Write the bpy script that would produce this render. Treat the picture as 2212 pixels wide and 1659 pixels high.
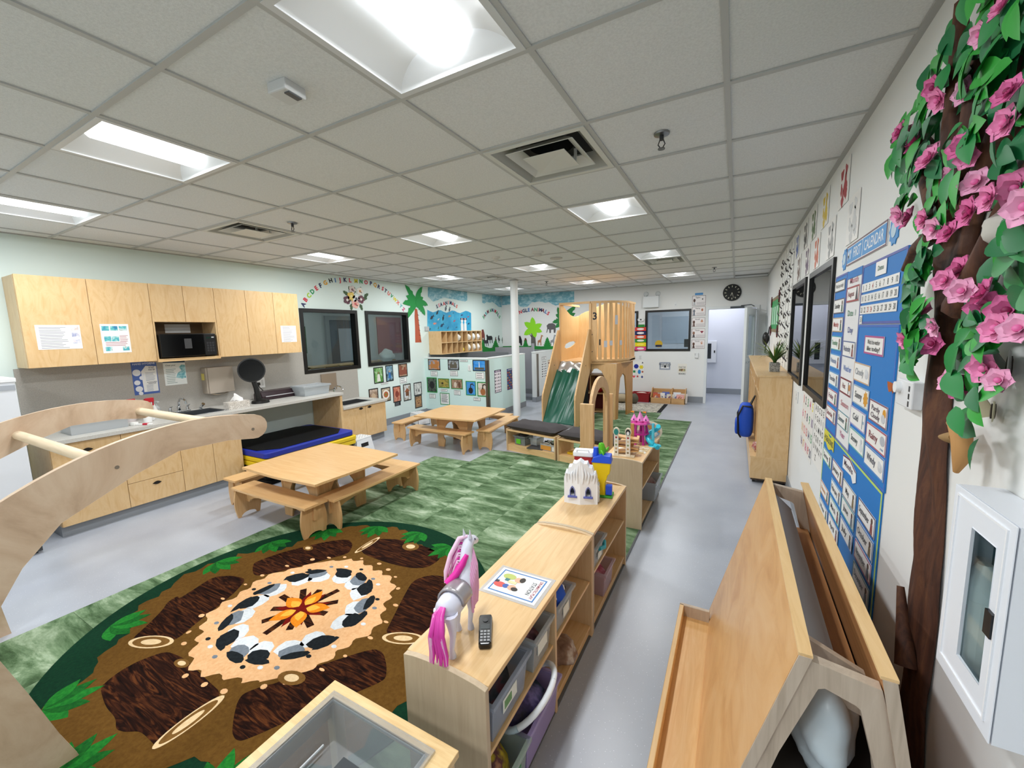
import bpy, bmesh, math, random
from mathutils import Vector, Matrix
from mathutils.geometry import tessellate_polygon
random.seed(7)
for o in list(bpy.data.objects): bpy.data.objects.remove(o)
SC = bpy.context.scene
COL = SC.collection
# ------------------------------------------------------------------ camera
IW, IH, FPX = 2212.0, 1659.0, 881.91
YAW, PITCH, ROLL = -.5016, .1269, .0261
CAMZ = 1.71
_f = Vector((math.sin(YAW)*math.cos(PITCH), math.cos(YAW)*math.cos(PITCH), -math.sin(PITCH)))
_r0 = Vector((math.cos(YAW), -math.sin(YAW), 0)); _d0 = _f.cross(_r0)
_r = math.cos(ROLL)*_r0 + math.sin(ROLL)*_d0
_d = -math.sin(ROLL)*_r0 + math.cos(ROLL)*_d0
cd = bpy.data.cameras.new('camera'); cd.sensor_fit = 'HORIZONTAL'; cd.sensor_width = 36
cd.lens = FPX/IW*36; cd.clip_start = .02; cd.clip_end = 60
cam = bpy.data.objects.new('camera', cd); COL.objects.link(cam)
cam.matrix_world = Matrix(((_r.x, -_d.x, -_f.x, 0), (_r.y, -_d.y, -_f.y, 0), (_r.z, -_d.z, -_f.z, CAMZ), (0, 0, 0, 1)))
SC.camera = cam
# ------------------------------------------------------------------ world, exposure
W = bpy.data.worlds.new('world'); SC.world = W; W.use_nodes = True
W.node_tree.nodes['Background'].inputs[0].default_value = (.75, .85, 1, 1)
W.node_tree.nodes['Background'].inputs[1].default_value = .3
vs = SC.view_settings
vs.view_transform = 'Standard'; vs.look = 'None'; vs.gamma = 1; vs.use_curve_mapping = False
vs.exposure = 0.45
LAMP = 2.0           # glow of the troffer lenses
WATT = 17.0          # lamp inside each troffer
# ------------------------------------------------------------------ room numbers (metres; camera stands over 0,0)
XL, XR, YF, YB, HC = -5.78, .535, 10.05, -2.2, 2.704
def ray(x, y):
    return _r*((x-IW/2)/FPX) + _d*((y-IH/2)/FPX) + _f
def fl(x, y, z=0):
    d = ray(x, y); t = (z-CAMZ)/d.z; return Vector((d.x*t, d.y*t, z))
class Fr:
    """a wall-like plane; u to the viewer's right, v up, n out of the wall"""
    def __init__(s, kind, off): s.k, s.o = kind, off
    def p(s, u, v, n=0):
        if s.k == 'L': return (s.o+n, u, v)
        if s.k == 'F': return (u, s.o-n, v)
        if s.k == 'R': return (s.o-n, -u, v)
        if s.k == 'Z': return (u, v, s.o+n)
    def px(s, x, y):
        d = ray(x, y)
        if s.k == 'F': t = s.o/d.y; return (d.x*t, CAMZ+d.z*t)
        if s.k == 'Z': t = (s.o-CAMZ)/d.z; return (d.x*t, d.y*t)
        t = s.o/d.x
        return (d.y*t, CAMZ+d.z*t) if s.k == 'L' else (-d.y*t, CAMZ+d.z*t)
WL, WF, WR, FLR = Fr('L', XL), Fr('F', YF), Fr('R', XR), Fr('Z', 0)
# ------------------------------------------------------------------ materials
MATS = {}
def rgb(h):
    h = h.lstrip('#'); c = [int(h[i:i+2], 16)/255 for i in (0, 2, 4)]
    return tuple(x/12.92 if x <= .04045 else ((x+.055)/1.055)**2.4 for x in c)+(1,)
def newmat(name):
    m = bpy.data.materials.new(name); m.use_nodes = True
    return m, m.node_tree.nodes, m.node_tree.links, m.node_tree.nodes['Principled BSDF']
def mat(h, rough=.5, metal=0, spec=.5, bump=0, bscale=200, coat=0, trans=0, alpha=1, name=None, sheen=0):
    key = ('m', h, rough, metal, spec, bump, bscale, coat, trans, alpha)
    if key in MATS: return MATS[key]
    m, N, L, b = newmat(name or 'plain_'+h.lstrip('#'))
    b.inputs['Base Color'].default_value = rgb(h); b.inputs['Roughness'].default_value = rough
    b.inputs['Metallic'].default_value = metal; b.inputs['Specular IOR Level'].default_value = spec
    b.inputs['Coat Weight'].default_value = coat; b.inputs['Transmission Weight'].default_value = trans
    b.inputs['Alpha'].default_value = alpha
    if bump:
        t = N.new('ShaderNodeTexCoord'); n = N.new('ShaderNodeTexNoise'); n.inputs['Scale'].default_value = bscale
        n.inputs['Detail'].default_value = 3
        bp = N.new('ShaderNodeBump'); bp.inputs['Strength'].default_value = bump; bp.inputs['Distance'].default_value = .002
        L.new(t.outputs['Object'], n.inputs['Vector']); L.new(n.outputs['Fac'], bp.inputs['Height']); L.new(bp.outputs['Normal'], b.inputs['Normal'])
    MATS[key] = m; return m
def ramp(N, stops):
    r = N.new('ShaderNodeValToRGB'); e = r.color_ramp.elements
    while len(e) > 1: e.remove(e[0])
    e[0].position = stops[0][0]; e[0].color = rgb(stops[0][1])
    for p, c in stops[1:]:
        x = e.new(p); x.color = rgb(c)
    return r
def noise_mat(name, stops, scale=5, stretch=(1, 1, 1), detail=4, rough=.6, dist=0, coord='Object', bump=0, bscale=300, tone=0, spec=.5):
    if name in MATS: return MATS[name]
    m, N, L, b = newmat(name)
    t = N.new('ShaderNodeTexCoord'); mp = N.new('ShaderNodeMapping'); mp.inputs['Scale'].default_value = stretch
    n = N.new('ShaderNodeTexNoise'); n.inputs['Scale'].default_value = scale; n.inputs['Detail'].default_value = detail
    n.inputs['Distortion'].default_value = dist; n.inputs['Roughness'].default_value = .6
    oi = N.new('ShaderNodeObjectInfo'); va = N.new('ShaderNodeVectorMath'); va.operation = 'ADD'
    vm = N.new('ShaderNodeVectorMath'); vm.operation = 'SCALE'; vm.inputs[0].default_value = (37, 19, 53)
    L.new(oi.outputs['Random'], vm.inputs['Scale']); L.new(t.outputs[coord], mp.inputs['Vector'])
    L.new(mp.outputs['Vector'], va.inputs[0]); L.new(vm.outputs['Vector'], va.inputs[1]); L.new(va.outputs['Vector'], n.inputs['Vector'])
    r = ramp(N, stops); L.new(n.outputs['Fac'], r.inputs['Fac'])
    col = r.outputs['Color']
    if tone:
        hs = N.new('ShaderNodeHueSaturation'); mr = N.new('ShaderNodeMapRange')
        mr.inputs['To Min'].default_value = 1-tone; mr.inputs['To Max'].default_value = 1+tone
        L.new(oi.outputs['Random'], mr.inputs['Value']); L.new(mr.outputs['Result'], hs.inputs['Value'])
        L.new(col, hs.inputs['Color']); col = hs.outputs['Color']
    L.new(col, b.inputs['Base Color']); b.inputs['Roughness'].default_value = rough; b.inputs['Specular IOR Level'].default_value = spec
    if bump:
        n2 = N.new('ShaderNodeTexNoise'); n2.inputs['Scale'].default_value = bscale
        bp = N.new('ShaderNodeBump'); bp.inputs['Strength'].default_value = bump; bp.inputs['Distance'].default_value = .004
        L.new(t.outputs['Object'], n2.inputs['Vector']); L.new(n2.outputs['Fac'], bp.inputs['Height']); L.new(bp.outputs['Normal'], b.inputs['Normal'])
    MATS[name] = m; return m
def wood(axis='y', a='#d2a873', b='#dfba86', c='#e8c897', rough=.38, key='maple'):
    st = {'x': (.7, 9, 9), 'y': (9, .7, 9), 'z': (9, 9, .7)}[axis]
    return noise_mat('wood_%s_%s' % (key, axis), [(.2, a), (.5, b), (.8, c)], 3.2, st, 5, rough, 1.6, tone=.03)
def ply(axis='z'): return wood(axis, '#b18d6d', '#cdb094', '#d9c1a6', .5, 'ply')
def birch(axis='z'):
    st = {'x': (1.1, 4, 4), 'y': (4, 1.1, 4), 'z': (4, 4, 1.1)}[axis]
    return noise_mat('birch_cabinet_'+axis, [(.2, '#cda26b'), (.45, '#dab684'), (.6, '#dfbe8e'), (.8, '#d3ab76')], 2.6, st, 6, .35, 3.0, tone=.02)
def glassy(name, tint='#ffffff', refl=1.0, rough=.02, ior=1.5, base=0.0):
    if name in MATS: return MATS[name]
    m, N, L, b = newmat(name); N.remove(b)
    tr = N.new('ShaderNodeBsdfTransparent'); tr.inputs['Color'].default_value = rgb(tint)
    gl = N.new('ShaderNodeBsdfGlossy'); gl.inputs['Roughness'].default_value = rough
    fr = N.new('ShaderNodeLayerWeight'); fr.inputs['Blend'].default_value = .5
    pw = N.new('ShaderNodeMath'); pw.operation = 'POWER'; pw.inputs[1].default_value = 4.5; L.new(fr.outputs['Facing'], pw.inputs[0])
    ma = N.new('ShaderNodeMath'); ma.operation = 'MULTIPLY_ADD'; ma.inputs[1].default_value = .95*refl; ma.inputs[2].default_value = .035*refl+base; ma.use_clamp = True
    mx = N.new('ShaderNodeMixShader'); L.new(pw.outputs[0], ma.inputs[0]); L.new(ma.outputs[0], mx.inputs['Fac'])
    L.new(tr.outputs[0], mx.inputs[1]); L.new(gl.outputs[0], mx.inputs[2])
    L.new(mx.outputs[0], N['Material Output'].inputs['Surface'])
    MATS[name] = m; return m
def milky(name, h, fac=.35, rough=.25):
    """clear-ish moulded plastic: part see-through, part milky"""
    if name in MATS: return MATS[name]
    m, N, L, b = newmat(name)
    b.inputs['Base Color'].default_value = rgb(h); b.inputs['Roughness'].default_value = rough
    tr = N.new('ShaderNodeBsdfTransparent'); tr.inputs['Color'].default_value = (.93, .94, .95, 1)
    mx = N.new('ShaderNodeMixShader'); mx.inputs['Fac'].default_value = fac
    L.new(tr.outputs[0], mx.inputs[1]); L.new(b.outputs[0], mx.inputs[2]); L.new(mx.outputs[0], N['Material Output'].inputs['Surface'])
    MATS[name] = m; return m
def emit(name, h, s):
    m, N, L, b = newmat(name)
    b.inputs['Base Color'].default_value = rgb(h); b.inputs['Emission Color'].default_value = rgb(h); b.inputs['Emission Strength'].default_value = s
    return m
# ------------------------------------------------------------------ mesh builder
class MB:
    def __init__(s): s.v = []; s.f = []
    def add(s, vs, fs):
        n = len(s.v); s.v += [tuple(v) for v in vs]; s.f += [tuple(i+n for i in f) for f in fs]; return s
    def box(s, x0, y0, z0, x1, y1, z1):
        x0, x1 = sorted((x0, x1)); y0, y1 = sorted((y0, y1)); z0, z1 = sorted((z0, z1))
        return s.add([(x0, y0, z0), (x1, y0, z0), (x1, y1, z0), (x0, y1, z0), (x0, y0, z1), (x1, y0, z1), (x1, y1, z1), (x0, y1, z1)],
                     [(0, 3, 2, 1), (4, 5, 6, 7), (0, 1, 5, 4), (1, 2, 6, 5), (2, 3, 7, 6), (3, 0, 4, 7)])
    def prism(s, poly, fn, a, b, holes=()):
        """poly (u,v) list; fn(u,v,n)->xyz; extruded from n=a to n=b, holes cut through"""
        loops = [list(poly)]+[list(h) for h in holes]
        flat = [p for l in loops for p in l]
        tris = tessellate_polygon([[Vector((p[0], p[1], 0)) for p in l] for l in loops])
        n = len(flat)
        vs = [fn(p[0], p[1], a) for p in flat]+[fn(p[0], p[1], b) for p in flat]
        fs = []
        def area(t): (ax, ay), (bx, by), (cx, cy) = [flat[i][:2] for i in t]; return (bx-ax)*(cy-ay)-(cx-ax)*(by-ay)
        for t in tris:
            if abs(area(t)) < 1e-12: continue
            t = tuple(t) if area(t) > 0 else tuple(reversed(t))
            fs.append(tuple(i+n for i in t)); fs.append(tuple(reversed(t)))
        k = 0
        for l in loops:
            m = len(l)
            for i in range(m): fs.append((k+i, k+(i+1) % m, n+k+(i+1) % m, n+k+i))
            k += m
        return s.add(vs, fs)
    def cyl(s, p0, p1, r0, r1=None, n=16, caps=True):
        r1 = r0 if r1 is None else r1
        p0, p1 = Vector(p0), Vector(p1); d = (p1-p0).normalized()
        a = d.orthogonal().normalized(); b = d.cross(a)
        vs = []
        for p, r in ((p0, r0), (p1, r1)):
            for i in range(n):
                t = 2*math.pi*i/n; vs.append(p+a*(r*math.cos(t))+b*(r*math.sin(t)))
        fs = [(i, (i+1) % n, n+(i+1) % n, n+i) for i in range(n)]
        if caps: fs += [tuple(reversed(range(n))), tuple(range(n, 2*n))]
        return s.add(vs, fs)
    def tube(s, pts, r, n=8, closed=False):
        pts = [Vector(p) for p in pts]; m = len(pts); rs = r if isinstance(r, (list, tuple)) else [r]*m
        vs = []; up = None
        for i, p in enumerate(pts):
            d = (pts[(i+1) % m]-pts[i-1]) if closed else (pts[min(i+1, m-1)]-pts[max(i-1, 0)])
            d = d.normalized() if d.length > 1e-9 else Vector((0, 0, 1))
            if up is None: up = d.orthogonal().normalized()
            up = (up-d*up.dot(d)); up = up.normalized() if up.length > 1e-6 else d.orthogonal().normalized()
            b = d.cross(up)
            for k in range(n):
                t = 2*math.pi*k/n; vs.append(p+up*(rs[i]*math.cos(t))+b*(rs[i]*math.sin(t)))
        fs = []
        for i in range(m if closed else m-1):
            j = (i+1) % m
            for k in range(n): fs.append((i*n+k, i*n+(k+1) % n, j*n+(k+1) % n, j*n+k))
        if not closed: fs += [tuple(reversed(range(n))), tuple(range((m-1)*n, m*n))]
        return s.add(vs, fs)
    def lathe(s, prof, c=(0, 0, 0), n=20, ax='z', ang=2*math.pi):
        vs = []; fs = []; full = ang > 6.28; m = len(prof); k = n if full else n+1
        for i in range(k):
            t = ang*i/n
            for r, h in prof:
                a, b = r*math.cos(t), r*math.sin(t)
                p = {'z': (a, b, h), 'x': (h, a, b), 'y': (b, h, a)}[ax]
                vs.append((c[0]+p[0], c[1]+p[1], c[2]+p[2]))
        for i in range(n):
            j = (i+1) % k
            for q in range(m-1):
                f = (i*m+q, j*m+q, j*m+q+1, i*m+q+1)
                if prof[q][0] < 1e-7: f = (i*m+q, j*m+q+1, i*m+q+1)
                elif prof[q+1][0] < 1e-7: f = (i*m+q, j*m+q, i*m+q+1)
                fs.append(f)
        return s.add(vs, fs)
    def ball(s, c, rx, ry=None, rz=None, n=12, m=8):
        ry = rx if ry is None else ry; rz = rx if rz is None else rz
        vs = [(c[0], c[1], c[2]-rz)]
        for i in range(1, m):
            a = -math.pi/2+math.pi*i/m
            for k in range(n):
                t = 2*math.pi*k/n; vs.append((c[0]+rx*math.cos(a)*math.cos(t), c[1]+ry*math.cos(a)*math.sin(t), c[2]+rz*math.sin(a)))
        vs.append((c[0], c[1], c[2]+rz)); fs = []
        for k in range(n):
            fs.append((0, 1+(k+1) % n, 1+k)); fs.append((len(vs)-1, 1+(m-2)*n+k, 1+(m-2)*n+(k+1) % n))
            for i in range(m-2): a = 1+i*n; fs.append((a+k, a+(k+1) % n, a+n+(k+1) % n, a+n+k))
        return s.add(vs, fs)
    def grid(s, fn, nu, nv):
        vs = [fn(i/nu, j/nv) for j in range(nv+1) for i in range(nu+1)]
        return s.add(vs, [(j*(nu+1)+i, j*(nu+1)+i+1, (j+1)*(nu+1)+i+1, (j+1)*(nu+1)+i) for j in range(nv) for i in range(nu)])
    def xf(s, M):
        s.v = [tuple(M @ Vector(v)) for v in s.v]; return s
    def join(s, o): return s.add(o.v, o.f)
FRAME = {}
USED = []
def setp(o, label=None, cat=None, group=None, kind=None):
    if label: o['label'] = label
    if cat: o['category'] = cat
    if group: o['group'] = group
    if kind: o['kind'] = kind
def thing(name, label, cat, loc=(0, 0, 0), rz=0, group=None, world=False, kind=None):
    """Empty at the base of a thing. world=True: its parts are built in world coordinates"""
    o = bpy.data.objects.new(name, None); COL.objects.link(o); o.empty_display_size = .05
    o.location = loc; o.rotation_euler = (0, 0, rz); setp(o, label, cat, group, kind)
    FRAME[o.name] = Vector(loc) if world else Vector((0, 0, 0)); return o
def ob(name, mb, m, parent=None, label=None, cat=None, group=None, kind=None, bevel=0, smooth=0, mod=None, loc=None, base=True, solid=0, sub=0):
    vs = mb.v
    lo = [min(v[i] for v in vs) for i in range(3)]; hi = [max(v[i] for v in vs) for i in range(3)]
    c = Vector(((lo[0]+hi[0])/2, (lo[1]+hi[1])/2, lo[2] if (parent is None and base) else (lo[2]+hi[2])/2))
    me = bpy.data.meshes.new(name)
    me.from_pydata([(v[0]-c.x, v[1]-c.y, v[2]-c.z) for v in vs], [], mb.f)
    if bevel:
        bm = bmesh.new(); bm.from_mesh(me)
        bmesh.ops.remove_doubles(bm, verts=bm.verts, dist=1e-5)
        ed = [e for e in bm.edges if len(e.link_faces) == 2 and e.calc_face_angle(0) > .6]
        try: bmesh.ops.bevel(bm, geom=ed, offset=bevel, segments=2, profile=.5, affect='EDGES', clamp_overlap=True)
        except Exception: pass
        bm.to_mesh(me); bm.free()
    bm = bmesh.new(); bm.from_mesh(me); bmesh.ops.recalc_face_normals(bm, faces=bm.faces); bm.to_mesh(me); bm.free()
    if smooth:
        me.polygons.foreach_set('use_smooth', [True]*len(me.polygons)); me.set_sharp_from_angle(angle=smooth)
    me.materials.append(m)
    o = bpy.data.objects.new(name, me); COL.objects.link(o)
    if parent is not None:
        o.parent = parent; o.location = c-FRAME[parent.name]; FRAME[o.name] = c
    else:
        o.location = c; FRAME[o.name] = c
    if sub:
        md = o.modifiers.new('subdivision', 'SUBSURF'); md.levels = sub; md.render_levels = sub
    if solid:
        md = o.modifiers.new('thickness', 'SOLIDIFY'); md.thickness = solid; md.offset = 0
    setp(o, label, cat, group, kind); return o
def copy_tree(o, parent=None, loc=None, rz=None, label=None, group=None):
    c = o.copy(); COL.objects.link(c); c.parent = parent
    FRAME[c.name] = FRAME.get(o.name, Vector((0, 0, 0)))
    if loc is not None: c.location = loc
    if rz is not None: c.rotation_euler = (0, 0, rz)
    if label: c['label'] = label
    if group: c['group'] = group
    for ch in list(o.children): copy_tree(ch, c)
    return c
_TX = {}
def glyphs(txt, bold=.0):
    """(verts, faces, width) of a line of text, cap height about .7, starting at x=0"""
    k = (txt, bold)
    if k in _TX: return _TX[k]
    cu = bpy.data.curves.new('t', 'FONT'); cu.body = txt; cu.size = 1; cu.offset = bold; cu.resolution_u = 2
    o = bpy.data.objects.new('t', cu); me = bpy.data.meshes.new_from_object(o)
    vs = [(v.co.x, v.co.y) for v in me.vertices]; fs = [tuple(p.vertices) for p in me.polygons]
    bpy.data.objects.remove(o); bpy.data.curves.remove(cu); bpy.data.meshes.remove(me)
    w = max([v[0] for v in vs] or [0]); _TX[k] = (vs, fs, w); return _TX[k]
def text(mb, fr, txt, u, v, h, n, width=None, align='c', bold=.01, rot=0, t=.0006):
    """text on a plane: cap height h, anchored at (u,v) on its baseline"""
    vs, fs, w = glyphs(txt, bold)
    if not vs: return mb
    sy = h/.70; sx = sy if width is None else width/max(w, .01)
    ox = {'c': -w/2, 'l': 0, 'r': -w}[align]; c, s_ = math.cos(rot), math.sin(rot)
    out = []
    for x, y in vs:
        a, b = (x+ox)*sx, y*sy; out.append(fr.p(u+a*c-b*s_, v+a*s_+b*c, n))
    return mb.add(out, fs)
def rect(u0, v0, u1, v1): return [(min(u0, u1), min(v0, v1)), (max(u0, u1), min(v0, v1)), (max(u0, u1), max(v0, v1)), (min(u0, u1), max(v0, v1))]
def ell(u, v, ru, rv=None, n=20, a0=0): 
    rv = ru if rv is None else rv
    return [(u+ru*math.cos(a0+2*math.pi*i/n), v+rv*math.sin(a0+2*math.pi*i/n)) for i in range(n)]
def pbox(fr, x0, y0, x1, y1):
    """u0,v0,u1,v1 of the rectangle whose opposite corners are pixels"""
    a = fr.px(x0, y0); b = fr.px(x1, y1); return min(a[0], b[0]), min(a[1], b[1]), max(a[0], b[0]), max(a[1], b[1])
def pq(fr, *pts):
    """average an (almost) upright rectangle out of its four pixel corners TL TR BR BL"""
    q = [fr.px(*p) for p in pts]
    return ((q[0][0]+q[3][0])/2, (q[2][1]+q[3][1])/2, (q[1][0]+q[2][0])/2, (q[0][1]+q[1][1])/2)
def frame4(mb, fr, r, w, a, b):
    u0, v0, u1, v1 = r
    return mb.prism(rect(u0, v0, u1, v1), fr.p, a, b, holes=[rect(u0+w, v0+w, u1-w, v1-w)])
# ================================================================== the setting
M_WHITE = mat('#e6e7e6', .6, bump=.05, bscale=400)
M_MINT = mat('#dcebe7', .6, bump=.05, bscale=400)
M_GREYB = mat('#8d9298', .5)
M_BLACK = mat('#0b0b0c', .35)
M_PAPER = mat('#f1f1ef', .5)
def floor_mat():
    m, N, L, b = newmat('speckled_vinyl')
    t = N.new('ShaderNodeTexCoord'); n = N.new('ShaderNodeTexNoise'); n.inputs['Scale'].default_value = 2.0; n.inputs['Detail'].default_value = 5
    r = ramp(N, [(.3, '#a3a8b3'), (.7, '#b1b6bf')]); v = N.new('ShaderNodeTexVoronoi'); v.inputs['Scale'].default_value = 70
    c = N.new('ShaderNodeValToRGB'); c.color_ramp.elements[0].color = (1, 1, 1, 1); c.color_ramp.elements[0].position = .08
    c.color_ramp.elements[1].color = (0, 0, 0, 1); c.color_ramp.elements[1].position = .12
    mx = N.new('ShaderNodeMix'); mx.data_type = 'RGBA'; mx.inputs[7].default_value = rgb('#dfe3e8')
    L.new(t.outputs['Object'], n.inputs['Vector']); L.new(t.outputs['Object'], v.inputs['Vector']); L.new(n.outputs['Fac'], r.inputs['Fac'])
    L.new(v.outputs['Distance'], c.inputs['Fac']); L.new(c.outputs['Color'], mx.inputs[0]); L.new(r.outputs['Color'], mx.inputs[6])
    L.new(mx.outputs[2], b.inputs['Base Color']); b.inputs['Roughness'].default_value = .32
    return m
HALLY = 11.62
ob('floor', MB().box(XL-3.2, YB-.15, -.08, XR+2.2, HALLY+.2, 0), floor_mat(), kind='structure', base=False)
# walls with openings
WIN = {1: (3.95, 1.16, 5.0, 2.135), 2: (5.2, 1.17, 6.255, 2.135)}
ob('wall_left', MB().prism(rect(YB-.12, 0, YF+.12, HC+.12), WL.p, -.12, 0, holes=[rect(*WIN[1]), rect(*WIN[2])]), M_MINT, kind='structure')
DOOR = (-.545, 0, .36, 2.085)
WIN3 = (-1.875, 1.19, -.905, 2.11); WIN4 = (-3.0, 1.19, -2.06, 2.11)
poly = [(XL, 0), (DOOR[0], 0), (DOOR[0], DOOR[3]), (DOOR[2], DOOR[3]), (DOOR[2], 0), (XR+.12, 0), (XR+.12, HC+.12), (XL, HC+.12)]
ob('wall_far', MB().prism(poly, WF.p, -.12, 0, holes=[rect(*WIN3), rect(*WIN4)]), M_WHITE, kind='structure')
WIN5 = (-4.22, 1.17, -3.285, 2.11); WIN6 = (-5.4, 1.17, -4.47, 2.11)
ob('wall_right', MB().prism(rect(-YF-.12, 0, -YB+.12, HC+.12), WR.p, -.12, 0, holes=[rect(*WIN5), rect(*WIN6)]), M_WHITE, kind='structure')
ob('wall_back', MB().box(XL-.12, YB-.12, 0, XR+.12, YB, HC+.12), M_WHITE, kind='structure')
# baseboards
BB = M_GREYB
ob('baseboard_left', MB().box(XL, 4.92, 0, XL+.012, 6.7, .13), BB, kind='structure')
ob('baseboard_far', MB().box(-4.2, YF-.012, 0, DOOR[0]-.05, YF, .14), BB, kind='structure')
ob('baseboard_right', MB().box(XR-.012, YB, 0, XR, YF-.05, .13), BB, kind='structure')
# windows
M_GLASS = glassy('window_glass', '#dfe6e6', .9, .01)
M_GLASSR = glassy('window_glass_dark', '#8f979a', .9, .01, 1.5, .03)
def window(name, fr, r, glass, w=.055, pn=-.06, deep=.10):
    t = thing(name, None, None, fr.p((r[0]+r[2])/2, r[1], 0), world=True, kind='structure')
    mb = MB(); frame4(mb, fr, (r[0]-.012, r[1]-.012, r[2]+.012, r[3]+.012), w, -deep, .018)
    ob('window_frame', mb, M_BLACK, t, bevel=.002)
    ob('pane', MB().prism(rect(r[0]+w-.02, r[1]+w-.02, r[2]-w+.02, r[3]-w+.02), fr.p, pn-.006, pn), glass, t)
    return t
window('window_1', WL, WIN[1], M_GLASS); window('window_2', WL, WIN[2], M_GLASS)
window('window_3', WF, WIN3, M_GLASS, .045); window('window_4', WF, WIN4, M_GLASS, .045)
window('window_5', WR, WIN5, M_GLASSR, .045, .004); window('window_6', WR, WIN6, M_GLASSR, .045, .004)
# door frame and open leaf
t = thing('door_1', None, None, (0, YF, 0), world=True, kind='structure')
u0, _, u1, v1 = DOOR
mb = MB().prism([(u0-.055, 0), (u0, 0), (u0, v1), (u1, v1), (u1, 0), (u1+.055, 0), (u1+.055, v1+.055), (u0-.055, v1+.055)], WF.p, -.13, .025)
ob('door_frame', mb, mat('#dfe3e4', .4), t, bevel=.003)
HG = Vector((.335, YF-.03, 0)); DA = math.radians(-78)
def leaf(a, z, n):      # along the leaf, up, thickness
    c, s = math.cos(math.pi+DA*-1), math.sin(math.pi+DA*-1)
    return (HG.x+a*c-n*s, HG.y+a*s+n*c, z)
mb = MB().prism(rect(0, .01, .88, 2.06), leaf, -.022, .022, holes=[rect(.15, 1.1, .72, 1.92)])
lf = ob('door_leaf', mb, mat('#e3e8ea', .4), t)
ob('door_pane', MB().prism(rect(.14, 1.09, .73, 1.93), leaf, -.004, .004), M_GLASS, lf)
mb = MB(); frame4(mb, Fr('F', 0), (.13, 1.08, .74, 1.94), .02, -.026, .026); mb2 = MB()
mb2.prism(rect(.13, 1.08, .74, 1.94), leaf, -.026, .026, holes=[rect(.16, 1.11, .71, 1.91)])
ob('door_lite_frame', mb2, mat('#cfd6d9', .4), lf)
mb = MB().cyl(leaf(.8, 1.0, .03), leaf(.8, 1.0, .06), .012).tube([leaf(.8, 1.0, .06), leaf(.69, 1.0, .06)], .009)
ob('door_handle', mb, mat('#9aa0a4', .25, 1), lf, smooth=.7)
mb = MB().box(u0+.42, YF-.075, 2.085, u0+.68, YF-.03, 2.125).tube([(u0+.62, YF-.06, 2.135), (u0+.8, YF-.28, 2.135), leaf(.12, 2.11, 0)], .009, 6)
ob('door_closer', mb, mat('#50555a', .35, .8), t)
# hallway behind the far wall
ob('wall_hall', MB().box(XL-.1, HALLY, 0, XR+2.1, HALLY+.12, HC), mat('#dcdfe8', .55), kind='structure')
ob('wall_hall_end', MB().box(XR+2.0, YF+.12, 0, XR+2.12, HALLY, HC), M_WHITE, kind='structure')
ob('wall_hall_return', MB().box(XL-.12, YF+.12, 0, XL, HALLY, HC), M_WHITE, kind='structure')
ob('baseboard_hall', MB().box(XL, HALLY-.012, 0, XR+2.0, HALLY, .14), BB, kind='structure')
ob('ceiling_hall', MB().box(XL-.12, YF+.12, HC-.1, XR+2.12, HALLY+.12, HC), M_WHITE, kind='structure', base=False)
# ---------------------------------------------------------------- ceiling: tiles in a T-bar grid
TS = .61
def gx(i): return i*TS-.6811
def gy(j): return j*TS+1.438
ceil = ob('ceiling', MB().box(XL-.12, YB-.12, HC+.2, XR+.12, YF+.12, HC+.3), mat('#7a7a78', .9), kind='structure', base=False)
def tile_mat():
    return noise_mat('mineral_tile', [(.3, '#d6d8d8'), (.55, '#e0e2e2'), (.7, '#e5e7e7')], 120, (1, 1, 1), 4, .9, 0, bump=.25, bscale=260, spec=.15)
LIGHTS = [(i, j) for j in (-5, -1, 3, 7, 11) for i in (-1, -4, -7)]
VENTS = [(-1, 1), (-6, 1), (-6, 8), (-1, 8)]
mt = tile_mat(); tiles = {}
G = .012
for i in range(-10, 2):
    for j in range(-6, 15):
        if (i, j) in LIGHTS or (i, j) in VENTS or (i, j) == (1, 13): continue
        x0, x1 = max(gx(i), XL), min(gx(i+1), XR); y0, y1 = max(gy(j), YB), min(gy(j+1), YF)
        if x1-x0 < .03 or y1-y0 < .03: continue
        k = (round(x1-x0, 3), round(y1-y0, 3))
        if k not in tiles:
            tiles[k] = ob('ceiling_tile', MB().box(x0+G/2, y0+G/2, HC+.006, x1-G/2, y1-G/2, HC+.02), mt, ceil)
        else:
            c = tiles[k].copy(); COL.objects.link(c); c.location = Vector(((x0+x1)/2, (y0+y1)/2, HC+.013))-FRAME[ceil.name]
mb = MB()
for i in range(-10, 3):
    if XL < gx(i) < XR: mb.box(gx(i)-.012, YB, HC-.001, gx(i)+.012, YF, HC+.006).box(gx(i)-.003, YB, HC+.005, gx(i)+.003, YF, HC+.04)
tb = ob('grid_runner', mb, mat('#b9bab8', .5), ceil)
mb = MB()
for j in range(-6, 15):
    if YB < gy(j) < YF: mb.box(XL, gy(j)-.012, HC-.0015, XR, gy(j)+.012, HC+.0055).box(XL, gy(j)-.003, HC+.005, XR, gy(j)+.003, HC+.04)
ob('grid_cross_tee', mb, mat('#b9bab8', .5), ceil)
mb = MB().box(XR-.025, YB, HC-.002, XR, YF, HC+.006).box(XL, YB, HC-.002, XL+.025, YF, HC+.006).box(XL, YF-.025, HC-.002, XR, YF, HC+.006)
ob('wall_angle', mb, mat('#a9aaa8', .5), ceil)
# dark slot in the far right corner
ob('slot_grille', MB().box(gx(1)+.02, gy(13)+.03, HC+.004, XR-.03, gy(13)+.26, HC+.012), mat('#6d6e6c', .7), ceil)
ob('ceiling_tile_strip', MB().box(gx(1)+.012, gy(13)+.27, HC+.006, XR-.02, gy(14)-.01, HC+.02), mt, ceil)
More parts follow.
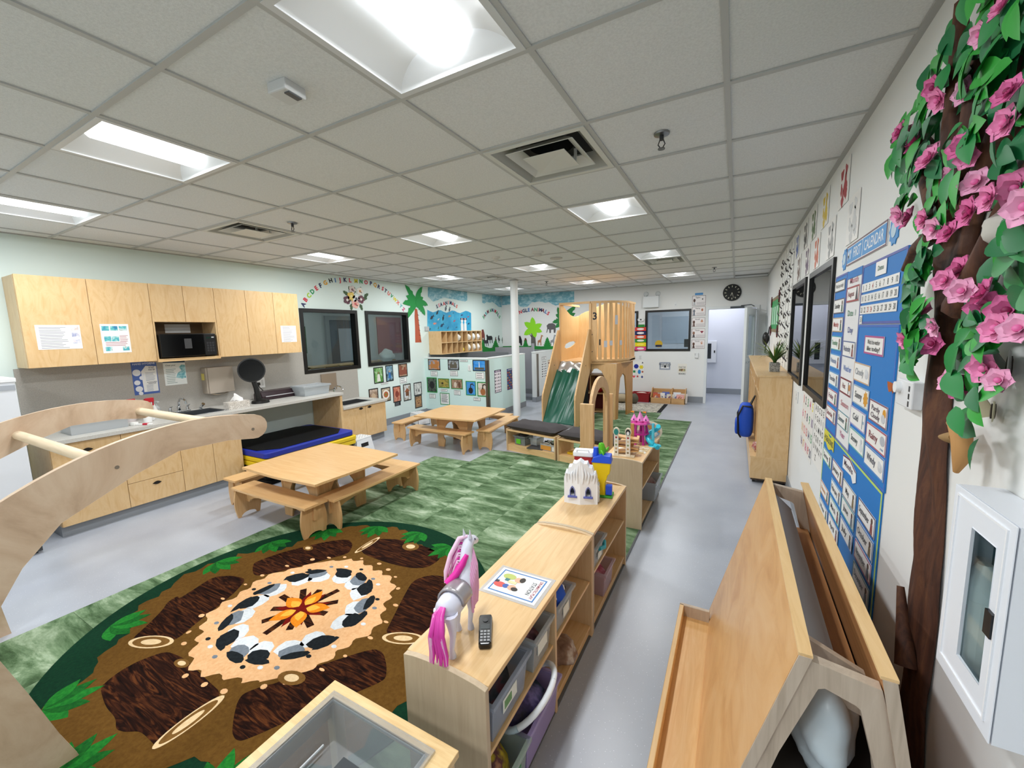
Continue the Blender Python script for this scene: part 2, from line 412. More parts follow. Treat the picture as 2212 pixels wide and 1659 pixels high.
# ---------------------------------------------------------------- troffer lights
M_LENS = emit('lamp_lens', '#fbfdff', LAMP)
M_TROF = mat('#e9ebec', .35)
def troffer():
    t = thing('ceiling_light', 'recessed ceiling troffer with one glowing centre lens', 'ceiling light', (0, 0, HC), 0, 'recessed ceiling lights')
    h = TS/2-.014
    mb = MB().prism(rect(-h-.004, -h-.004, h+.004, h+.004), FLR.p, -.004, .004, holes=[rect(-h+.022, -h+.022, h-.022, h-.022)])
    ob('frame', mb, mat('#d4d6d7', .4), t)
    w = h-.022; mb = MB()      # curved white reflectors each side and sloped ends
    def prof(a): return .075*math.sin(math.pi*.5*a)**.8
    for s in (-1, 1):
        mb.grid(lambda a, b, s=s: (s*(w-(w-.09)*a), -w+2*w*b, .002+prof(a)), 8, 1)
        mb.grid(lambda a, b, s=s: (-w+2*w*a, s*(w-.06*b), -.002+.08*b), 8, 3)
    ob('reflector', mb, M_TROF, t, smooth=.8)
    mb = MB().grid(lambda a, b: (-.105+.21*a, -w+.05+(2*w-.1)*b, .055-.046*math.sin(math.pi*a)), 10, 1)
    for e in (-w+.05, w-.05): mb.grid(lambda a, b, e=e: (-.105+.21*a, e, .07-(.015+.046*math.sin(math.pi*a))*b), 10, 1)
    ob('lens', mb, M_LENS, t, smooth=.8)
    ob('housing', MB().box(-h, -h, .085, h, h, .1), M_TROF, t)
    ld = bpy.data.lights.new('lamp', 'AREA'); ld.shape = 'RECTANGLE'; ld.size = .17; ld.size_y = .42; ld.energy = WATT; ld.color = (.96, .985, 1)
    lo = bpy.data.objects.new('lamp', ld); COL.objects.link(lo); lo.parent = t; lo.location = (0, 0, .008)
    return t
LN = {(-1, -5): 'near the back wall, in line with the toy shelves', (-4, -5): 'near the back wall, in line with the play tables', (-7, -5): 'near the back wall, in line with the kitchen cabinets',
      (-1, -1): 'over the low shelf with the toy horse', (-4, -1): 'over the campfire rug and climbing arch', (-7, -1): 'over the refrigerator end of the kitchen',
      (-1, 3): 'over the shelf with the pink castle', (-4, 3): 'between the two play tables', (-7, 3): 'over the worktop end by the first window',
      (-1, 7): 'beside an air vent, between loft and lockers', (-4, 7): 'above the green slide', (-7, 7): 'over the framed photos by the second window',
      (-1, 11): 'closest to the wall clock', (-4, 11): 'behind the play loft near the far wall', (-7, 11): 'partly hidden by the white pillar'}
lt = troffer()
for k, (i, j) in enumerate(LIGHTS):
    p = (gx(i)+TS/2, gy(j)+TS/2, HC)
    o = lt if k == 0 else copy_tree(lt, loc=p)
    o.location = p; o['label'] = 'recessed ceiling light '+LN[(i, j)]
hall = thing('hall_light', 'recessed light in the hallway behind the open door', 'ceiling light', (-.4, 10.9, HC-.1))
ob('frame', MB().prism(rect(-.6, -.3, .6, .3), FLR.p, -.012, 0, holes=[rect(-.57, -.27, .57, .27)]), M_TROF, hall)
ob('lens', MB().box(-.57, -.27, -.006, .57, .27, -.002), emit('hall_lens', '#f4f6ff', 8.0), hall)
h2 = copy_tree(hall, loc=(-3.4, 10.9, HC-.1), label='recessed light in the hallway behind the play loft window')
# ---------------------------------------------------------------- air diffusers
def vent():
    t = thing('air_vent', 'square louvred metal ceiling air diffuser with a dark throat', 'air vent', (0, 0, HC), 0, 'square ceiling air diffusers')
    h = TS/2-.013; m = mat('#d2d3cd', .45)
    ob('frame', MB().prism(rect(-h, -h, h, h), FLR.p, -.006, .004, holes=[rect(-h+.03, -h+.03, h-.03, h-.03)]), m, t)
    mb = MB()
    for s0, s1, z0, z1 in ((h-.03, h-.1, .0, .075), ):
        for k in range(4):
            a, b = k*math.pi/2, (k+1)*math.pi/2
            c = lambda r, q, z: (r*math.sqrt(2)*math.cos(q+math.pi/4), r*math.sqrt(2)*math.sin(q+math.pi/4), z)
            mb.add([c(s0, a, z0), c(s0, b, z0), c(s1, b, z1), c(s1, a, z1)], [(0, 1, 2, 3)])
    ob('throat', mb, mat('#a8a9a2', .5), t, solid=.003)
    ob('duct', MB().lathe([(.13, .075), (.13, .16), (0, .16)], n=20).prism(rect(-h, -h, h, h), FLR.p, .075, .08, holes=[ell(0, 0, .13)]), mat('#1a1b1b', .7), t)
    for r, z in ((.2, .0), (.125, -.012)):
        mb = MB(); c = lambda r, k, z: (r*math.sqrt(2)*math.cos(k*math.pi/2+math.pi/4), r*math.sqrt(2)*math.sin(k*math.pi/2+math.pi/4), z)
        if r > .15:
            for k in range(4): mb.add([c(r, k, z), c(r, k+1, z), c(r-.06, k+1, z+.045), c(r-.06, k, z+.045)], [(0, 1, 2, 3)])
        else:
            for k in range(4): mb.add([c(r, k, z), c(r, k+1, z), c(.0, k+1, z+.012)], [(0, 1, 2)])
        ob('cone', mb, m, t, solid=.003)
    for x in (.1, -.115): ob('bracket', MB().box(x, .1, .0, x+.015, .115, .08), m, t)
    return t
vt = vent()
for k, (i, j) in enumerate(VENTS):
    p = (gx(i)+TS/2, gy(j)+TS/2, HC)
    o = vt if k == 0 else copy_tree(vt, loc=p)
    o.location = p; o['label'] = 'square louvred ceiling air vent '+('over the toy shelves by the lone sprinkler', 'over the kitchen worktop', 'beside the white pillar', 'right behind a ceiling light near the far wall')[k]
# ---------------------------------------------------------------- sprinklers and detectors
def sprinkler():
    t = thing('sprinkler', 'chrome pendent fire sprinkler under the ceiling tiles', 'sprinkler', (0, 0, HC), 0, 'ceiling fire sprinklers')
    ob('escutcheon', MB().lathe([(.0, .006), (.04, .004), (.038, -.004), (.018, -.008), (.0, -.008)]), mat('#8b8d8f', .3, .9), t, smooth=.7)
    ob('frame', MB().cyl((0, 0, -.005), (0, 0, -.03), .011).tube([(.009, 0, -.03), (.017, 0, -.05), (.004, 0, -.07)], .003, 6).tube([(-.009, 0, -.03), (-.017, 0, -.05), (-.004, 0, -.07)], .003, 6), mat('#4c4d50', .3, .9), t, smooth=.7)
    ob('deflector', MB().cyl((0, 0, -.07), (0, 0, -.074), .018), mat('#75777a', .3, .9), t)
    return t
sp = sprinkler()
for k, (i, j) in enumerate([(.5, 1.52), (-4.54, 1.52), (.52, 10.62), (-4.47, 10.4)]):
    p = (gx(i), gy(j), HC+.0)
    o = sp if k == 0 else copy_tree(sp, loc=p)
    o.location = p; o['label'] = 'chrome pendent fire sprinkler '+('between the toy shelves and the right wall', 'next to the vent over the kitchen', 'in front of the wall clock', 'behind the white pillar')[k]
t = thing('smoke_detector', 'round white smoke detector with a stepped head', 'smoke detector', (gx(-2.57), gy(5.63), HC))
ob('base', MB().lathe([(0, .006), (.075, .006), (.07, -.018), (0, -.018)]), mat('#d9d6d0', .5), t, smooth=.7)
ob('head', MB().lathe([(0, -.016), (.05, -.018), (.045, -.05), (.03, -.055), (0, -.055)]), mat('#cfccc6', .5), t, smooth=.7)
ob('ceiling_speaker_disc', MB().lathe([(0, .006), (.085, .006), (.085, -.006), (.06, -.012), (0, -.012)], (gx(-2.53), gy(6.53), HC)), mat('#bdbab4', .6), None, 'flat round cover plate on the ceiling beside the smoke detector', 'cover plate', smooth=.7)
t = thing('motion_sensor', 'small white cone shaped motion sensor on the ceiling', 'sensor', (gx(-3.57), gy(5.6), HC))
ob('collar', MB().lathe([(0, .006), (.055, .006), (.055, -.015), (0, -.015)]), mat('#dedbd5', .5), t, smooth=.7)
ob('dome', MB().lathe([(0, -.012), (.04, -.014), (.03, -.045), (.0, -.06)]), mat('#d2cfc8', .4), t, smooth=.7)
t = thing('occupancy_sensor', 'small square white occupancy sensor on a ceiling tile', 'sensor', (gx(-1.54), gy(-.49), HC), .1)
ob('body', MB().box(-.05, -.05, -.035, .05, .05, .008), mat('#cfd1d1', .45), t, bevel=.006)
ob('lens', MB().box(.02, -.03, -.04, .046, .03, -.03), mat('#56595c', .3), t)
# ================================================================== kitchen run on the left wall
M_STEEL = mat('#b9bcc0', .22, 1)
M_CHROME = mat('#d5d8db', .08, 1)
M_PULL = mat('#15120f', .4)
M_CTOP = noise_mat('grey_laminate', [(.35, '#b9b7b1'), (.6, '#c9c7c1'), (.75, '#d2d0cb')], 160, (1, 1, 1), 3, .35)
M_SPLASH = noise_mat('splash_laminate', [(.3, '#a39f98'), (.6, '#b1ada6'), (.8, '#bab6af')], 130, (1, 1, 1), 3, .45)
M_DARKW = mat('#6d5334', .6)
FX = -5.13
spl = MB().prism([(1.08, .88), (4.93, .88), (4.93, .66), (4.93, 1.14), (3.93, 1.14), (3.93, 1.49), (1.08, 1.49)], WL.p, 0, .012)
spl = MB().prism([(1.08, .86), (4.07, .86), (4.07, .64), (4.93, .64), (4.93, 1.148), (3.935, 1.148), (3.935, 1.49), (1.08, 1.49)], WL.p, .001, .012)
ob('wall_left_backsplash', spl, M_SPLASH, kind='structure')
# ---- upper cabinets
UX, Z0, Z1 = -5.45, 1.5, 2.315
SP = [1.11, 1.56, 2.03, 2.335, 2.645, 3.0, 3.355, 3.71]
def pull(parent, fr, u, v, w=.075, h=.018):
    mb = MB().prism([(u-w/2, v)]+[(u-w/2+w*i/8, v+h*math.sin(math.pi*i/8)) for i in range(1, 8)]+[(u+w/2, v)]+[(u+w/2-w*i/8, v-h*.8*math.sin(math.pi*i/8)) for i in range(1, 8)], fr.p, 0, .004)
    ob('handle', mb, M_PULL, parent)
def upper(y0, y1, z0, doors, label):
    t = thing('wall_cabinet', label, 'cabinet', (UX, (y0+y1)/2, z0), world=True, group='birch wall cabinets')
    ob('body', MB().box(XL+.001, y0, z0, UX-.02, y1, Z1-.004), birch('z'), t)
    for a, b in doors:
        ob('door', MB().box(UX-.019, a+.002, z0, UX, b-.002, Z1), birch('z'), t, bevel=.0012)
    return t
upper(1.11, 1.56, Z0, [(1.11, 1.56)], 'birch wall cabinet with a wide page of printed text, over the refrigerator end')
upper(1.56, 2.03, Z0, [(1.56, 2.03)], 'birch wall cabinet with a sheet of blue photos taped on its door')
upper(2.03, 2.645, 1.915, [(2.03, 2.335), (2.335, 2.645)], 'short birch wall cabinet with two doors above the microwave')
upper(2.645, 3.355, Z0, [(2.645, 3.0), (3.0, 3.355)], 'birch wall cabinet with two plain doors right beside the microwave')
upper(3.355, 3.71, Z0, [(3.355, 3.71)], 'birch wall cabinet next to the first window with a small white notice')
t = thing('microwave_niche', 'open birch shelf box holding the microwave', 'shelf', (UX, 2.34, Z0), world=True)
ob('back', MB().box(XL+.012, 2.045, 1.52, XL+.02, 2.63, 1.914), M_DARKW, t)
ob('shelf', MB().box(XL+.001, 2.032, Z0-.015, UX+.012, 2.643, 1.518), birch('y'), t)
for y in (2.032, 2.629): ob('side', MB().box(XL+.001, y, 1.518, UX, y+.014, 1.914), birch('z'), t)
ob('paper_on_back', MB().box(XL+.02, 2.25, 1.8, XL+.022, 2.5, 1.9), M_PAPER, t)
t = thing('microwave', 'black countertop microwave oven in the birch niche', 'microwave', (-5.58, 2.32, 1.518), world=True)
ob('case', MB().box(-5.74, 2.06, 1.53, -5.435, 2.6, 1.785), M_BLACK, t, bevel=.006)
ob('door', MB().box(-5.435, 2.06, 1.535, -5.415, 2.475, 1.78), mat('#050506', .12), t, bevel=.004)
ob('control_panel', MB().box(-5.435, 2.478, 1.535, -5.418, 2.598, 1.78), mat('#101012', .3), t, bevel=.003)
ob('display', MB().box(-5.418, 2.5, 1.725, -5.4165, 2.55, 1.745), mat('#0c2a22', .2), t)
ob('maker_mark', MB().box(-5.418, 2.555, 1.735, -5.4168, 2.58, 1.745), mat('#d8d8d8', .4), t)
for k in range(12): ob('button', MB().box(-5.418, 2.5+.028*(k % 3), 1.575+.03*(k//3), -5.4165, 2.52+.028*(k % 3), 1.595+.03*(k//3)), mat('#2c2c30', .4), t)
ob('door_sticker', MB().box(-5.415, 2.28, 1.62, -5.4145, 2.35, 1.73), mat('#3a3a3c', .5), t)
for y in (2.1, 2.56): ob('foot', MB().cyl((-5.6, y, 1.517), (-5.6, y, 1.532), .012), M_BLACK, t)
# ---- base cabinets
def base(y0, y1, fronts, label, zt=.84, low=None):
    t = thing('base_cabinet', label, 'cabinet', ((XL+FX)/2, (y0+y1)/2, 0), world=True, group='birch base cabinets')
    ob('body', MB().box(XL+.013, y0, .1, FX-.02, y1, low or zt), birch('z'), t)
    if low:
        for a in (y0, y1-.018): ob('side', MB().box(XL+.013, a, low, FX-.02, a+.018, zt), birch('z'), t)
        ob('rail', MB().box(FX-.035, y0+.018, low, FX-.02, y1-.018, zt), birch('y'), t)
    ob('toe_kick', MB().box(XL+.013, y0, 0, FX-.05, y1, .1), M_GREYB, t)
    for n, (a, b, c, d, hd) in enumerate(fronts):
        o = ob('drawer' if (d-b) < .45 else 'door', MB().box(FX-.019, a+.002, b+.002, FX, c-.002, d-.002), birch('z'), t, bevel=.0012)
        if hd: pull(o, Fr('L', FX), *hd)
    return t
base(1.08, 1.545, [(1.08, .1, 1.545, .6, None), (1.08, .6, 1.545, .838, (1.31, .75))], 'birch base cabinet with door and drawer beside the refrigerator')
base(1.545, 2.0, [(1.545, .1, 2.0, .335, (1.77, .28)), (1.545, .335, 2.0, .585, None), (1.545, .585, 2.0, .838, (1.77, .77))], 'birch base cabinet with three stacked drawers and a dark oval pull')
base(2.0, 2.61, [(2.0, .1, 2.305, .838, None), (2.305, .1, 2.61, .838, None)], 'birch two door base cabinet under the kitchen sink', low=.72)
ob('counter_end_panel', MB().box(XL+.013, 4.02, 0, FX+.01, 4.06, .84), birch('z'), None, 'tall birch end panel between knee space and low handwash sink', 'panel', bevel=.0015)
t = thing('worktop', 'long grey laminate worktop with an inset sink over the cabinets', 'worktop', (-5.4, 2.5, .84), world=True)
SK = (-5.62, 2.04, -5.25, 2.54)
ob('slab', MB().prism(rect(XL+.013, 1.06, FX+.035, 4.07), FLR.p, .842, .88, holes=[rect(*SK)]), M_CTOP, t, bevel=.003)
def sink(parent_name, label, r, ztop, depth, cat='sink'):
    x0, y0, x1, y1 = r
    t = thing(parent_name, label, cat, ((x0+x1)/2, (y0+y1)/2, ztop-depth), world=True)
    mb = MB().prism(rect(x0-.02, y0-.02, x1+.02, y1+.02), FLR.p, ztop, ztop+.004, holes=[rect(x0+.006, y0+.006, x1-.006, y1-.006)])
    ob('rim', mb, M_STEEL, t, bevel=.001)
    mb = MB(); z = ztop-depth
    mb.box(x0+.004, y0+.004, z, x1-.004, y1-.004, z+.003).box(x0+.004, y0+.004, z, x0+.007, y1-.004, ztop).box(x1-.007, y0+.004, z, x1-.004, y1-.004, ztop)
    mb.box(x0+.004, y0+.004, z, x1-.004, y0+.007, ztop).box(x0+.004, y1-.007, z, x1-.004, y1-.004, ztop)
    ob('bowl', mb, M_STEEL, t)
    ob('drain', MB().lathe([(0, 0), (.035, 0), (.035, .003), (.02, .001), (0, .001)], ((x0+x1)/2, (y0+y1)/2, z+.003)), mat('#56585a', .3, 1), t)
    return t
sink('kitchen_sink', 'stainless steel sink bowl set in the long worktop', SK, .88, .15)
t = thing('faucet', 'chrome kitchen faucet with two lever handles behind the long sink', 'faucet', (-5.67, 2.24, .884), world=True)
ob('base', MB().box(-5.7, 2.14, .884, -5.645, 2.36, .9), M_CHROME, t, bevel=.006)
ob('spout', MB().cyl((-5.67, 2.25, .9), (-5.67, 2.25, .95), .018).tube([(-5.67, 2.25, .94), (-5.66, 2.25, 1.0), (-5.62, 2.25, 1.04), (-5.55, 2.25, 1.05), (-5.5, 2.25, 1.03), (-5.485, 2.25, .99)], .012), M_CHROME, t, smooth=.7)
for y in (2.165, 2.335):
    ob('lever', MB().cyl((-5.67, y, .9), (-5.67, y, .935), .018, .014).tube([(-5.67, y, .935), (-5.66, y, .95), (-5.61, y, .965)], [.012, .011, .007]), M_CHROME, t, smooth=.7)
ob('side_spray', MB().cyl((-5.67, 2.47, .88), (-5.67, 2.47, .9), .02).cyl((-5.67, 2.47, .9), (-5.62, 2.48, .945), .015, .019), M_CHROME, None, 'short chrome side spray nozzle beside the kitchen faucet', 'spray nozzle', smooth=.7)
# ---- low handwash cabinet
t = thing('handwash_cabinet', 'low birch cabinet with two doors and black oval pulls', 'cabinet', (-5.45, 4.48, 0), world=True)
ob('body', MB().box(XL+.013, 4.062, .11, FX-.02, 4.91, .52), birch('z'), t)
for a in (4.062, 4.892): ob('side', MB().box(XL+.013, a, .52, FX-.02, a+.018, .615), birch('z'), t)
ob('rail', MB().box(FX-.035, 4.08, .52, FX-.02, 4.892, .615), birch('y'), t)
ob('toe_kick', MB().box(XL+.013, 4.062, 0, FX-.06, 4.9, .11), M_GREYB, t)
for a, b, s in ((4.064, 4.485, 1), (4.489, 4.91, 0)):
    o = ob('door', MB().box(FX-.019, a, .11, FX, b, .612), birch('z'), t, bevel=.0012)
    pull(o, Fr('L', FX), 4.4 if s else 4.57, .575, .085, .02)
SK2 = (-5.6, 4.2, -5.25, 4.72)
ob('top', MB().prism(rect(XL+.013, 4.061, FX+.03, 4.93), FLR.p, .615, .65, holes=[rect(*SK2)]), M_CTOP, t, bevel=.003)
sink('handwash_sink', 'small steel handwash sink in the low children\'s cabinet', SK2, .65, .12)
t = thing('gooseneck_faucet', 'tall chrome gooseneck tap beside the low handwash sink', 'faucet', (-5.66, 4.36, .65), world=True)
pts = [(-5.66, 4.34, .66), (-5.66, 4.34, .85)]+[(-5.66+.07*(1-math.cos(a)), 4.34+.02*a, .85+.07*math.sin(a)) for a in [math.pi*i/7 for i in range(1, 8)]]
ob('spout', MB().cyl((-5.66, 4.34, .65), (-5.66, 4.34, .67), .024).tube(pts, .011), M_CHROME, t, smooth=.7)
ob('lever', MB().tube([(-5.66, 4.37, .68), (-5.66, 4.41, .7), (-5.65, 4.46, .72)], [.01, .008, .006]), M_CHROME, t, smooth=.7)
# ---- refrigerator
t = thing('refrigerator', 'white upright refrigerator with a small blue sticker', 'refrigerator', (-5.25, .66, 0), world=True)
MFR = mat('#e4e8ee', .3)
ob('case', MB().box(-5.6, .38, .03, -5.0, .925, 1.42), MFR, t, bevel=.008)
ob('door', MB().box(-4.998, .38, .07, -4.945, .925, 1.42), MFR, t, bevel=.008)
ob('top_cap', MB().box(-5.62, .375, 1.42, -4.94, .93, 1.455), mat('#f0f2f4', .35), t, bevel=.006)
ob('handle_recess', MB().box(-4.947, .4, 1.36, -4.942, .92, 1.4), mat('#aab0b8', .4), t)
ob('sticker', MB().box(-4.945, .74, 1.27, -4.943, .83, 1.31), mat('#2469b8', .4), t)
ob('kick_vent', MB().box(-4.985, .39, .02, -4.965, .915, .07), mat('#3b3d40', .5), t)
for y in (.42, .88): ob('foot', MB().cyl((-5.02, y, 0), (-5.02, y, .03), .02), M_BLACK, t)
ob('paper_tray', MB().box(-5.5, .42, 1.456, -5.05, .8, 1.485), mat('#e9ebee', .4), None, 'flat white tray lying on top of the refrigerator', 'tray', bevel=.006)
# ---- papers on the cabinet doors
def sheet(name, label, cat, fr, r, base='#f3f3f1', n0=.0005, th=.0015, group=None):
    t = thing(name, label, cat, fr.p((r[0]+r[2])/2, r[1], n0), world=True, group=group)
    ob('sheet', MB().prism(rect(*r), fr.p, n0, n0+th), mat(base, .35), t)
    return t
def lines(t, fr, r, n, k, col='#8a8d94', mx=.08, seed=1, name='print', hh=.3):
    rnd = random.Random(seed); u0, v0, u1, v1 = r; w = u1-u0; mb = MB(); st = (v1-v0)/k
    for i in range(k):
        b = u1-w*mx*(1+3*rnd.random()); y = v1-st*(i+.6)
        mb.prism(rect(u0+w*mx, y, b, y+st*hh), fr.p, n, n+.0004)
    ob(name, mb, mat(col, .5), t)
UF = Fr('L', UX)
r = (1.185, 1.66, 1.47, 1.88); t = sheet('notice_sheet', 'wide laminated page of dense printed text on the first wall cabinet', 'notice', UF, r)
lines(t, UF, (1.19, 1.665, 1.4, 1.865), .0022, 14); 
for k, c in enumerate(('#c9b3a6', '#6f7fb5', '#7a88c0')): ob('printed_photo', MB().prism(rect(1.41, 1.83-.06*k, 1.46, 1.868-.06*k), UF.p, .002, .0026), noise_mat('nphoto%d' % k, [(.3, c), (.6, '#e6e3e6'), (.8, '#b8788a')], 40), t)
r = (1.61, 1.605, 1.825, 1.89); t = sheet('notice_sheet', 'page of small teal and blue photos taped on a birch wall cabinet', 'notice', UF, r)
bl = noise_mat('teal_photos', [(.3, '#2f7fae'), (.5, '#5fbcc0'), (.62, '#cfe6e6'), (.75, '#7a7f70')], 18)
for a, b, c, d in ((.01, .22, .065, .265), (.075, .22, .13, .265), (.14, .22, .2, .265), (.02, .115, .07, .165), (.075, .115, .13, .165), (.02, .02, .07, .06), (.15, .02, .2, .06)):
    ob('printed_photo', MB().prism(rect(1.61+a, 1.605+b, 1.61+c, 1.605+d), UF.p, .002, .0026), bl, t)
lines(t, UF, (1.74, 1.71, 1.82, 1.78), .0022, 6, '#b0546a'); lines(t, UF, (1.62, 1.67, 1.82, 1.715), .0022, 3, '#b0546a', seed=4)
r = (3.425, 1.65, 3.645, 1.875); t = sheet('notice_sheet', 'small white laminated notice on the wall cabinet nearest the window', 'notice', UF, r)
lines(t, UF, r, .0022, 13, '#a9a3ae', .12)
# ---- splash posters
SF = Fr('L', XL+.012)
r = (1.905, 1.125, 2.13, 1.5); t = sheet('hygiene_poster', 'blue and white hand hygiene poster with round pictures under the cabinets', 'poster', SF, r, '#4a68b0')
ob('white_panel', MB().prism([(1.99, 1.15), (2.12, 1.15), (2.125, 1.43), (2.03, 1.44), (1.985, 1.38)], SF.p, .0016, .0022), M_PAPER, t)
mb = MB()
for u, v, q in ((1.945, 1.37, .036), (1.985, 1.31, .022), (1.94, 1.26, .027), (1.95, 1.19, .032), (2.0, 1.345, .014), (1.96, 1.14, .02)): ob('round_picture', MB().prism(ell(u, v, q), SF.p, .0022, .0028), mat('#e9ecf2', .4), t)
mb = MB(); text(mb, SF, 'HAND HYGIENE', 2.017, 1.455, .022, .0024, width=.2); ob('heading', mb, mat('#e8eefc', .4), t)
mb = MB(); text(mb, SF, 'SOAP', 2.08, 1.41, .018, .0032, width=.05); text(mb, SF, 'WATER', 2.08, 1.385, .018, .0032, width=.06); text(mb, SF, 'ALCOHOL-BASED', 2.07, 1.25, .012, .0032, width=.09); text(mb, SF, 'HAND RUB', 2.07, 1.235, .012, .0032, width=.07)
ob('lettering', mb, mat('#22314f', .4), t); lines(t, SF, (2.01, 1.27, 2.12, 1.37), .0032, 7, '#9aa3b8'); lines(t, SF, (2.01, 1.15, 2.1, 1.23), .0032, 6, '#9aa3b8', seed=5)
r = (2.19, 1.195, 2.405, 1.475); t = sheet('hand_poster', 'white poster with teal swirl and splash of water on the backsplash', 'poster', SF, r, '#e9efee')
ob('header', MB().prism([(2.19, 1.46), (2.405, 1.45), (2.405, 1.475), (2.19, 1.475)], SF.p, .0016, .0022), mat('#1f3f57', .4), t)
ob('water_splash', MB().prism([(2.3, 1.28), (2.36, 1.26), (2.4, 1.27), (2.403, 1.42), (2.37, 1.43), (2.34, 1.4), (2.36, 1.36), (2.32, 1.33)], SF.p, .0016, .0022), noise_mat('splash_blue', [(.3, '#3d8fa0'), (.5, '#8fc6cf'), (.7, '#cfe5e6')], 30), t)
lines(t, SF, (2.2, 1.21, 2.32, 1.39), .0022, 9, '#8aa09f'); mb = MB(); text(mb, SF, 'Clean your', 2.26, 1.42, .016, .0024, width=.1); ob('lettering', mb, mat('#2c4a55', .4), t)
# ---- paper towel dispenser
t = thing('towel_dispenser', 'beige grey box paper towel dispenser with a towel sticking out', 'dispenser', (-5.7, 2.7, 1.04), world=True)
ob('case', MB().box(XL+.012, 2.555, 1.05, -5.65, 2.86, 1.37), mat('#a59a8c', .45), t, bevel=.006)
ob('front', MB().box(-5.65, 2.575, 1.05, -5.64, 2.86, 1.37), mat('#a89d90', .4), t, bevel=.003)
ob('lock', MB().box(-5.74, 2.545, 1.22, -5.69, 2.555, 1.3), mat('#d6c96a', .5), t)
ob('towel', MB().grid(lambda a, b: (-5.72+.05*a+.01*math.sin(6*b), 2.6+.22*b, 1.05-.035*math.sin(3.1*b)*(1-.3*a)), 3, 6), mat('#cbb99f', .8), t, solid=.002)
# ---- things on the worktop
ZC = .88
t = thing('table_mirror', 'round black table mirror on a black stand on the worktop', 'mirror', (-5.42, 3.02, ZC), world=True)
ob('base', MB().lathe([(0, 0), (.105, 0), (.1, .03), (.05, .05), (0, .05)], (-5.4, 3.03, ZC)), M_BLACK, t, smooth=.7)
ob('stem', MB().tube([(-5.42, 3.02, ZC+.04), (-5.43, 3.01, 1.08), (-5.45, 2.99, 1.2)], [.035, .032, .03], 10), M_BLACK, t, smooth=.8)
c = Vector((-5.42, 2.97, 1.31)); d = Vector((.75, -.5, .1)).normalized()
mb = MB(); mb.cyl(c-d*.03, c, .10, .155, 28).cyl(c, c+d*.012, .155, .155, 28)
ob('head', mb, M_BLACK, t, smooth=.6)
ob('face', MB().cyl(c+d*.012, c+d*.014, .14, .14, 28), mat('#060607', .08), t)
ob('cord', MB().tube([(-5.45, 3.1, ZC+.012), (-5.55, 3.2, ZC+.03), (-5.66, 3.26, .96), (-5.74, 3.23, 1.04), (-5.762, 3.22, 1.09)], .006), M_BLACK, t)
t = thing('wall_outlet', 'white duplex wall outlet with a black plug above the worktop', 'outlet', (XL+.012, 3.25, 1.03), world=True)
ob('plate', MB().box(XL+.012, 3.19, 1.03, XL+.018, 3.32, 1.17), mat('#e6e6e4', .35), t, bevel=.002)
ob('plug', MB().box(XL+.018, 3.2, 1.07, XL+.05, 3.24, 1.11), M_BLACK, t, bevel=.004)
ob('socket', MB().box(XL+.018, 3.27, 1.06, XL+.0195, 3.3, 1.14), mat('#c9c9c6', .4), t)
t = thing('tissue_box', 'patterned tissue box with a white tissue standing out', 'tissue box', (-5.28, 2.68, ZC), world=True)
ob('carton', MB().box(-5.34, 2.56, ZC, -5.22, 2.8, ZC+.085), noise_mat('tissue_print', [(.42, '#d9d3ca'), (.5, '#8c8074'), (.54, '#e4dfd8')], 30, dist=3), t, bevel=.002)
ob('tissue', MB().grid(lambda a, b: (-5.28+.05*(b-.5)*(1-a*.5), 2.62+.12*b+.02*math.sin(9*b), ZC+.084+(.09*math.sin(2.8*b+.2)*a+.012*math.sin(14*b))), 5, 12), mat('#f4f4f4', .8), t, solid=.001, smooth=1)
def bottle(name, loc, prof, m, label, cat='bottle'):
    t = thing(name, label, cat, loc); return t
def spray(x, y, body, label):
    t = thing('spray_bottle', label, 'spray bottle', (x, y, ZC))
    ob('bottle', MB().lathe([(0, 0), (.038, 0), (.04, .01), (.04, .11), (.03, .15), (.014, .175), (.014, .19), (0, .19)]), body, t, smooth=.8)
    ob('trigger_head', MB().box(-.015, -.018, .19, .02, .045, .235).box(.0, .03, .15, .008, .045, .2).box(-.02, -.03, .2, .02, -.012, .23), mat('#b3182a', .35), t, bevel=.003)
    ob('label_band', MB().lathe([(.0405, .03), (.0408, .03), (.0408, .1), (.0405, .1)]), mat('#f0f0ee', .5), t)
    return t
spray(-5.55, 1.78, mat('#e6dcdc', .3), 'spray bottle with red trigger half hidden behind the wooden arch')
spray(-5.45, 1.9, mat('#f0eeee', .3), 'white spray bottle with red trigger beside the pump bottles')
t = thing('squeeze_bottle', 'white squeeze bottle with a pointed nozzle beside the kitchen sink', 'bottle', (-5.52, 2.12-.16, ZC))
ob('body', MB().lathe([(0, 0), (.036, 0), (.038, .08), (.03, .11), (.012, .16), (.005, .19), (0, .19)]), mat('#f2f2f0', .35), t, smooth=.8)
ob('label_band', MB().lathe([(.0365, .02), (.0385, .02), (.0392, .07), (.038, .07)]), mat('#dcdcd8', .5), t)
t = thing('squeeze_bottle', 'white nozzle bottle standing by the red trigger sprays', 'bottle', (-5.34, 1.84, ZC))
ob('body', MB().lathe([(0, 0), (.034, 0), (.036, .08), (.028, .11), (.012, .16), (.005, .2), (0, .2)]), mat('#efefee', .35), t, smooth=.8)
ob('cap', MB().lathe([(.006, .19), (.009, .195), (.005, .215), (0, .216)]), mat('#e0e0e0', .4), t, smooth=.8)
t = thing('soap_pump', 'clear soap bottle with a pump top behind the sink', 'bottle', (-5.68, 2.05, ZC))
ob('body', MB().lathe([(0, 0), (.03, 0), (.032, .09), (.012, .11), (.012, .12), (0, .12)]), milky('soap_clear', '#cfd2d0', .5), t, smooth=.8)
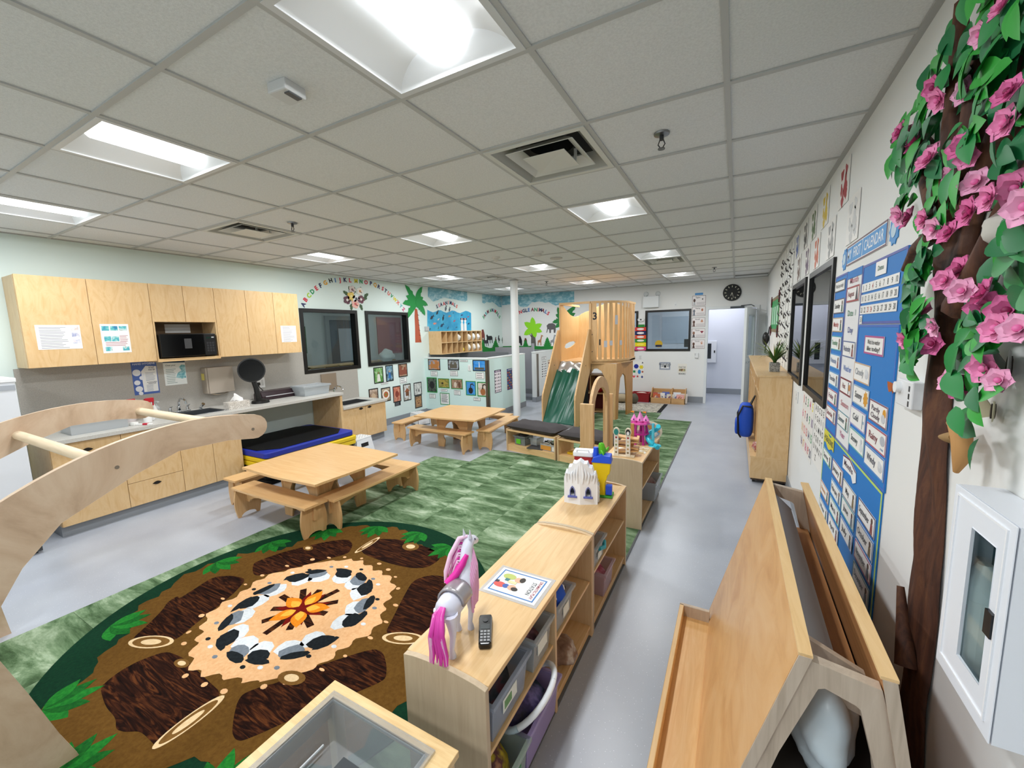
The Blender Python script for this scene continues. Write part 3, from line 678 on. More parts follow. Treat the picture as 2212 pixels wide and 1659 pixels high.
ob('pump', MB().cyl((0, 0, .12), (0, 0, .155), .007).box(-.008, -.01, .15, .05, .01, .165), mat('#b9bbb9', .4), t)
t = thing('dish_brush', 'white dish brush with red grip lying on the worktop', 'brush', (-5.23, 1.72, ZC), .5)
ob('handle', MB().box(-.02, -.01, 0, .14, .014, .015), mat('#f0f0ee', .4), t, bevel=.004)
ob('grip', MB().box(.05, -.012, 0, .1, .016, .018), mat('#c01f38', .4), t, bevel=.004)
ob('head', MB().box(-.07, -.025, 0, -.015, .025, .03), mat('#e8e8e4', .6), t, bevel=.005)
t = thing('dish_tub', 'grey clear plastic tub lying on the worktop by the arch', 'tub', (-5.38, 1.45, ZC))
mt2 = milky('tub_clear', '#c8ccce', .45)
mb = MB().prism(rect(-.13, -.19, .13, .19), FLR.p, .0, .004).prism(rect(-.14, -.2, .14, .2), FLR.p, 0, .1, holes=[rect(-.134, -.194, .134, .194)])
ob('tub', mb, mt2, t)
ob('rim', MB().prism(rect(-.15, -.21, .15, .21), FLR.p, .1, .106, holes=[rect(-.134, -.194, .134, .194)]), mt2, t)
t = thing('laminator', 'long dark maroon laminating machine on the worktop', 'laminator', (-5.63, 3.4, ZC))
ob('body', MB().prism([(-.1, 0), (.1, 0), (.1, .05), (.06, .11), (-.06, .12), (-.1, .08)], lambda u, v, n: (u, n, v), -.27, .27), mat('#2b1820', .3), t, bevel=.008)
ob('feed_slot', MB().box(.092, -.22, .045, .101, .22, .055), mat('#c9c9cc', .3), t)
def tub(name, label, loc, sx, sy, sz, m, rz=0, lid=None, tap=.9, rim=.012, cat='storage bin', group=None, world=False, handle=None, z0=0):
    """open moulded bin, tapered, rim turned out"""
    t = thing(name, label, cat, loc, rz, group)
    mb = MB(); a, b = sx/2, sy/2; w = .004
    def ring(k, z): return [(-a*k, -b*k, z), (a*k, -b*k, z), (a*k, b*k, z), (-a*k, b*k, z)]
    vs = ring(tap, 0)+ring(1, sz)+[(x*(1-w/a), y*(1-w/b), z) for x, y, z in ring(1, sz)]+[(x*(1-w/a), y*(1-w/b), z+w) for x, y, z in ring(tap, 0)]
    fs = [(3, 2, 1, 0)]+[(i, (i+1) % 4, 4+(i+1) % 4, 4+i) for i in range(4)]+[(4+i, 4+(i+1) % 4, 8+(i+1) % 4, 8+i) for i in range(4)]+[(8+i, 8+(i+1) % 4, 12+(i+1) % 4, 12+i) for i in range(4)]+[(12, 13, 14, 15)]
    ob('shell', mb.add(vs, fs), m, t, bevel=.006)
    ob('rim', MB().prism(rect(-a-rim, -b-rim, a+rim, b+rim), FLR.p, sz-.012, sz+.004, holes=[rect(-a+.002, -b+.002, a-.002, b-.002)]), m, t, bevel=.003)
    if lid: ob('lid', MB().box(-a-rim, -b-rim, sz+.004, a+rim, b+rim, sz+.014), lid, t, bevel=.004)
    return t
M_CLEAR = milky('clear_bin', '#d3dade', .38)
tub('clear_bin', 'clear lidded plastic bin on the worktop end by the window', (-5.42, 3.78, ZC), .28, .42, .13, M_CLEAR, lid=M_CLEAR)
# ---- mirror behind low sink (brown panel) and wall mat
ob('brown_tray', MB().prism(rect(4.2, .86, 4.48, 1.12), WL.p, .012, .03), mat('#8a7a68', .5), None, 'flat brown grey panel standing against the splash behind the gooseneck tap', 'panel', bevel=.002)
# ---- gym mats in the knee space
t = thing('folded_gym_mat', 'folded gym mat with black top, blue edge and yellow layers', 'gym mat', (-5.1, 3.3, 0), world=True)
MBL = mat('#1b2f9e', .5); MYE = mat('#e8c51c', .5); MBK = mat('#070709', .7, spec=.2)
def slab(x0, y0, z0, x1, y1, z1, n=.035): return MB().prism([(x0+n, y0), (x1-n, y0), (x1, y0+n), (x1, y1-n), (x1-n, y1), (x0+n, y1), (x0, y1-n), (x0, y0+n)], FLR.p, z0, z1)
GX0, GX1, GY0, GY1 = -5.72, -4.72, 2.64, 3.9
zz = [(.0, .055, MBK, 'black_fold'), (.06, .115, MBK, 'black_fold'), (.12, .185, MBK, 'black_fold'), (.19, .25, MYE, 'yellow_fold'), (.255, .31, MYE, 'yellow_fold'), (.315, .385, MBL, 'blue_fold')]
for k, (a, b, m, n) in enumerate(zz):
    e = .03 if m is MYE else 0
    ob(n, slab(GX0, GY0-0, a, GX1+e*(1 if k == 4 else .6), GY1+e, b), m, t, bevel=.012)
ob('black_cover', slab(GX0+.02, GY0+.03, .384, GX1-.05, GY1-.05, .395, .18), MBK, t, bevel=.006)
ob('care_tag', MB().box(GX1+.02, 3.0, .15, GX1+.024, 3.05, .24), M_PAPER, t)
# ---- step stools
def stool(label, loc, rz):
    t = thing('step_stool', label, 'step stool', loc, rz, 'folding step stools')
    m = mat('#e8eaec', .4)
    mb = MB().prism(rect(-.11, -.15, .11, .15), FLR.p, .2, .225, holes=[])
    ob('top', mb, m, t, bevel=.006)
    for i in range(4):
        for j in range(5): ob('grip_dot', MB().cyl((-.075+.05*i, -.11+.055*j, .225), (-.075+.05*i, -.11+.055*j, .229), .009, n=8), mat('#b8bcc0', .5), t)
    def side(s): return lambda u, v, n: (s*(.135-.13*v)+s*n, u, v)
    for s in (-1, 1):
        poly = [(-.17, 0), (-.1, 0), (-.085, .035), (.085, .035), (.1, 0), (.17, 0), (.14, .2), (-.14, .2)]
        o = ob('side_panel', MB().prism(poly, side(s), 0, .008, holes=[rect(-.07, .09, .07, .15)]), m, t)
    ob('handle_slot', MB().prism(rect(-.068, .092, .068, .148), side(1), -.004, .002), mat('#17181a', .5), t)
    for s in (-1, 1):
        ob('end_panel', MB().prism([(-.12, .02), (.12, .02), (.1, .2), (-.1, .2)], lambda u, v, n: (u, s*(.165-.12*v)+s*n, v), 0, .006), m, t)
    return t
s1 = stool('white plastic step stool in front of the low handwash cabinet', (-4.86, 4.08, 0), math.radians(2))
copy_tree(s1, loc=(-5.28, 5.9, 0), rz=math.radians(70), label='white plastic step stool against the mint wall behind the far table')
# ================================================================== floor coverings
def carpet_mat():
    m, N, L, b = newmat('mossy_carpet')
    t = N.new('ShaderNodeTexCoord'); mp = N.new('ShaderNodeMapping'); mp.inputs['Scale'].default_value = (1.5, 4.2, 1)
    oi = N.new('ShaderNodeObjectInfo'); vm = N.new('ShaderNodeVectorMath'); vm.operation = 'SCALE'; vm.inputs[0].default_value = (31, 17, 0)
    va = N.new('ShaderNodeVectorMath'); va.operation = 'ADD'
    L.new(oi.outputs['Random'], vm.inputs['Scale']); L.new(t.outputs['Object'], mp.inputs['Vector']); L.new(mp.outputs[0], va.inputs[0]); L.new(vm.outputs[0], va.inputs[1])
    n = N.new('ShaderNodeTexNoise'); n.inputs['Scale'].default_value = 1.3; n.inputs['Detail'].default_value = 9; n.inputs['Roughness'].default_value = .72; n.inputs['Distortion'].default_value = .5
    L.new(va.outputs[0], n.inputs['Vector'])
    r = ramp(N, [(.34, '#33472d'), (.44, '#526b4b'), (.53, '#768e6d'), (.62, '#a1b397'), (.74, '#c3cdb9')]); L.new(n.outputs['Fac'], r.inputs['Fac'])
    L.new(r.outputs['Color'], b.inputs['Base Color']); b.inputs['Roughness'].default_value = .95; b.inputs['Specular IOR Level'].default_value = .1
    n2 = N.new('ShaderNodeTexNoise'); n2.inputs['Scale'].default_value = 400
    bp = N.new('ShaderNodeBump'); bp.inputs['Strength'].default_value = .5; bp.inputs['Distance'].default_value = .004
    L.new(t.outputs['Object'], n2.inputs['Vector']); L.new(n2.outputs['Fac'], bp.inputs['Height']); L.new(bp.outputs[0], b.inputs['Normal'])
    return m
t = thing('green_carpet', 'mottled moss green carpet laid in square tiles over the floor', 'carpet', (-2.16, 3, 0), world=True)
cm = carpet_mat(); ends = [4.35, 4.95, 8.55, 8.55, 7.95]; first = None
for c in range(5):
    y = ends[c]
    while y > -1.0:
        x = -3.66+.6*c
        if first is None: first = ob('carpet_tile', MB().box(x+.0008, y-.5992, 0, x+.5992, y-.0008, .006), cm, t)
        else:
            o = first.copy(); COL.objects.link(o); o.location = Vector((x+.3, y-.3, .003))-FRAME[t.name]
        y -= .6
ob('edge_strip', MB().box(-.664, -1, 0, -.65, 7.95, .007), mat('#5a5d60', .6), t)
# ---- round campfire rug, its picture woven in layers
RC = Vector((-2.34, 1.43)); RZ = .006
def rugp(col, nm, rough=.95): return noise_mat('rug_'+nm, [(.3, col[0]), (.7, col[1])], 60, (1, 1, 1), 3, rough, bump=.4, bscale=500, spec=.1)
def fp(*pts): return [tuple(fl(x*.40687, 1120+y*.40687, RZ+.008)[:2]) for x, y in pts]
rug = thing('campfire_rug', 'round brown rug picturing a campfire with logs and green leaves', 'rug', (RC.x, RC.y, RZ), world=True)
ob('rug_base', MB().prism(ell(RC.x, RC.y, 1.19, n=96), FLR.p, RZ, RZ+.008), rugp(('#08291c', '#0d3822'), 'darkgreen'), rug)
LAY = [RZ+.008]
def layer(nm, poly, col, key, holes=(), dz=.0006):
    LAY[0] += 0
    return ob(nm, MB().prism(poly, FLR.p, RZ+.006, RZ+.008+dz, holes), rugp(col, key), rug)
rnd = random.Random(3)
pts = []
for i in range(144):      # brown ground with a ragged leafy edge
    a = 2*math.pi*i/144
    rr = 1.19-.04-.17*(.5+.5*math.sin(5*a+.8))**2-.05*rnd.random()-.05*(math.sin(17*a) > .2)
    pts.append((RC.x+rr*math.cos(a), RC.y+rr*math.sin(a)))
layer('brown_ground', pts, ('#573b15', '#68491d'), 'brown', dz=.0008)
lf_n = 0
for a0 in (2.35, 2.75, 3.1, 3.75, 1.95, 1.55, 1.2, 4.3, 4.75, 5.4, .6):   # sprays of leaves on the border
    cx, cy = RC.x+1.1*math.cos(a0), RC.y+1.1*math.sin(a0)
    for k in range(5):
        b = a0+math.pi+(-.9+.45*k); ln = .21-.02*abs(k-2); w = .036
        ux, uy = math.cos(b), math.sin(b)
        poly = [(cx+ux*ln*s-uy*w*math.sin(math.pi*s)*q, cy+uy*ln*s+ux*w*math.sin(math.pi*s)*q) for q, ss in ((1, [i/6 for i in range(7)]), (-1, [1-i/6 for i in range(1, 6)])) for s in ss]
        layer('woven_leaf', poly, ('#114a1e', '#1d6824') if k % 2 else ('#166024', '#26802c'), 'leaf%d' % (k % 2), dz=.0011+.0003*k)
BARK = ('#1a0905', '#33180c'); END = ('#d8b98c', '#e6cba2'); RING = ('#6b4a22', '#7d5a2c')
def chaikin(p, k=2):
    for _ in range(k):
        q = []
        for a, b in zip(p, p[1:]+p[:1]): q += [(a[0]*.8+b[0]*.2, a[1]*.8+b[1]*.2), (a[0]*.2+b[0]*.8, a[1]*.2+b[1]*.8)]
        p = q
    return p
def bark_mat():
    return noise_mat('rug_bark', [(.32, '#0b0302'), (.47, '#220d06'), (.56, '#3a1c0d'), (.68, '#5a3117')], 3, (1.2, 9, 1), 4, .95, 3.0, spec=.1)
def log(body, end=None, knots=()):
    o = ob('woven_log', MB().prism(fp(*chaikin(body)), FLR.p, RZ+.006, RZ+.0094), bark_mat(), rug)
    if end:
        cx, cy, ax, ay, bx, by = end
        def e(s, n=24): return fp(*[(cx+s*(ax*math.cos(t)+bx*math.sin(t)), cy+s*(ay*math.cos(t)+by*math.sin(t))) for t in [2*math.pi*i/n for i in range(n)]])
        ob('log_end', MB().prism(e(1), FLR.p, RZ+.006, RZ+.0098), rugp(END, 'logend'), rug)
        ob('log_ring', MB().prism(e(.82), FLR.p, RZ+.006, RZ+.0100), rugp(RING, 'logring'), rug)
        ob('log_core', MB().prism(e(.45), FLR.p, RZ+.006, RZ+.0102), rugp(END, 'logend'), rug)
    for kx, ky, ka, kb in knots:
        def e(s, n=16): return fp(*[(kx+s*ka*math.cos(t), ky+s*kb*math.sin(t)) for t in [2*math.pi*i/n for i in range(n)]])
        ob('knot', MB().prism(e(1.5), FLR.p, RZ+.006, RZ+.00985), rugp(RING, 'logring'), rug)
        ob('knot_core', MB().prism(e(.8), FLR.p, RZ+.006, RZ+.0101), rugp(END, 'logend'), rug)
log([(690, 650), (780, 570), (860, 490), (890, 445), (945, 410), (950, 428), (1040, 370), (1130, 312), (1230, 303), (1310, 322), (1250, 390), (1180, 450), (1050, 550), (925, 655), (800, 640)], (802, 657, 122, -8, 5, 33))
log([(530, 900), (580, 855), (640, 810), (740, 755), (880, 705), (950, 730), (1000, 760), (1090, 850), (1190, 940), (1000, 1080), (830, 1215), (780, 1160), (740, 1130), (660, 1135), (615, 1120), (615, 1060), (560, 1000)], (1000, 1083, 192, -142, 22, 22), [(965, 770, 28, 16)])
log([(1232, 1140), (1240, 1060), (1258, 980), (1290, 930), (1400, 890), (1480, 872), (1560, 815), (1700, 780), (1980, 690), (2035, 712), (2053, 780), (2050, 850), (1990, 885), (1700, 1000), (1290, 1185), (1250, 1175)], None, [(1548, 848, 50, 26)])
log([(2040, 620), (2080, 540), (2130, 440), (2190, 330), (2280, 300), (2370, 310), (2400, 360), (2330, 480), (2290, 560), (2250, 650)], (2140, 637, 112, 2, 4, 32))
log([(1340, 275), (1345, 240), (1380, 222), (1500, 180), (1620, 150), (1740, 122), (1850, 110), (1875, 140), (1850, 188), (1740, 215), (1560, 265), (1380, 305), (1348, 300)], None, [(1635, 158, 18, 9)])
log([(1905, 180), (1960, 130), (2010, 108), (2130, 112), (2260, 150), (2330, 180), (2340, 215), (2270, 262), (2180, 265), (2050, 235)], (1950, 142, 66, -42, 12, 5), [(2180, 150, 30, 14)])
# sand, stones, fire
pts = [(RC.x+(.545+.02*math.sin(9*a)+.018*math.sin(31*a))*math.cos(a), RC.y+(.545+.02*math.sin(7*a+1)+.018*math.cos(29*a))*math.sin(a)) for a in [2*math.pi*i/160 for i in range(160)]]
ob('woven_sand', MB().prism(pts, FLR.p, RZ+.006, RZ+.0096), rugp(('#d9a473', '#e6b98a'), 'sand'), rug)
for i in range(26):
    a = 2*math.pi*i/26+.1*rnd.random(); q = .585+.02*rnd.random()
    ob('sand_pebble', MB().prism(ell(RC.x+q*math.cos(a), RC.y+q*math.sin(a), .012+.01*rnd.random(), .008+.008*rnd.random(), 8, a), FLR.p, RZ+.006, RZ+.0095), rugp(('#d9a473', '#e6b98a'), 'sand'), rug)
SCOL = [('#dfe3e6', '#c9ced3'), ('#6c747e', '#7e8790'), ('#14181b', '#20262a')]
for i in range(15):
    a = 2*math.pi*i/15+.12*rnd.random(); q = .37
    for lay, (dr, sx, sy, ci) in enumerate(((-.035, .075, .06, 0), (.01, .07, .05, 1 if i % 2 else 2), (.045, .075, .028, 2))):
        cx, cy = RC.x+(q+dr)*math.cos(a+.06*lay), RC.y+(q+dr)*math.sin(a+.06*lay)
        poly = []
        for k in range(9):
            t = 2*math.pi*k/9; j = .82+.3*rnd.random(); ra, ta = sy*j*math.cos(t), sx*j*math.sin(t)
            poly.append((cx+ra*math.cos(a)-ta*math.sin(a), cy+ra*math.sin(a)+ta*math.cos(a)))
        ob('woven_stone', MB().prism(poly, FLR.p, RZ+.006, RZ+.0099+.0002*lay), rugp(SCOL[ci], 'stone%d' % ci), rug)
for i in range(22):
    a = 2*math.pi*i/22+.2*rnd.random(); q = .455+.03*rnd.random()
    ob('small_stone', MB().prism(ell(RC.x+q*math.cos(a), RC.y+q*math.sin(a), .018, .012, 7, a), FLR.p, RZ+.006, RZ+.0099), rugp(SCOL[i % 3], 'stone%d' % (i % 3)), rug)
for i in range(11):
    a = 2*math.pi*i/11+.2; r0, r1, w = .03, .19+.05*((i*7) % 3)/2, .02
    c, s = math.cos(a), math.sin(a)
    ob('firewood', MB().prism([(RC.x+r0*c-w*s, RC.y+r0*s+w*c), (RC.x+r0*c+w*s, RC.y+r0*s-w*c), (RC.x+r1*c+w*s, RC.y+r1*s-w*c), (RC.x+r1*c-w*s, RC.y+r1*s+w*c)], FLR.p, RZ+.006, RZ+.0099), rugp(BARK, 'bark'), rug)
def star(n, r0, r1, ph): return [(RC.x+(r1 if i % 2 == 0 else r0)*math.cos(ph+math.pi*i/n), RC.y+(r1 if i % 2 == 0 else r0)*math.sin(ph+math.pi*i/n)) for i in range(2*n)]
ob('ember', MB().prism(star(9, .09, .17, .1), FLR.p, RZ+.006, RZ+.0102), rugp(('#5e0d08', '#7c140c'), 'ember'), rug)
for i in range(5):
    a = .5+2*math.pi*i/5; c, s = math.cos(a), math.sin(a); ln = .15
    for sc, col, key, zz in ((1, ('#d9781a', '#e88f22'), 'flame', .0105), (.6, ('#eda63a', '#f2b84a'), 'flame2', .0108)):
        poly = [(RC.x+c*(.03+ln*sc*q)-s*.045*sc*math.sin(math.pi*q**.8)*sg, RC.y+s*(.03+ln*sc*q)+c*.045*sc*math.sin(math.pi*q**.8)*sg) for sg, qq in ((1, [k/7 for k in range(8)]), (-1, [1-k/7 for k in range(1, 7)])) for q in qq]
        ob('woven_flame', MB().prism(poly, FLR.p, RZ+.006, RZ+zz), rugp(col, key), rug)
# ---- patterned mat under the reading corner
t = thing('patterned_mat', 'pale mat with black line pattern and dark corner tassels', 'mat', (-1.9, 9.0, 0), world=True)
pm = noise_mat('mat_pattern', [(.44, '#b9b2a4'), (.485, '#2c2a28'), (.53, '#cfc8ba')], 9, (1, 1, 1), 2, .9, 2)
ob('mat', MB().box(-2.9, 8.56, 0, -1.36, 9.6, .008), pm, t)
for k in range(12): ob('tassel', MB().box(-1.36, 8.6+.085*k, 0, -1.28, 8.64+.085*k, .01), mat('#232224', .9), t)
# ================================================================== tables and benches
def edge(p0, p1, n, f):
    out = []
    d = Vector((p1[0]-p0[0], p1[1]-p0[1])); o = Vector((d.y, -d.x)).normalized()
    for i in range(n):
        s = i/n; q = Vector(p0)+d*s+o*f(s); out.append((q.x, q.y))
    return out
WT = wood('x', '#cf9f66', '#dbb07a', '#e3bf8d', .33, 'table')
WTz = wood('z', '#c39663', '#cfa674', '#d9b585', .4, 'table')
def table():
    t = thing('play_table', 'low square plywood play table with flared corners on the green carpet edge', 'table', (0, 0, 0), 0, 'low plywood play tables')
    a, b = .535, .475; f = lambda s: .022*math.sin(math.pi*s)**2
    c = [(-a, -b), (a, -b), (a, b), (-a, b)]; poly = []
    for i in range(4): poly += edge(c[i], c[(i+1) % 4], 14, f)
    ob('tabletop', MB().prism(poly, FLR.p, .478, .5), WT, t, bevel=.003)
    for ax in (0, 1):
        for s in (-1, 1):
            h, o = .26, .26
            arch = [(-h, 0), (-h+.11, 0), (-h+.13, .1)]+[((h-.1)*math.cos(q), .16+.24*math.sin(q)) for q in [math.pi-math.pi*i/10 for i in range(11)]]+[(h-.13, .1), (h-.11, 0), (h, 0), (h+.02, .478), (-h-.02, .478)]
            fn = (lambda u, v, n, s=s, o=o: (u, s*o+n, v)) if ax == 0 else (lambda u, v, n, s=s, o=o: (s*o+n, u, v))
            ob('arched_panel', MB().prism(arch, fn, -.009, .009), WTz, t, bevel=.0015)
    return t
def bench():
    t = thing('play_bench', 'low plywood bench', 'bench', (0, 0, 0), 0, 'low plywood benches')
    L, d = .555, .11
    ob('seat', MB().prism(edge((-L, -d), (L, -d), 8, lambda s: .006*math.sin(math.pi*s))+[(L, -d), (L, d)]+edge((L, d), (-L, d), 8, lambda s: .006*math.sin(math.pi*s))+[(-L, d)], FLR.p, .28, .3), WT, t, bevel=.003)
    for s in (-1, 1):
        side = [(.10+.022*math.sin(math.pi*q), .28*(1-q)) for q in [i/8 for i in range(9)]]
        low = [(.075, 0)]+[(.075*math.cos(q), .045*math.sin(q)) for q in [math.pi*i/8 for i in range(1, 8)]]+[(-.075, 0)]
        poly = side+low+[(-x, z) for x, z in reversed(side)]
        o = ob('leg', MB().prism(poly, lambda u, v, n, s=s: (s*(L-.055)+n, u, v), -.009, .009), WTz, t, bevel=.0015)
        ob('tenon', MB().prism([(-.012, .15), (.012, .15), (.01, .275), (-.01, .275)], lambda u, v, n, s=s: (s*(L-.046)+s*n, u, v), 0, .018), WTz, o)
    poly = [(-L+.06, .28), (L-.06, .28), (L-.06, .14)]+[((L-.1)*math.cos(q), .14+.085*math.sin(q)) for q in [math.pi*i/10 for i in range(11)]]+[(-L+.06, .14)]
    ob('apron', MB().prism(poly, lambda u, v, n: (u, n, v), -.009, .009), WT, t, bevel=.0015)
    return t
tb1 = table(); tb1.location = (-3.54, 2.525, 0)
tb1['label'] = 'low square plywood table with flared corners beside the gym mat'
bn = bench(); bn.location = (-3.635, 2.1, 0)
BN = 'low plywood bench '
bn['label'] = BN+'on the campfire rug edge, pushed under the table by the gym mat'
copy_tree(bn, loc=(-3.117, 2.77, 0), rz=math.pi/2, label=BN+'standing wholly on green carpet along the table by the gym mat')
copy_tree(bn, loc=(-4.452, 2.66, 0), rz=math.pi/2, label=BN+'between the gym mat and its table, mostly hidden under the tabletop')
copy_tree(bn, loc=(-3.782, 3.21, 0), label=BN+'tucked under the gym mat table on the side facing the other table')
tb2 = copy_tree(tb1, loc=(-3.7, 5.08, 0), rz=math.radians(3), label='low square plywood table with flared corners by the photo partition')
copy_tree(bn, loc=(-3.83, 4.7, 0), rz=math.radians(-2), label=BN+'at the partition table on the side facing the gym mat')
copy_tree(bn, loc=(-3.22, 5.42, 0), rz=math.radians(95), label=BN+'at the partition table, its end touching the grey cushion shelf')
copy_tree(bn, loc=(-4.79, 5.33, 0), rz=math.radians(93), label=BN+'at the partition table on the side of the mint wall')
copy_tree(bn, loc=(-3.9, 6.0, 0), rz=math.radians(2), label=BN+'at the partition table on the side of the framed photos')
# ================================================================== toy shelves
MW = wood('y'); MWz = wood('z', '#cba87c', '#d6b68c', '#dec299', .45, 'side'); MWg = wood('z', '#b8a286', '#c4b094', '#cdbb9f', .5, 'greyside')
def toy_shelf(label, y0, y1, mids, zs, raised=(1, 1), H=.6, x0=-.985, x1=-.645):
    t = thing('toy_shelf', label, 'shelf', ((x0+x1)/2, (y0+y1)/2, 0), world=True, group='low maple toy shelves')
    ob('top', MB().box(x0, y0+.02, H-.02, x1, y1-.02, H), MW, t, bevel=.002)
    ob('back', MB().box(x0, y0+.02, .03, x0+.012, y1-.02, H-.02), MWz, t)
    for i, y in enumerate([y0]+list(mids)+[y1]):
        e = i in (0, len(mids)+1)
        a, b = (y, y+.02) if i == 0 else ((y-.02, y) if i == len(mids)+1 else (y-.009, y+.009))
        hi = H+.012 if e else H-.02
        poly = [(x0, 0), (x1, 0), (x1, H-.004 if e else hi)]+([(x1-(x1-x0)*q, H+.013*math.sin(math.pi*q)) for q in [k/8 for k in range(1, 8)]] if e else [])+[(x0, H-.004 if e else hi)]
        ob('end_panel' if e else 'divider', MB().prism(poly, lambda u, v, n: (u, n, v), a, b), MWg if i == 0 else MWz, t, bevel=.002)
    ys = [y0+.02]+list(mids)+[y1-.02]
    for i in range(len(ys)-1):
        ob('bottom_board', MB().box(x0+.012, ys[i]+.0, .05, x1-.01, ys[i+1], .066), MW, t)
        ob('middle_board', MB().box(x0+.012, ys[i]+.005, zs, x1-.012, ys[i+1]-.005, zs+.016), MW, t, bevel=.002)
    ob('kick_board', MB().box(x1-.03, y0+.02, 0, x1-.018, y1-.02, .05), MW, t)
    return t
toy_shelf('low maple shelf carrying the toy horse, phone and dramatic play card', .95, 2.05, [1.52], .32)
toy_shelf('low maple shelf carrying the white toy cave and the yellow tower', 2.055, 2.84, [], .33)
toy_shelf('low maple shelf beside the wooden arch, carrying the pink castle', 3.4, 4.3, [], .33)
# ---- cushioned bench shelves
CQ = noise_mat('grey_cushion_cloth', [(.3, '#3f3c3d'), (.7, '#4d494a')], 300, (1, 1, 1), 2, .9, bump=.2, bscale=500, spec=.2)
def bench_shelf(label, loc, rz, clabel):
    t = thing('bench_shelf', label, 'shelf', loc, rz, 'low open bench shelves')
    w, d, h = .43, .19, .31
    ob('top', MB().box(-w, -d, h-.018, w, d, h), wood('x'), t, bevel=.002)
    for s in (-1, 1): ob('end_panel', MB().box(s*w, -d, 0, s*(w-.02), d, h+.012), MWz, t, bevel=.003)
    ob('bottom_board', MB().box(-w+.02, -d+.01, .075, w-.02, d-.01, .09), wood('x'), t)
    ob('kick_board', MB().box(-w+.02, -d+.012, 0, w-.02, -d+.024, .075), wood('x'), t)
    return t
def cushion(label, loc, rz, w=.42, d=.19, h=.11):
    def f(a, b):
        x, y = 2*a-1, 2*b-1
        e = (1-abs(x)**6)*(1-abs(y)**6); return x, y, e
    mb = MB(); n = 14
    for s in (1, -1):
        def g(a, b, s=s):
            x, y, e = f(a, b); k = max(0, e)**.4
            wr = .006*math.sin(9*x+4*y)*k+.004*math.sin(17*y-6*x)*k
            return (x*w*(.97+.03*abs(y)), y*d*(.96+.04*abs(x)), h/2+s*(h/2)*k+(wr if s > 0 else 0))
        mb.grid(g, n, n)
    bm_ = ob('seat_cushion', mb, CQ, None, label, 'cushion', 'grey seat cushions', smooth=1.2)
    bm_.location = loc; bm_.rotation_euler = (0, 0, rz); return bm_
RB = math.radians(-12)
def rb(u, v, z): return (-2.02+u*math.cos(RB)-v*math.sin(RB), 4.84+u*math.sin(RB)+v*math.cos(RB), z)
bench_shelf('low open bench shelf holding the green labelled bin, next to the table bench', rb(-.45, .2, 0), RB, '')
bench_shelf('low open bench shelf holding the yellow toys behind the wooden arch', rb(.44, .2, 0), RB, '')
cushion('dark grey seat cushion in front of the green slide', rb(-.46, .2, .311), RB)
cushion('dark grey seat cushion half hidden by the wooden arch', rb(.43, .2, .311), RB)
# ---- wooden arch divider
t = thing('wooden_arch', 'tall maple arch gateway with round opening between the shelves', 'arch', (-1.22, 4.12, 0), world=True)
poly = [(3.79, 0), (3.89, 0), (3.89, .88)]+[(4.125-.235*math.cos(q), .88+.235*math.sin(q)) for q in [math.pi*i/14 for i in range(1, 14)]]+[(4.36, .88), (4.36, 0), (4.46, 0), (4.46, .9)]+[(4.125+.335*math.cos(q), .9+.33*math.sin(q)) for q in [math.pi*i/18 for i in range(1, 18)]]+[(3.79, .9)]
ob('arch_board', MB().prism(poly, lambda u, v, n: (n, u, v), -1.235, -1.205), wood('z', '#b99468', '#cda97d', '#d9ba90', .45, 'arch'), t, bevel=.004)
for y, a, b in ((3.765, -1.31, -1.175), (4.475, -1.285, -1.175)):
    ob('post', MB().box(a, y-.016, 0, b, y+.016, 1.0), wood('z', '#c09565', '#d5ae7e', '#e0bf93', .4, 'post'), t, bevel=.006)
# ================================================================== play loft with slide
LW = wood('z', '#bd9361', '#d2aa78', '#dfbd8e', .42, 'loft'); LWx = wood('x', '#bd9361', '#d2aa78', '#dfbd8e', .42, 'loft')
LY = wood('z', '#dcb478', '#e5c18a', '#ecce9d', .4, 'loftpanel')
PZ = 1.12; X0, X1, Y0, Y1 = -3.03, -2.41, 7.5, 8.62
t = thing('play_loft', 'tall maple play loft with curved slatted rail and a covered slide', 'play loft', (-2.45, 7.9, 0), world=True)
CU = [(X1+.60*math.sin(q), 8.15-.63*math.cos(q)) for q in [math.pi/2*i/14 for i in range(15)]]
plat = [(X0, Y0), (X1, Y0)]+CU+[(X1+.6, Y1), (X0, Y1)]
ob('platform', MB().prism(plat, FLR.p, PZ-.05, PZ), LWx, t, bevel=.003)
ob('curved_bottom_rail', MB().prism(CU+[(X1+.6, Y1), (X1+.575, Y1)]+[(X1+.575*math.sin(q), 8.15-.605*math.cos(q)) for q in [math.pi/2*i/14 for i in range(14, -1, -1)]], FLR.p, PZ-.03, PZ+.03), LWx, t)
ob('top_rail', MB().prism([(X0, Y0), (X1, Y0)]+CU+[(X1+.6, Y1), (X1+.565, Y1)]+[(X1+.565*math.sin(q), 8.15-.595*math.cos(q)) for q in [math.pi/2*i/14 for i in range(14, -1, -1)]]+[(X1, Y0+.035), (X0+.03, Y0+.035), (X0+.03, Y1), (X0, Y1)], FLR.p, 2.2, 2.24), LWx, t, bevel=.003)
ob('post', MB().box(X1-.022, Y0, PZ-.05, X1+.022, Y0+.04, 2.2), LW, t, bevel=.003)
ob('post', MB().box(X0, Y0, PZ-.05, X0+.025, Y0+.04, 2.2), LW, t, bevel=.003)
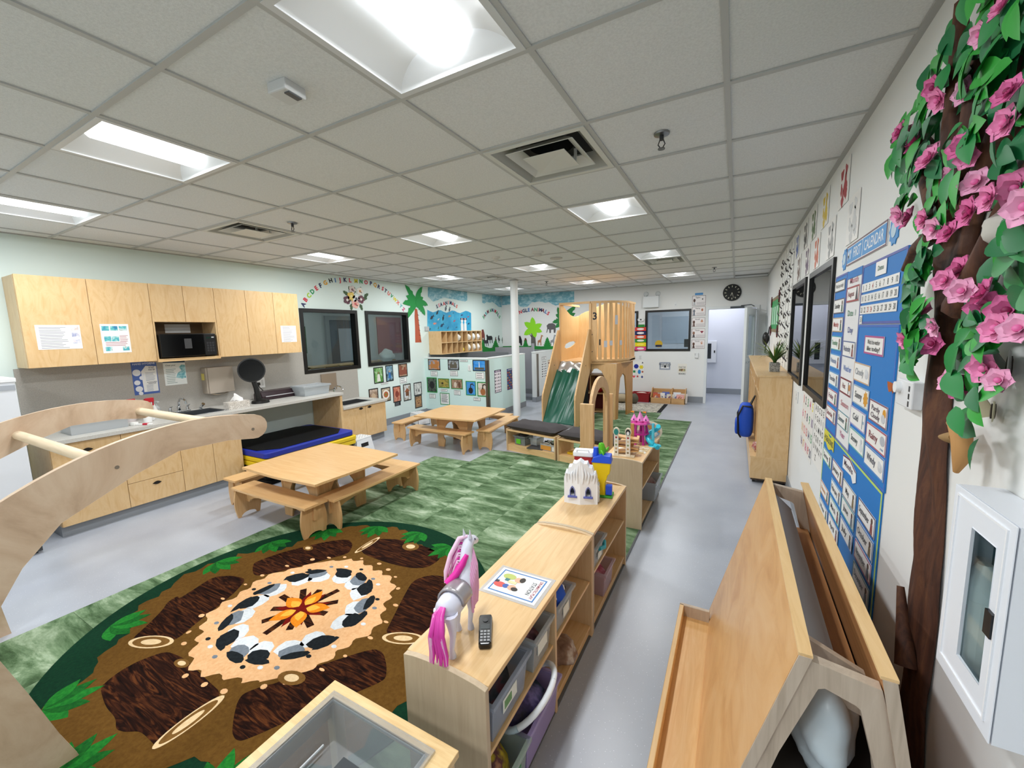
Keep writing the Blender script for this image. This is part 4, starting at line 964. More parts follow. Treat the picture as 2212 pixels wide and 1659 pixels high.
# side wall with dipped top and eye-shaped hole, back wall with wavy top
cl = lambda x, y: (1160+x*.18086, 630+y*.18086)
SW, BWF = Fr('L', X0+.02), Fr('F', Y1-.02)
eye = [SW.px(*cl(*p)) for p in ((332, 664), (345, 627), (390, 601), (440, 590), (465, 604), (440, 635), (400, 664), (352, 680))]
sidep = [(Y0+.04, PZ), (Y1, PZ), (Y1, SW.px(*cl(490, 288))[1])]+[SW.px(*cl(*p)) for p in ((465, 300), (440, 299), (400, 278), (360, 232), (320, 178), (295, 138))]+[(Y0+.04, 2.2)]
ob('side_wall', MB().prism(sidep, lambda u, v, n: (n, u, v), X0, X0+.02, holes=[eye]), LY, t, bevel=.003)
xs = [X0+.02+(X1+.57-X0-.02)*i/24 for i in range(25)]
ob('back_wall', MB().prism([(X0+.02, PZ), (X1+.57, PZ)]+[(X1+.57, 2.1)]+[BWF.px(*cl(*p)) for p in ((920, 130), (860, 140), (800, 150), (720, 180), (660, 212), (620, 230), (580, 242), (530, 265))]+[(X0+.02, SW.px(*cl(490, 288))[1])], lambda u, v, n: (u, n, v), Y1-.02, Y1), LY, t, bevel=.003)
# slats follow the curve
def curve(s):
    L1 = 1.0; q = min(s, 1)*math.pi/2
    if s <= 1: return Vector((X1+.59*math.sin(q), 8.15-.62*math.cos(q))), Vector((math.cos(q), math.sin(q)))
    return Vector((X1+.59, 8.15+(s-1)*.9)), Vector((0, 1))
for k in range(13):
    s = .075+.112*k; p, d = curve(s)
    def f(u, v, n, p=p, d=d): return (p.x+d.x*u+d.y*n, p.y+d.y*u-d.x*n, v)
    zs = [PZ+.03+(2.2-PZ-.03)*i/12 for i in range(13)]; wv = lambda z, k=k, ph=0: .027+.009*math.sin(4.5*z+k*1.7+ph)
    if k == 0: wv = lambda z, ph=0: .06 if ph == 0 else .05+.01*math.sin(5*z)
    o = ob('slat', MB().prism([(-wv(z), z) for z in zs]+[(wv(z, ph=.8), z) for z in reversed(zs)], f, -.007, .007), LW, t)
    if k == 0:
        mb = MB()
        class _F: 
            @staticmethod
            def p(u, v, n): return f(u, v, n)
        text(mb, _F, '3', .01, 1.9, .13, .0085, bold=.03); ob('painted_number', mb, M_BLACK, o)
        ob('bolt', MB().cyl(f(-.035, 1.3, .007), f(-.035, 1.3, .01), .008).cyl(f(-.035, 1.62, .007), f(-.035, 1.62, .01), .008), M_BLACK, o)
    if k == 1: ob('slot', MB().prism(rect(-.012, 1.42, .012, 1.53), f, .0072, .0085), M_BLACK, o)
    if k in (2, 3, 4, 5): ob('tape', MB().prism(rect(-.03, 1.38+.03*(k % 2) if k != 4 else 1.8, .03, 1.5 if k != 4 else 1.97), f, .0075, .0085), mat('#b9bdc6', .4), o)
# legs with arches
def legfront(u, v, n): return (u, 7.6+n, v)
arch = [(-2.41, PZ-.05), (-2.41, .9), (-2.37, .965), (-2.3, .975), (-2.22, .93), (-2.15, .8), (-2.1, .55), (-2.07, .3), (-2.06, 0), (-1.95, 0), (-1.93, PZ-.05)]
ob('front_leg_board', MB().prism(arch, legfront, -.014, .014), LW, t, bevel=.003)
A, B = Vector((-1.95, 7.6)), Vector((-1.83, 8.46)); dd = (B-A).normalized()
def legside(u, v, n): return (A.x+dd.x*u-dd.y*n, A.y+dd.y*u+dd.x*n, v)
arch = [(0, 0), (.1, 0), (.13, .5), (.2, .78), (.33, .86), (.45, .8), (.52, .5), (.55, 0), (.86, 0), (.86, PZ-.05), (0, PZ-.05)]
ob('side_leg_board', MB().prism(arch, legside, -.014, .014), wood('z', '#a9753f', '#bf8b51', '#cda065', .45, 'loftdark'), t, bevel=.003)
ob('back_leg_board', MB().box(X0, Y1-.03, 0, X0+.3, Y1, PZ-.05), LW, t)
# slide
rail = [(7.5, 1.72), (7.42, 1.72), (6.66, .58), (6.64, .5), (6.64, 0), (6.95, 0), (7.02, .35), (7.5, .98)]
for x in (X0-.012, X1-.016):
    o = ob('slide_rail', MB().prism(rail, lambda u, v, n, x=x: (x+n, u, v), 0, .028), LW, t, bevel=.004)
    for yy, zz in ((7.2, 1.06), ): ob('bolt', MB().cyl((x+.028, yy, zz), (x+.031, yy, zz), .01), M_BLACK, o)
def chute(z_off):
    def f(a, b):
        y = 7.52-(7.52-6.68)*b; z = 1.09-(1.09-.1)*(b**1.15)
        return X0+.018+(X1-X0-.034)*a, y, z+z_off
    return f
ch = chute(0)
ob('slide_bed', MB().grid(lambda a, b: ch(a, b), 4, 14), LY, t, solid=.012)
rn = random.Random(5)
def cover(a, b, b0, b1):
    x, y, z = ch(a, b0+(b1-b0)*b); q = 2*a-1
    w = .05*math.exp(-(q/.5)**2)*math.exp(-b*2.2)*math.sin(9*q)*1.0+.022*math.sin(7*b+2.2*q)*(1-q*q)+.018*math.sin(13*q+5*b)*math.exp(-abs(b-.55)*4)
    return (x, y-.03-w*.55, z+.03+w*.7)
ob('vinyl_cover', MB().grid(lambda a, b: cover(a, b, .2, 1.06), 30, 34), mat('#0b5442', .34, spec=.5, name='green_vinyl'), t, smooth=1.5, solid=.003)
def silver(a, b):
    x, y, z = ch(a, .02+.22*b); return (x+.01, y-.02-.012*math.sin(11*a+6*b), z+.02+.014*math.sin(8*a-5*b)+.01*math.sin(23*a))
ob('silver_cover', MB().grid(silver, 22, 10), mat('#a3a09c', .3, .35), t, smooth=1.5, solid=.003)
ob('white_strip', MB().prism([(-2.68, 1.045), (-2.66, 1.07), (-2.47, .93), (-2.49, .9)], lambda u, v, n: (u, 7.36+n-(1.0-v)*.6, v), -.03, -.026), M_PAPER, t)
# cubby with a red bean bag under the loft
CX = -2.9
t = thing('loft_cubby', 'wooden cubby shelf standing under the play loft', 'shelf', (CX+.3, 8.25, 0), world=True)
for z in (.02, .4, .78): ob('board', MB().box(CX, 8.1, z, CX+.6, 8.42, z+.02), LWx, t)
for x in (CX, CX+.29, CX+.58): ob('upright', MB().box(x, 8.1, 0, x+.02, 8.42, .8), LW, t)
ob('back', MB().box(CX, 8.42, 0, CX+.6, 8.43, .8), mat('#6b1d1c', .6), t)
mb = MB().ball((CX+.44, 8.24, .53), .12, .12, .115, 16, 10)
mb.v = [(x+.012*math.sin(30*z), y+.01*math.sin(25*x), z) for x, y, z in mb.v]
ob('red_bag', mb, mat('#b01519', .45), None, 'crumpled red bag sitting in the cubby under the loft', 'bag', smooth=1)
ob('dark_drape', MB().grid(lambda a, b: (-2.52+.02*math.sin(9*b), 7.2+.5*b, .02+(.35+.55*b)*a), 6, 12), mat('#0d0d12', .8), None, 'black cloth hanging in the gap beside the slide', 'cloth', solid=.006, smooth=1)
# ================================================================== climbing arch (foreground)
PW = noise_mat('arch_ply', [(.25, '#b2967c'), (.45, '#c8ad93'), (.6, '#d2baa1'), (.8, '#bd9f84')], 2.2, (6, 1.2, 1.2), 6, .5, 2.5)
PWi = PW
cc = (1.0, .04)
def archpanel(x, sgn):
    inner = [(76, 1.147), (84, 1.148), (95, 1.148), (104, 1.115), (118, 1.09), (127, 1.045), (134, 1.0)]
    out = [(cc[0]+1.28*math.cos(math.radians(q)), cc[1]+1.28*math.sin(math.radians(q))) for q in range(80, 182, 3)]
    out[-1] = (out[-1][0], 0)
    inn = [(cc[0]+r*math.cos(math.radians(q)), cc[1]+r*math.sin(math.radians(q))) for q, r in inner[1:]]
    foot = [(.25, .70), (.24, .63), (.28, .56), (.331, .374), (.39, .137), (.43, 0)] if sgn > 0 else [(.27, .7), (.27, .63), (.33, .5), (.46, .3), (.49, .2), (.51, 0)]
    q0 = math.radians(77.5); tc = (cc[0]+1.214*math.cos(q0), cc[1]+1.214*math.sin(q0))
    tip = [(tc[0]+.066*math.cos(q0-a), tc[1]+.066*math.sin(q0-a)) for a in [math.pi*i/8 for i in range(9)]]
    poly = list(reversed(out))+tip+inn+foot
    return MB().prism(poly, lambda u, v, n: (n, u, v), x-.013, x+.013)
t = thing('climbing_arch', 'big curved plywood climbing arch with round dowel rungs', 'climbing arch', (-3.04, .1, 0), world=True)
XP1, XP2 = -2.34, -3.75
for x in (XP1, XP2): 
    o = ob('side_panel', archpanel(x, 1 if x == XP1 else -1), PW, t, bevel=.004)
    for q, r in ((78, 1.2), (106, 1.18), (133, 1.15)):
        p = (x+.013, cc[0]+r*math.cos(math.radians(q)), cc[1]+r*math.sin(math.radians(q)))
        ob('screw', MB().cyl(p, (p[0]+.002, p[1], p[2]), .008, n=10), mat('#8b8378', .4, .6), o)
for q, r in ((78, 1.2), (106, 1.18), (133, 1.15), (160, 1.1)):
    y, z = cc[0]+r*math.cos(math.radians(q)), cc[1]+r*math.sin(math.radians(q))
    ob('rung', MB().cyl((XP2+.01, y, z), (XP1-.01, y, z), .026, n=18), wood('x', '#cdb594', '#dcc7a8', '#e5d3b8', .5, 'dowel'), t, smooth=.8)
# ================================================================== small table with a clear bin
t = thing('bin_table', 'small maple table with a clear plastic bin sunk in its top', 'table', (-.93, .55, 0), world=True)
X0, Y0, X1, Y1, Z = -1.205, .22, -.665, .832, .5
ob('top_frame', MB().prism(rect(X0, Y0, X1, Y1), FLR.p, Z-.022, Z, holes=[rect(X0+.055, Y0+.05, X1-.07, Y1-.05)]), wood('x', '#d2ab72', '#e6c690', '#eed3a3', .38, 'trim'), t, bevel=.002)
for x in (X0+.01, X1-.05):
    for y in (Y0+.01, Y1-.05): ob('leg', MB().box(x, y, 0, x+.04, y+.04, Z-.022), MWz, t, bevel=.003)
ob('lower_shelf', MB().box(X0+.02, Y0+.02, .12, X1-.02, Y1-.02, .135), mat('#4a4d50', .6), t)
for x in (X0+.015, X1-.03): ob('apron', MB().box(x, Y0+.05, Z-.09, x+.015, Y1-.05, Z-.022), MW, t)
MC2 = milky('bin_smoky', '#aeb4b8', .42, .2)
bx = ((X0+.05+X1-.065)/2, (Y0+.045+Y1-.045)/2)
t = tub('sunk_bin', 'clear plastic storage bin with ribbed bottom set in the small table', (bx[0], bx[1], Z-.12), .4, .5, .125, MC2, tap=.9, rim=.02, cat='storage bin')
ob('rib', MB().box(-.14, .02, .004, .14, .026, .008), mat('#e8ecee', .2), t)
ob('rib', MB().box(-.17, -.1, .03, -.165, .18, .036), mat('#e8ecee', .2), t)
ob('base_plate', MB().box(-.1, -.2, .0045, .05, .2, .006), mat('#3c4145', .4), t)
mb = MB().prism(ell(.0, .14, .085, .04, 8, .39), FLR.p, .006, .0065, holes=[ell(.0, .14, .08, .036, 8, .39)])
ob('maker_mark', mb, mat('#c9ced2', .3), t)
mb = MB(); text(mb, Fr('Z', .0068), 'Rubbermaid', 0, .15, .02, 0, rot=math.pi, width=.13); ob('moulded_lettering', mb, mat('#c9ced2', .3), t)
# ================================================================== book display by the right wall
BW = noise_mat('book_panel', [(.25, '#c48e56'), (.5, '#d8a86f'), (.75, '#e0b683')], 3.0, (9, .9, .9), 6, .3, 1.2)
BG = wood('z', '#a99885', '#bfae9b', '#cdbdab', .5, 'pale_end'); BE = wood('y', '#d6ab72', '#e4bf88', '#ecca98', .4, 'edge')
t = thing('book_display', 'A-shaped maple book display with a grey lined trough and ledge', 'book display', (.18, 1.8, 0), world=True)
ya, yb = 1.14, 2.48
def pan(name, top, bot, m, th=.026, sgn=1, y0=ya, y1=yb):
    (xa, za), (xb, zb) = top, bot
    poly = [(xa, za), (xa+sgn*th, za), (xb+sgn*th, zb), (xb, zb)]
    return ob(name, MB().prism(poly, lambda u, v, n: (u, n, v), y0, y1), m, t, bevel=.002)
pan('display_panel', (.168, .9), (-.075, .06), BW)
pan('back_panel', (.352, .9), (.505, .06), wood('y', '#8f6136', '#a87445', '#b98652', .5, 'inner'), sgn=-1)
for tp, bt, s in (((.1675, .897), (-.0755, .06), 1), ((.3525, .897), (.5055, .06), -1)):
    ob('end_cap', MB().prism([tp, (tp[0]+s*.027, tp[1]), (bt[0]+s*.027, bt[1]), bt], lambda u, v, n: (u, n, v), ya-.004, ya+.001), BG, t)
ob('top_edge', MB().box(.166, ya-.002, .896, .196, yb, .904), BE, t); ob('top_edge', MB().box(.322, ya-.002, .896, .355, yb, .904), BE, t)
outer = [(.19, .885), (.33, .862), (.345, .8), (.488, .0), (.41, .0), (.328, .66), (.295, .795), (.285, .803), (.225, .822), (.212, .815), (.14, .6), (-.015, .0), (-.062, .0), (.178, .84)]
for y in (ya+.006, yb-.036): ob('end_frame', MB().prism(outer, lambda u, v, n: (u, n, v), y, y+.03), BG, t, bevel=.002)
ob('cross_board', MB().prism([(.2, .86), (.33, .8), (.33, .68), (.2, .72)], lambda u, v, n: (u, n, v), ya+.13, ya+.15), BG, t)
ob('trough_liner', MB().prism([(.196, .845), (.205, .845), (.285, .765), (.275, .755)], lambda u, v, n: (u, n, v), ya+.16, yb-.04), mat('#a4abb4', .9), t, bevel=.003)
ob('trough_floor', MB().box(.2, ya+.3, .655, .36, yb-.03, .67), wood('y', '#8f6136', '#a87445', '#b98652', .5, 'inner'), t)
ob('book_ledge', MB().box(-.21, ya-.2, .05, -.06, 2.36, .065), wood('y', '#cf9a5c', '#dcae72', '#e7c18b', .38, 'ledge'), t)
ob('ledge_lip', MB().box(-.225, ya-.2, .02, -.203, 2.36, .13), BE, t, bevel=.003)
ob('ledge_end', MB().box(-.225, 2.35, .02, -.07, 2.372, .13), BG, t, bevel=.003)
ob('ledge_end', MB().box(-.225, ya-.222, .02, -.06, ya-.2, .13), BG, t, bevel=.003)
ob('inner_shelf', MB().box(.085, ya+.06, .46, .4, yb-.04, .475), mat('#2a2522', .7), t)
def lump(name, label, cat, c, s, m, seed=1, amp=.1, n=20, k=12):
    rr = random.Random(seed); ph = [rr.uniform(0, 6) for _ in range(6)]
    mb = MB().ball((0, 0, 0), 1, 1, 1, n, k); out = []
    for x, y, z in mb.v:
        q = 1+amp*(math.sin(4*x+ph[0])*math.sin(3*y+ph[1])+.6*math.sin(7*z+ph[2]+3*x)+.5*math.sin(9*y+ph[3]-4*z))
        out.append((c[0]+x*q*s[0], c[1]+y*q*s[1], c[2]+max(z*q, -1)*s[2]))
    mb.v = out
    return ob(name, mb, m, None, label, cat, smooth=1.5)
lump('white_bag', 'crumpled pale blue plastic bag stuffed inside the book display', 'bag', (.252, 1.33, .6), (.085, .14, .13), mat('#c9d6de', .3), 3, .1, 28, 18)
lump('white_bag', 'grey white cloth bundle on the floor inside the book display', 'bag', (.16, 1.36, .19), (.13, .17, .19), mat('#bfc4d2', .6), 8, .1)
lump('dark_fill', 'black lump added to deepen the shade inside the book display', 'bag', (.32, 1.7, .12), (.1, .15, .12), mat('#08080a', .6), 5, .1)  # black filler standing in for the shaded gap under the inner shelf
# ================================================================== lockers on the right wall
def locker(label, y0, y1, first):
    t = thing('cubby_locker', label, 'locker', (.37, (y0+y1)/2, 0), world=True, group='birch cubby lockers')
    bz = birch('z')
    ob('top', MB().box(.215, y0-.004, 1.165, XR-.004, y1+.004, 1.185), birch('y'), t, bevel=.002)
    for y in (y0, y1-.018): ob('side_panel', MB().box(.24, y, .3, XR-.005, y+.018, 1.165), bz, t, bevel=.0015)
    ob('back', MB().box(XR-.012, y0+.018, .3, XR-.005, y1-.018, 1.165), bz, t)
    n = 4
    for k in range(1, n):
        y = y0+(y1-y0)*k/n; ob('divider', MB().box(.25, y-.008, .32, XR-.012, y+.008, 1.165), bz, t)
    ob('upper_shelf', MB().box(.25, y0+.018, .93, XR-.012, y1-.018, .945), birch('y'), t)
    ob('seat_board', MB().box(.185, y0, .285, XR-.005, y1, .302), birch('y'), t, bevel=.002)
    ob('bench_box', MB().box(.19, y0, .055, XR-.005, y1, .285), bz, t, bevel=.002)
    ob('base_frame', MB().box(.2, y0+.01, .035, XR-.01, y1-.01, .055), mat('#4b3a2a', .6), t)
    for k in range(n):
        y = y0+(y1-y0)*(k+.5)/n
        ob('coat_hook', MB().tube([(XR-.014, y, .86), (XR-.05, y, .855), (XR-.06, y, .88)], .005, 6), mat('#77797c', .3, 1), t)
    for y in (y0+.06, y1-.06):
        for x in (.23, .49): ob('caster', MB().cyl((x-.012, y, .02), (x+.012, y, .02), .02, n=12).box(x-.008, y-.01, .02, x+.008, y+.01, .037), M_BLACK, t)
    return t
locker('birch cubby locker with the potted plant on top, its plain side panel showing', 5.02, 6.15, 1)
locker('birch cubby locker in the middle of the row under the paper ants', 6.16, 7.29, 0)
locker('birch cubby locker at the end of the row nearest the open door', 7.3, 8.43, 0)
t = thing('backpack', 'bright blue backpack with black straps hanging off the lockers', 'backpack', (.15, 5.85, .32), world=True)
def sq(c, r, p, n=20, m=12):
    mb = MB().ball((0, 0, 0), 1, 1, 1, n, m); f = lambda v: math.copysign(abs(v)**p, v)
    mb.v = [(c[0]+r[0]*f(x), c[1]+r[1]*f(y), c[2]+r[2]*f(z)*(1 if z < 0 else 1.05)) for x, y, z in mb.v]; return mb
ob('body', sq((.15, 5.85, .53), (.085, .14, .21), .55), mat('#1450c8', .6), t, smooth=1)
ob('front_pocket', sq((.07, 5.85, .45), (.04, .11, .1), .5), mat('#1048b8', .6), t, smooth=1)
ob('logo_patch', MB().box(.028, 5.8, .43, .031, 5.88, .455), mat('#d5e2f5', .4), t)
for y in (5.725, 5.96): ob('strap', MB().tube([(.2, y, .72), (.11, y-.01, .73), (.06, y-.015, .6), (.07, y-.01, .38), (.1, y-.01, .33)], .011, 8), M_BLACK, t, smooth=1)
ob('top_loop', MB().tube([(.19, 5.8, .72), (.235, 5.82, .84), (.24, 5.88, .84), (.19, 5.9, .72)], .01, 8), M_BLACK, t, smooth=1)
lump('coat_bundle', 'crumpled red and white cloth lying on the locker seat', 'cloth', (.26, 5.24, .36), (.05, .07, .06), noise_mat('coat_cloth', [(.4, '#c9b9ae'), (.55, '#a1362f'), (.7, '#e6ddd6')], 14), 11, .12)
# potted grass plant on the locker
t = thing('potted_plant', 'green grassy plant in a square patterned silver pot', 'plant', (.4, 5.5, 1.185))
ob('pot', MB().prism(rect(-.05, -.05, .05, .05), FLR.p, 0, .1, holes=[rect(-.043, -.043, .043, .043)]).box(-.045, -.045, 0, .045, .045, .085), noise_mat('pot_silver', [(.4, '#5a5c5b'), (.5, '#b9bab6'), (.6, '#767872')], 60, rough=.35), t, bevel=.003)
rp = random.Random(2)
for k in range(60):
    a = rp.uniform(0, 6.28); ln = rp.uniform(.16, .36); tilt = rp.uniform(.3, 1.7); w = rp.uniform(.007, .013); mb = MB()
    vs = []; 
    for i in range(6):
        s = i/5; q = tilt*s; r = ln*s*math.sin(.3+q*.8); z = .09+ln*(s*math.cos(q*.75))
        ww = w*(1-s**2)+.0005
        vs += [(r*math.cos(a)-ww*math.sin(a), r*math.sin(a)+ww*math.cos(a), z), (r*math.cos(a)+ww*math.sin(a), r*math.sin(a)-ww*math.cos(a), z)]
    vs = [(min(x, .11), y, z) for x, y, z in vs]
    mb.add(vs, [(2*i, 2*i+1, 2*i+3, 2*i+2) for i in range(5)])
    ob('leaf', mb, mat('#3e6a2a', .5) if k % 3 else mat('#8a9a3c', .5), t)
# ================================================================== partition walls of the toilet corner, pillar
M_PART = mat('#d3ece8', .5)
PY, PX = 6.7, -4.2
ob('wall_partition_front', MB().box(XL, PY, 0, PX, PY+.1, 1.2), M_PART, kind='structure')
ob('wall_partition_side', MB().box(PX-.1, PY+.1, 0, PX, 8.3, 1.2), M_PART, kind='structure')
ob('wall_partition_end', MB().box(PX-.1, 8.86, 0, PX, YF, 1.2), mat('#e1e6e6', .5), kind='structure')
for k, r in enumerate(((XL, PY-.006, PX+.006, PY+.106), (PX-.106, PY+.1, PX+.006, 8.305), (PX-.106, 8.855, PX+.006, YF))):
    ob('trim_%d' % (k+1), MB().box(r[0], r[1], 1.2, r[2], r[3], 1.222), mat('#e9eeee', .4), kind='structure')
M_ALU = mat('#6f675c', .3, .7)
ob('trim_4', MB().box(PX-.06, PY-.006, .02, PX+.005, PY, 1.18).box(PX, PY-.006, .02, PX+.005, PY+.05, 1.18), M_ALU, kind='structure')
ob('trim_5', MB().box(PX, 8.92, .02, PX+.005, 9.03, 1.17), M_ALU, kind='structure')
ob('baseboard_partition', MB().box(PX, PY+.0, 0, PX+.01, 8.3, .12).box(XL, PY-.01, 0, PX, PY, .12), BB, kind='structure')
ob('baseboard_partition_end', MB().box(PX, 8.86, 0, PX+.01, YF, .12).box(PX-.1, 8.85, 0, PX, 8.86, .12), BB, kind='structure')
ob('toilet_stall_panel', MB().box(-5.4, 9.0, .3, -4.33, 9.03, 1.33).box(-4.36, 8.98, 0, -4.31, 9.05, 1.42), mat('#9b9ca2', .35, .2), None, 'grey metal toilet stall panel behind the low partitions', 'panel', bevel=.002)
ob('stall_door', MB().box(-5.72, 7.9, .3, -4.4, 7.925, 1.27), mat('#85868a', .35, .2), None, 'grey stall screen behind the photo partition', 'panel', bevel=.002)
ob('wall_left_wainscot', MB().box(XL, 6.85, 0, XL+.006, YF, 1.3), mat('#8e9092', .4), kind='structure')
ob('wall_far_wainscot', MB().box(XL, YF-.006, 0, PX-.1, YF, 1.3), mat('#8e9092', .4), kind='structure')
t = thing('trim_6', None, None, (-3.85, 7.2, 0), kind='structure')
ob('column', MB().cyl((0, 0, 0), (0, 0, HC), .075, n=24), mat('#e7ebec', .4), t, smooth=.7)
ob('collar', MB().cyl((0, 0, HC-.02), (0, 0, HC-.002), .095, n=24), mat('#d9dcdd', .4), t, smooth=.7)
# ================================================================== lettering on the walls
CN = {'navy': '#1a2359', 'red': '#d3263f', 'lime': '#a9d62a', 'green': '#1f9a5e', 'gold': '#e0a52a', 'black': '#121420', 'blue': '#2b6fb8', 'yellow': '#e6d92c', 'coral': '#e8655e', 'teal': '#4fb0b8', 'magenta': '#d2387a', 'maroon': '#7a1f33', 'orange': '#e07a2c', 'purple': '#5a2f86', 'pink': '#e58aa0', 'brown': '#5a3a22', 'white': '#f2f2f0', 'grey': '#8a8c8e'}
ORD = ['first', 'second', 'third', 'fourth', 'fifth', 'sixth', 'seventh', 'eighth']
def wall_letter(fr, ch, x, y, h, rot, col, label, group):
    u, v = fr.px(x, y); vs, fs, w = glyphs(ch, .035)
    mb = MB(); s = h/.7; c, sn = math.cos(rot), math.sin(rot)
    m = len(vs); o = []
    for n in (.001, .004):
        for a, b in vs:
            p, q = (a-w/2)*s, (b-.35)*s; o.append(fr.p(u+p*c-q*sn, v+p*sn+q*c, n))
    from collections import Counter
    cnt = Counter(); 
    for f in fs:
        for i in range(len(f)): a, b = f[i], f[(i+1) % len(f)]; cnt[(a, b)] += 1
    ff = [tuple(i+m for i in f) for f in fs]+[tuple(reversed(f)) for f in fs]
    for (a, b) in list(cnt):
        if (b, a) not in cnt: ff.append((a, b, b+m, a+m))
    mb.add(o, ff)
    ob('wall_letter', mb, mat(CN[col], .5), None, label, 'letter', group)
c2 = lambda x, y: (640+x*.22905, 580+y*.22905)
AL = [(65, 338), (85, 293), (118, 255), (150, 217), (187, 185), (227, 160), (272, 135), (322, 113), (366, 110), (412, 107), (460, 107), (507, 111), (561, 117), (609, 122), (657, 130), (703, 140), (743, 153), (778, 172), (815, 190), (842, 210), (872, 235), (900, 260), (931, 292), (960, 323), (988, 355), (1012, 385)]
AC = 'navy red lime green red navy gold black blue red navy red yellow green red navy gold navy red navy coral green yellow coral teal magenta'.split()
for i, ch in enumerate('ABCDEFGHIJKLMNOPQRSTUVWXYZ'):
    a, b = AL[max(0, i-1)], AL[min(25, i+1)]; p, q = WL.px(*c2(*a)), WL.px(*c2(*b))
    wall_letter(WL, ch, *c2(*AL[i]), .066, math.atan2(q[1]-p[1], q[0]-p[0]), AC[i], '%s cut-out letter %s in the alphabet arc above the mint wall windows' % (AC[i], ch), 'alphabet arc letters')
def heading(fr, words, pts, cols, h, what, cv):
    k = 0
    for w in words:
        for i, ch in enumerate(w):
            if pts[k] is not None:
                nb = [p for p in pts[max(0, k-1):k+2] if p is not None]; p, q = fr.px(*cv(*nb[0])), fr.px(*cv(*nb[-1]))
                wall_letter(fr, ch, *cv(*pts[k]), h, math.atan2(q[1]-p[1], q[0]-p[0]), cols[k % len(cols)], '%s letter %s, %s letter of %s in the %s heading' % (cols[k % len(cols)], ch, ORD[i], w, what), 'letters of the %s heading' % what)
            k += 1
heading(WL, ['SEA', 'ANIMALS'], [(1327, 358), (1347, 347), (1367, 338), (1393, 330), (1413, 325), (1433, 320), (1455, 323), (1477, 333), (1495, 343), (1513, 357)], ['navy', 'pink', 'navy', 'red', 'navy', 'coral', 'navy', 'red', 'navy', 'coral'], .075, 'sea animals', c2)
cz = lambda x, y: (1000+x*.12054, 580+y*.12054)
heading(WL, ['FARM', 'ANIMALS'], [(370, 875), (390, 842), (415, 805), (445, 775), (492, 750), (525, 745), (550, 750), (578, 765), (610, 795), (632, 832), (655, 868)], ['green', 'maroon', 'teal', 'maroon', 'green', 'navy', 'teal', 'red', 'green', 'navy', 'green'], .085, 'farm animals', cz)
heading(WF, ['JUNGLE', 'ANIMALS'], [(935, 830), (965, 808), (1030, 780), (1090, 757), (1140, 748), (1180, 740), (1250, 735), (1305, 735), (1345, 737), (1390, 740), (1440, 752), (1490, 775), (1530, 805)], ['purple', 'green', 'red', 'navy', 'navy', 'blue', 'maroon', 'green', 'coral', 'navy', 'maroon', 'blue', 'red'], .09, 'jungle animals', cz)
# ================================================================== cut-outs on the mint wall
def wp(fr, cv, *pts): return [fr.px(*cv(*p)) for p in pts]
def flower(fr, u, v, r, petal, core, label, cat='flower', n=5, name='flower_cutout', group='paper flowers over the windows', off=.002, rot=0):
    t = thing(name, label, cat, fr.p(u, v-r, off), world=True, group=group)
    for k in range(n):
        a = rot+2*math.pi*k/n; ob('petal', MB().prism(ell(u+.55*r*math.cos(a), v+.55*r*math.sin(a), .5*r, .42*r, 10, a), fr.p, off, off+.004+.001*(k % 2)), mat(petal, .5), t)
    ob('core', MB().prism(ell(u, v, .3*r, n=12), fr.p, off, off+.008), mat(core, .5), t)
    return t
def fleaf(fr, u, v, ln, a, col, label, group):
    c, s = math.cos(a), math.sin(a); pr = [(0, 0), (.2, .22), (.45, .3), (.5, .2), (.75, .22), (1, 0), (.75, -.2), (.5, -.18), (.45, -.3), (.2, -.2)]
    ob('leaf_cutout', MB().prism([(u+ln*(x*c-y*s), v+ln*(x*s+y*c)) for x, y in pr], fr.p, .001, .003), mat(col, .6), None, label, 'leaf', group)
for k, (x, y, a) in enumerate([(490, 250, 2.6), (520, 230, 2.0), (620, 290, .2), (640, 270, .6), (520, 330, -1.7), (600, 335, -1.2), (545, 240, 1.4), (590, 230, 1.1)]):
    u, v = WL.px(*c2(x, y)); fleaf(WL, u, v, .12, a, '#3c5a34', 'dark green paper leaf in the flower bunch over the windows', 'paper leaves in the flower bunch')
for x, y, r, p, c, lb in [(525, 200, .07, '#d9c9c4', '#7a4a4e', 'pale grey pink paper flower with mauve core at the bunch top'), (597, 215, .07, '#efe7dc', '#c98a4a', 'cream paper flower with orange core at the bunch top'), (515, 262, .08, '#e8c85e', '#f4e29a', 'yellow paper flower in the bunch over the windows'), (563, 285, .075, '#e6ebee', '#3e4654', 'white paper flower with dark core in the bunch middle'), (478, 297, .075, '#5a2a3c', '#e6dcd8', 'plum paper flower with pale core at the bunch left of the yellow one'), (608, 292, .075, '#6e2f44', '#efe6e4', 'wine red paper flower with white core beside the white flower'), (555, 335, .08, '#efb9ac', '#d2605e', 'peach pink paper flower at the bottom of the bunch')]:
    u, v = WL.px(*c2(x, y)); flower(WL, u, v, r, p, c, lb, off=.004)
def frond(fr, base, tip, bend, w, m, parent, n=9, off=.001):
    b, t_ = Vector(base), Vector(tip); d = t_-b; o = Vector((-d.y, d.x))*bend
    def c(s): return b*(1-s)**2+(b+d*.5+o)*2*s*(1-s)+t_*s*s
    L, R = [], []
    for i in range(n+1):
        s = i/n; p = c(s); q = c(min(1, s+.02))-c(max(0, s-.02)); q = Vector((-q.y, q.x)).normalized()
        k = w*math.sin(math.pi*min(1, .08+s*.92))**.7
        j = (1 if i % 2 else .62); L.append(tuple(p+q*k)); R.append(tuple(p-q*k*j-(t_-b)*.02*(i % 2)))
    off += .0006*len(parent.children)
    ob('frond', MB().prism(L+R[::-1], fr.p, off, off+.003), m, parent)
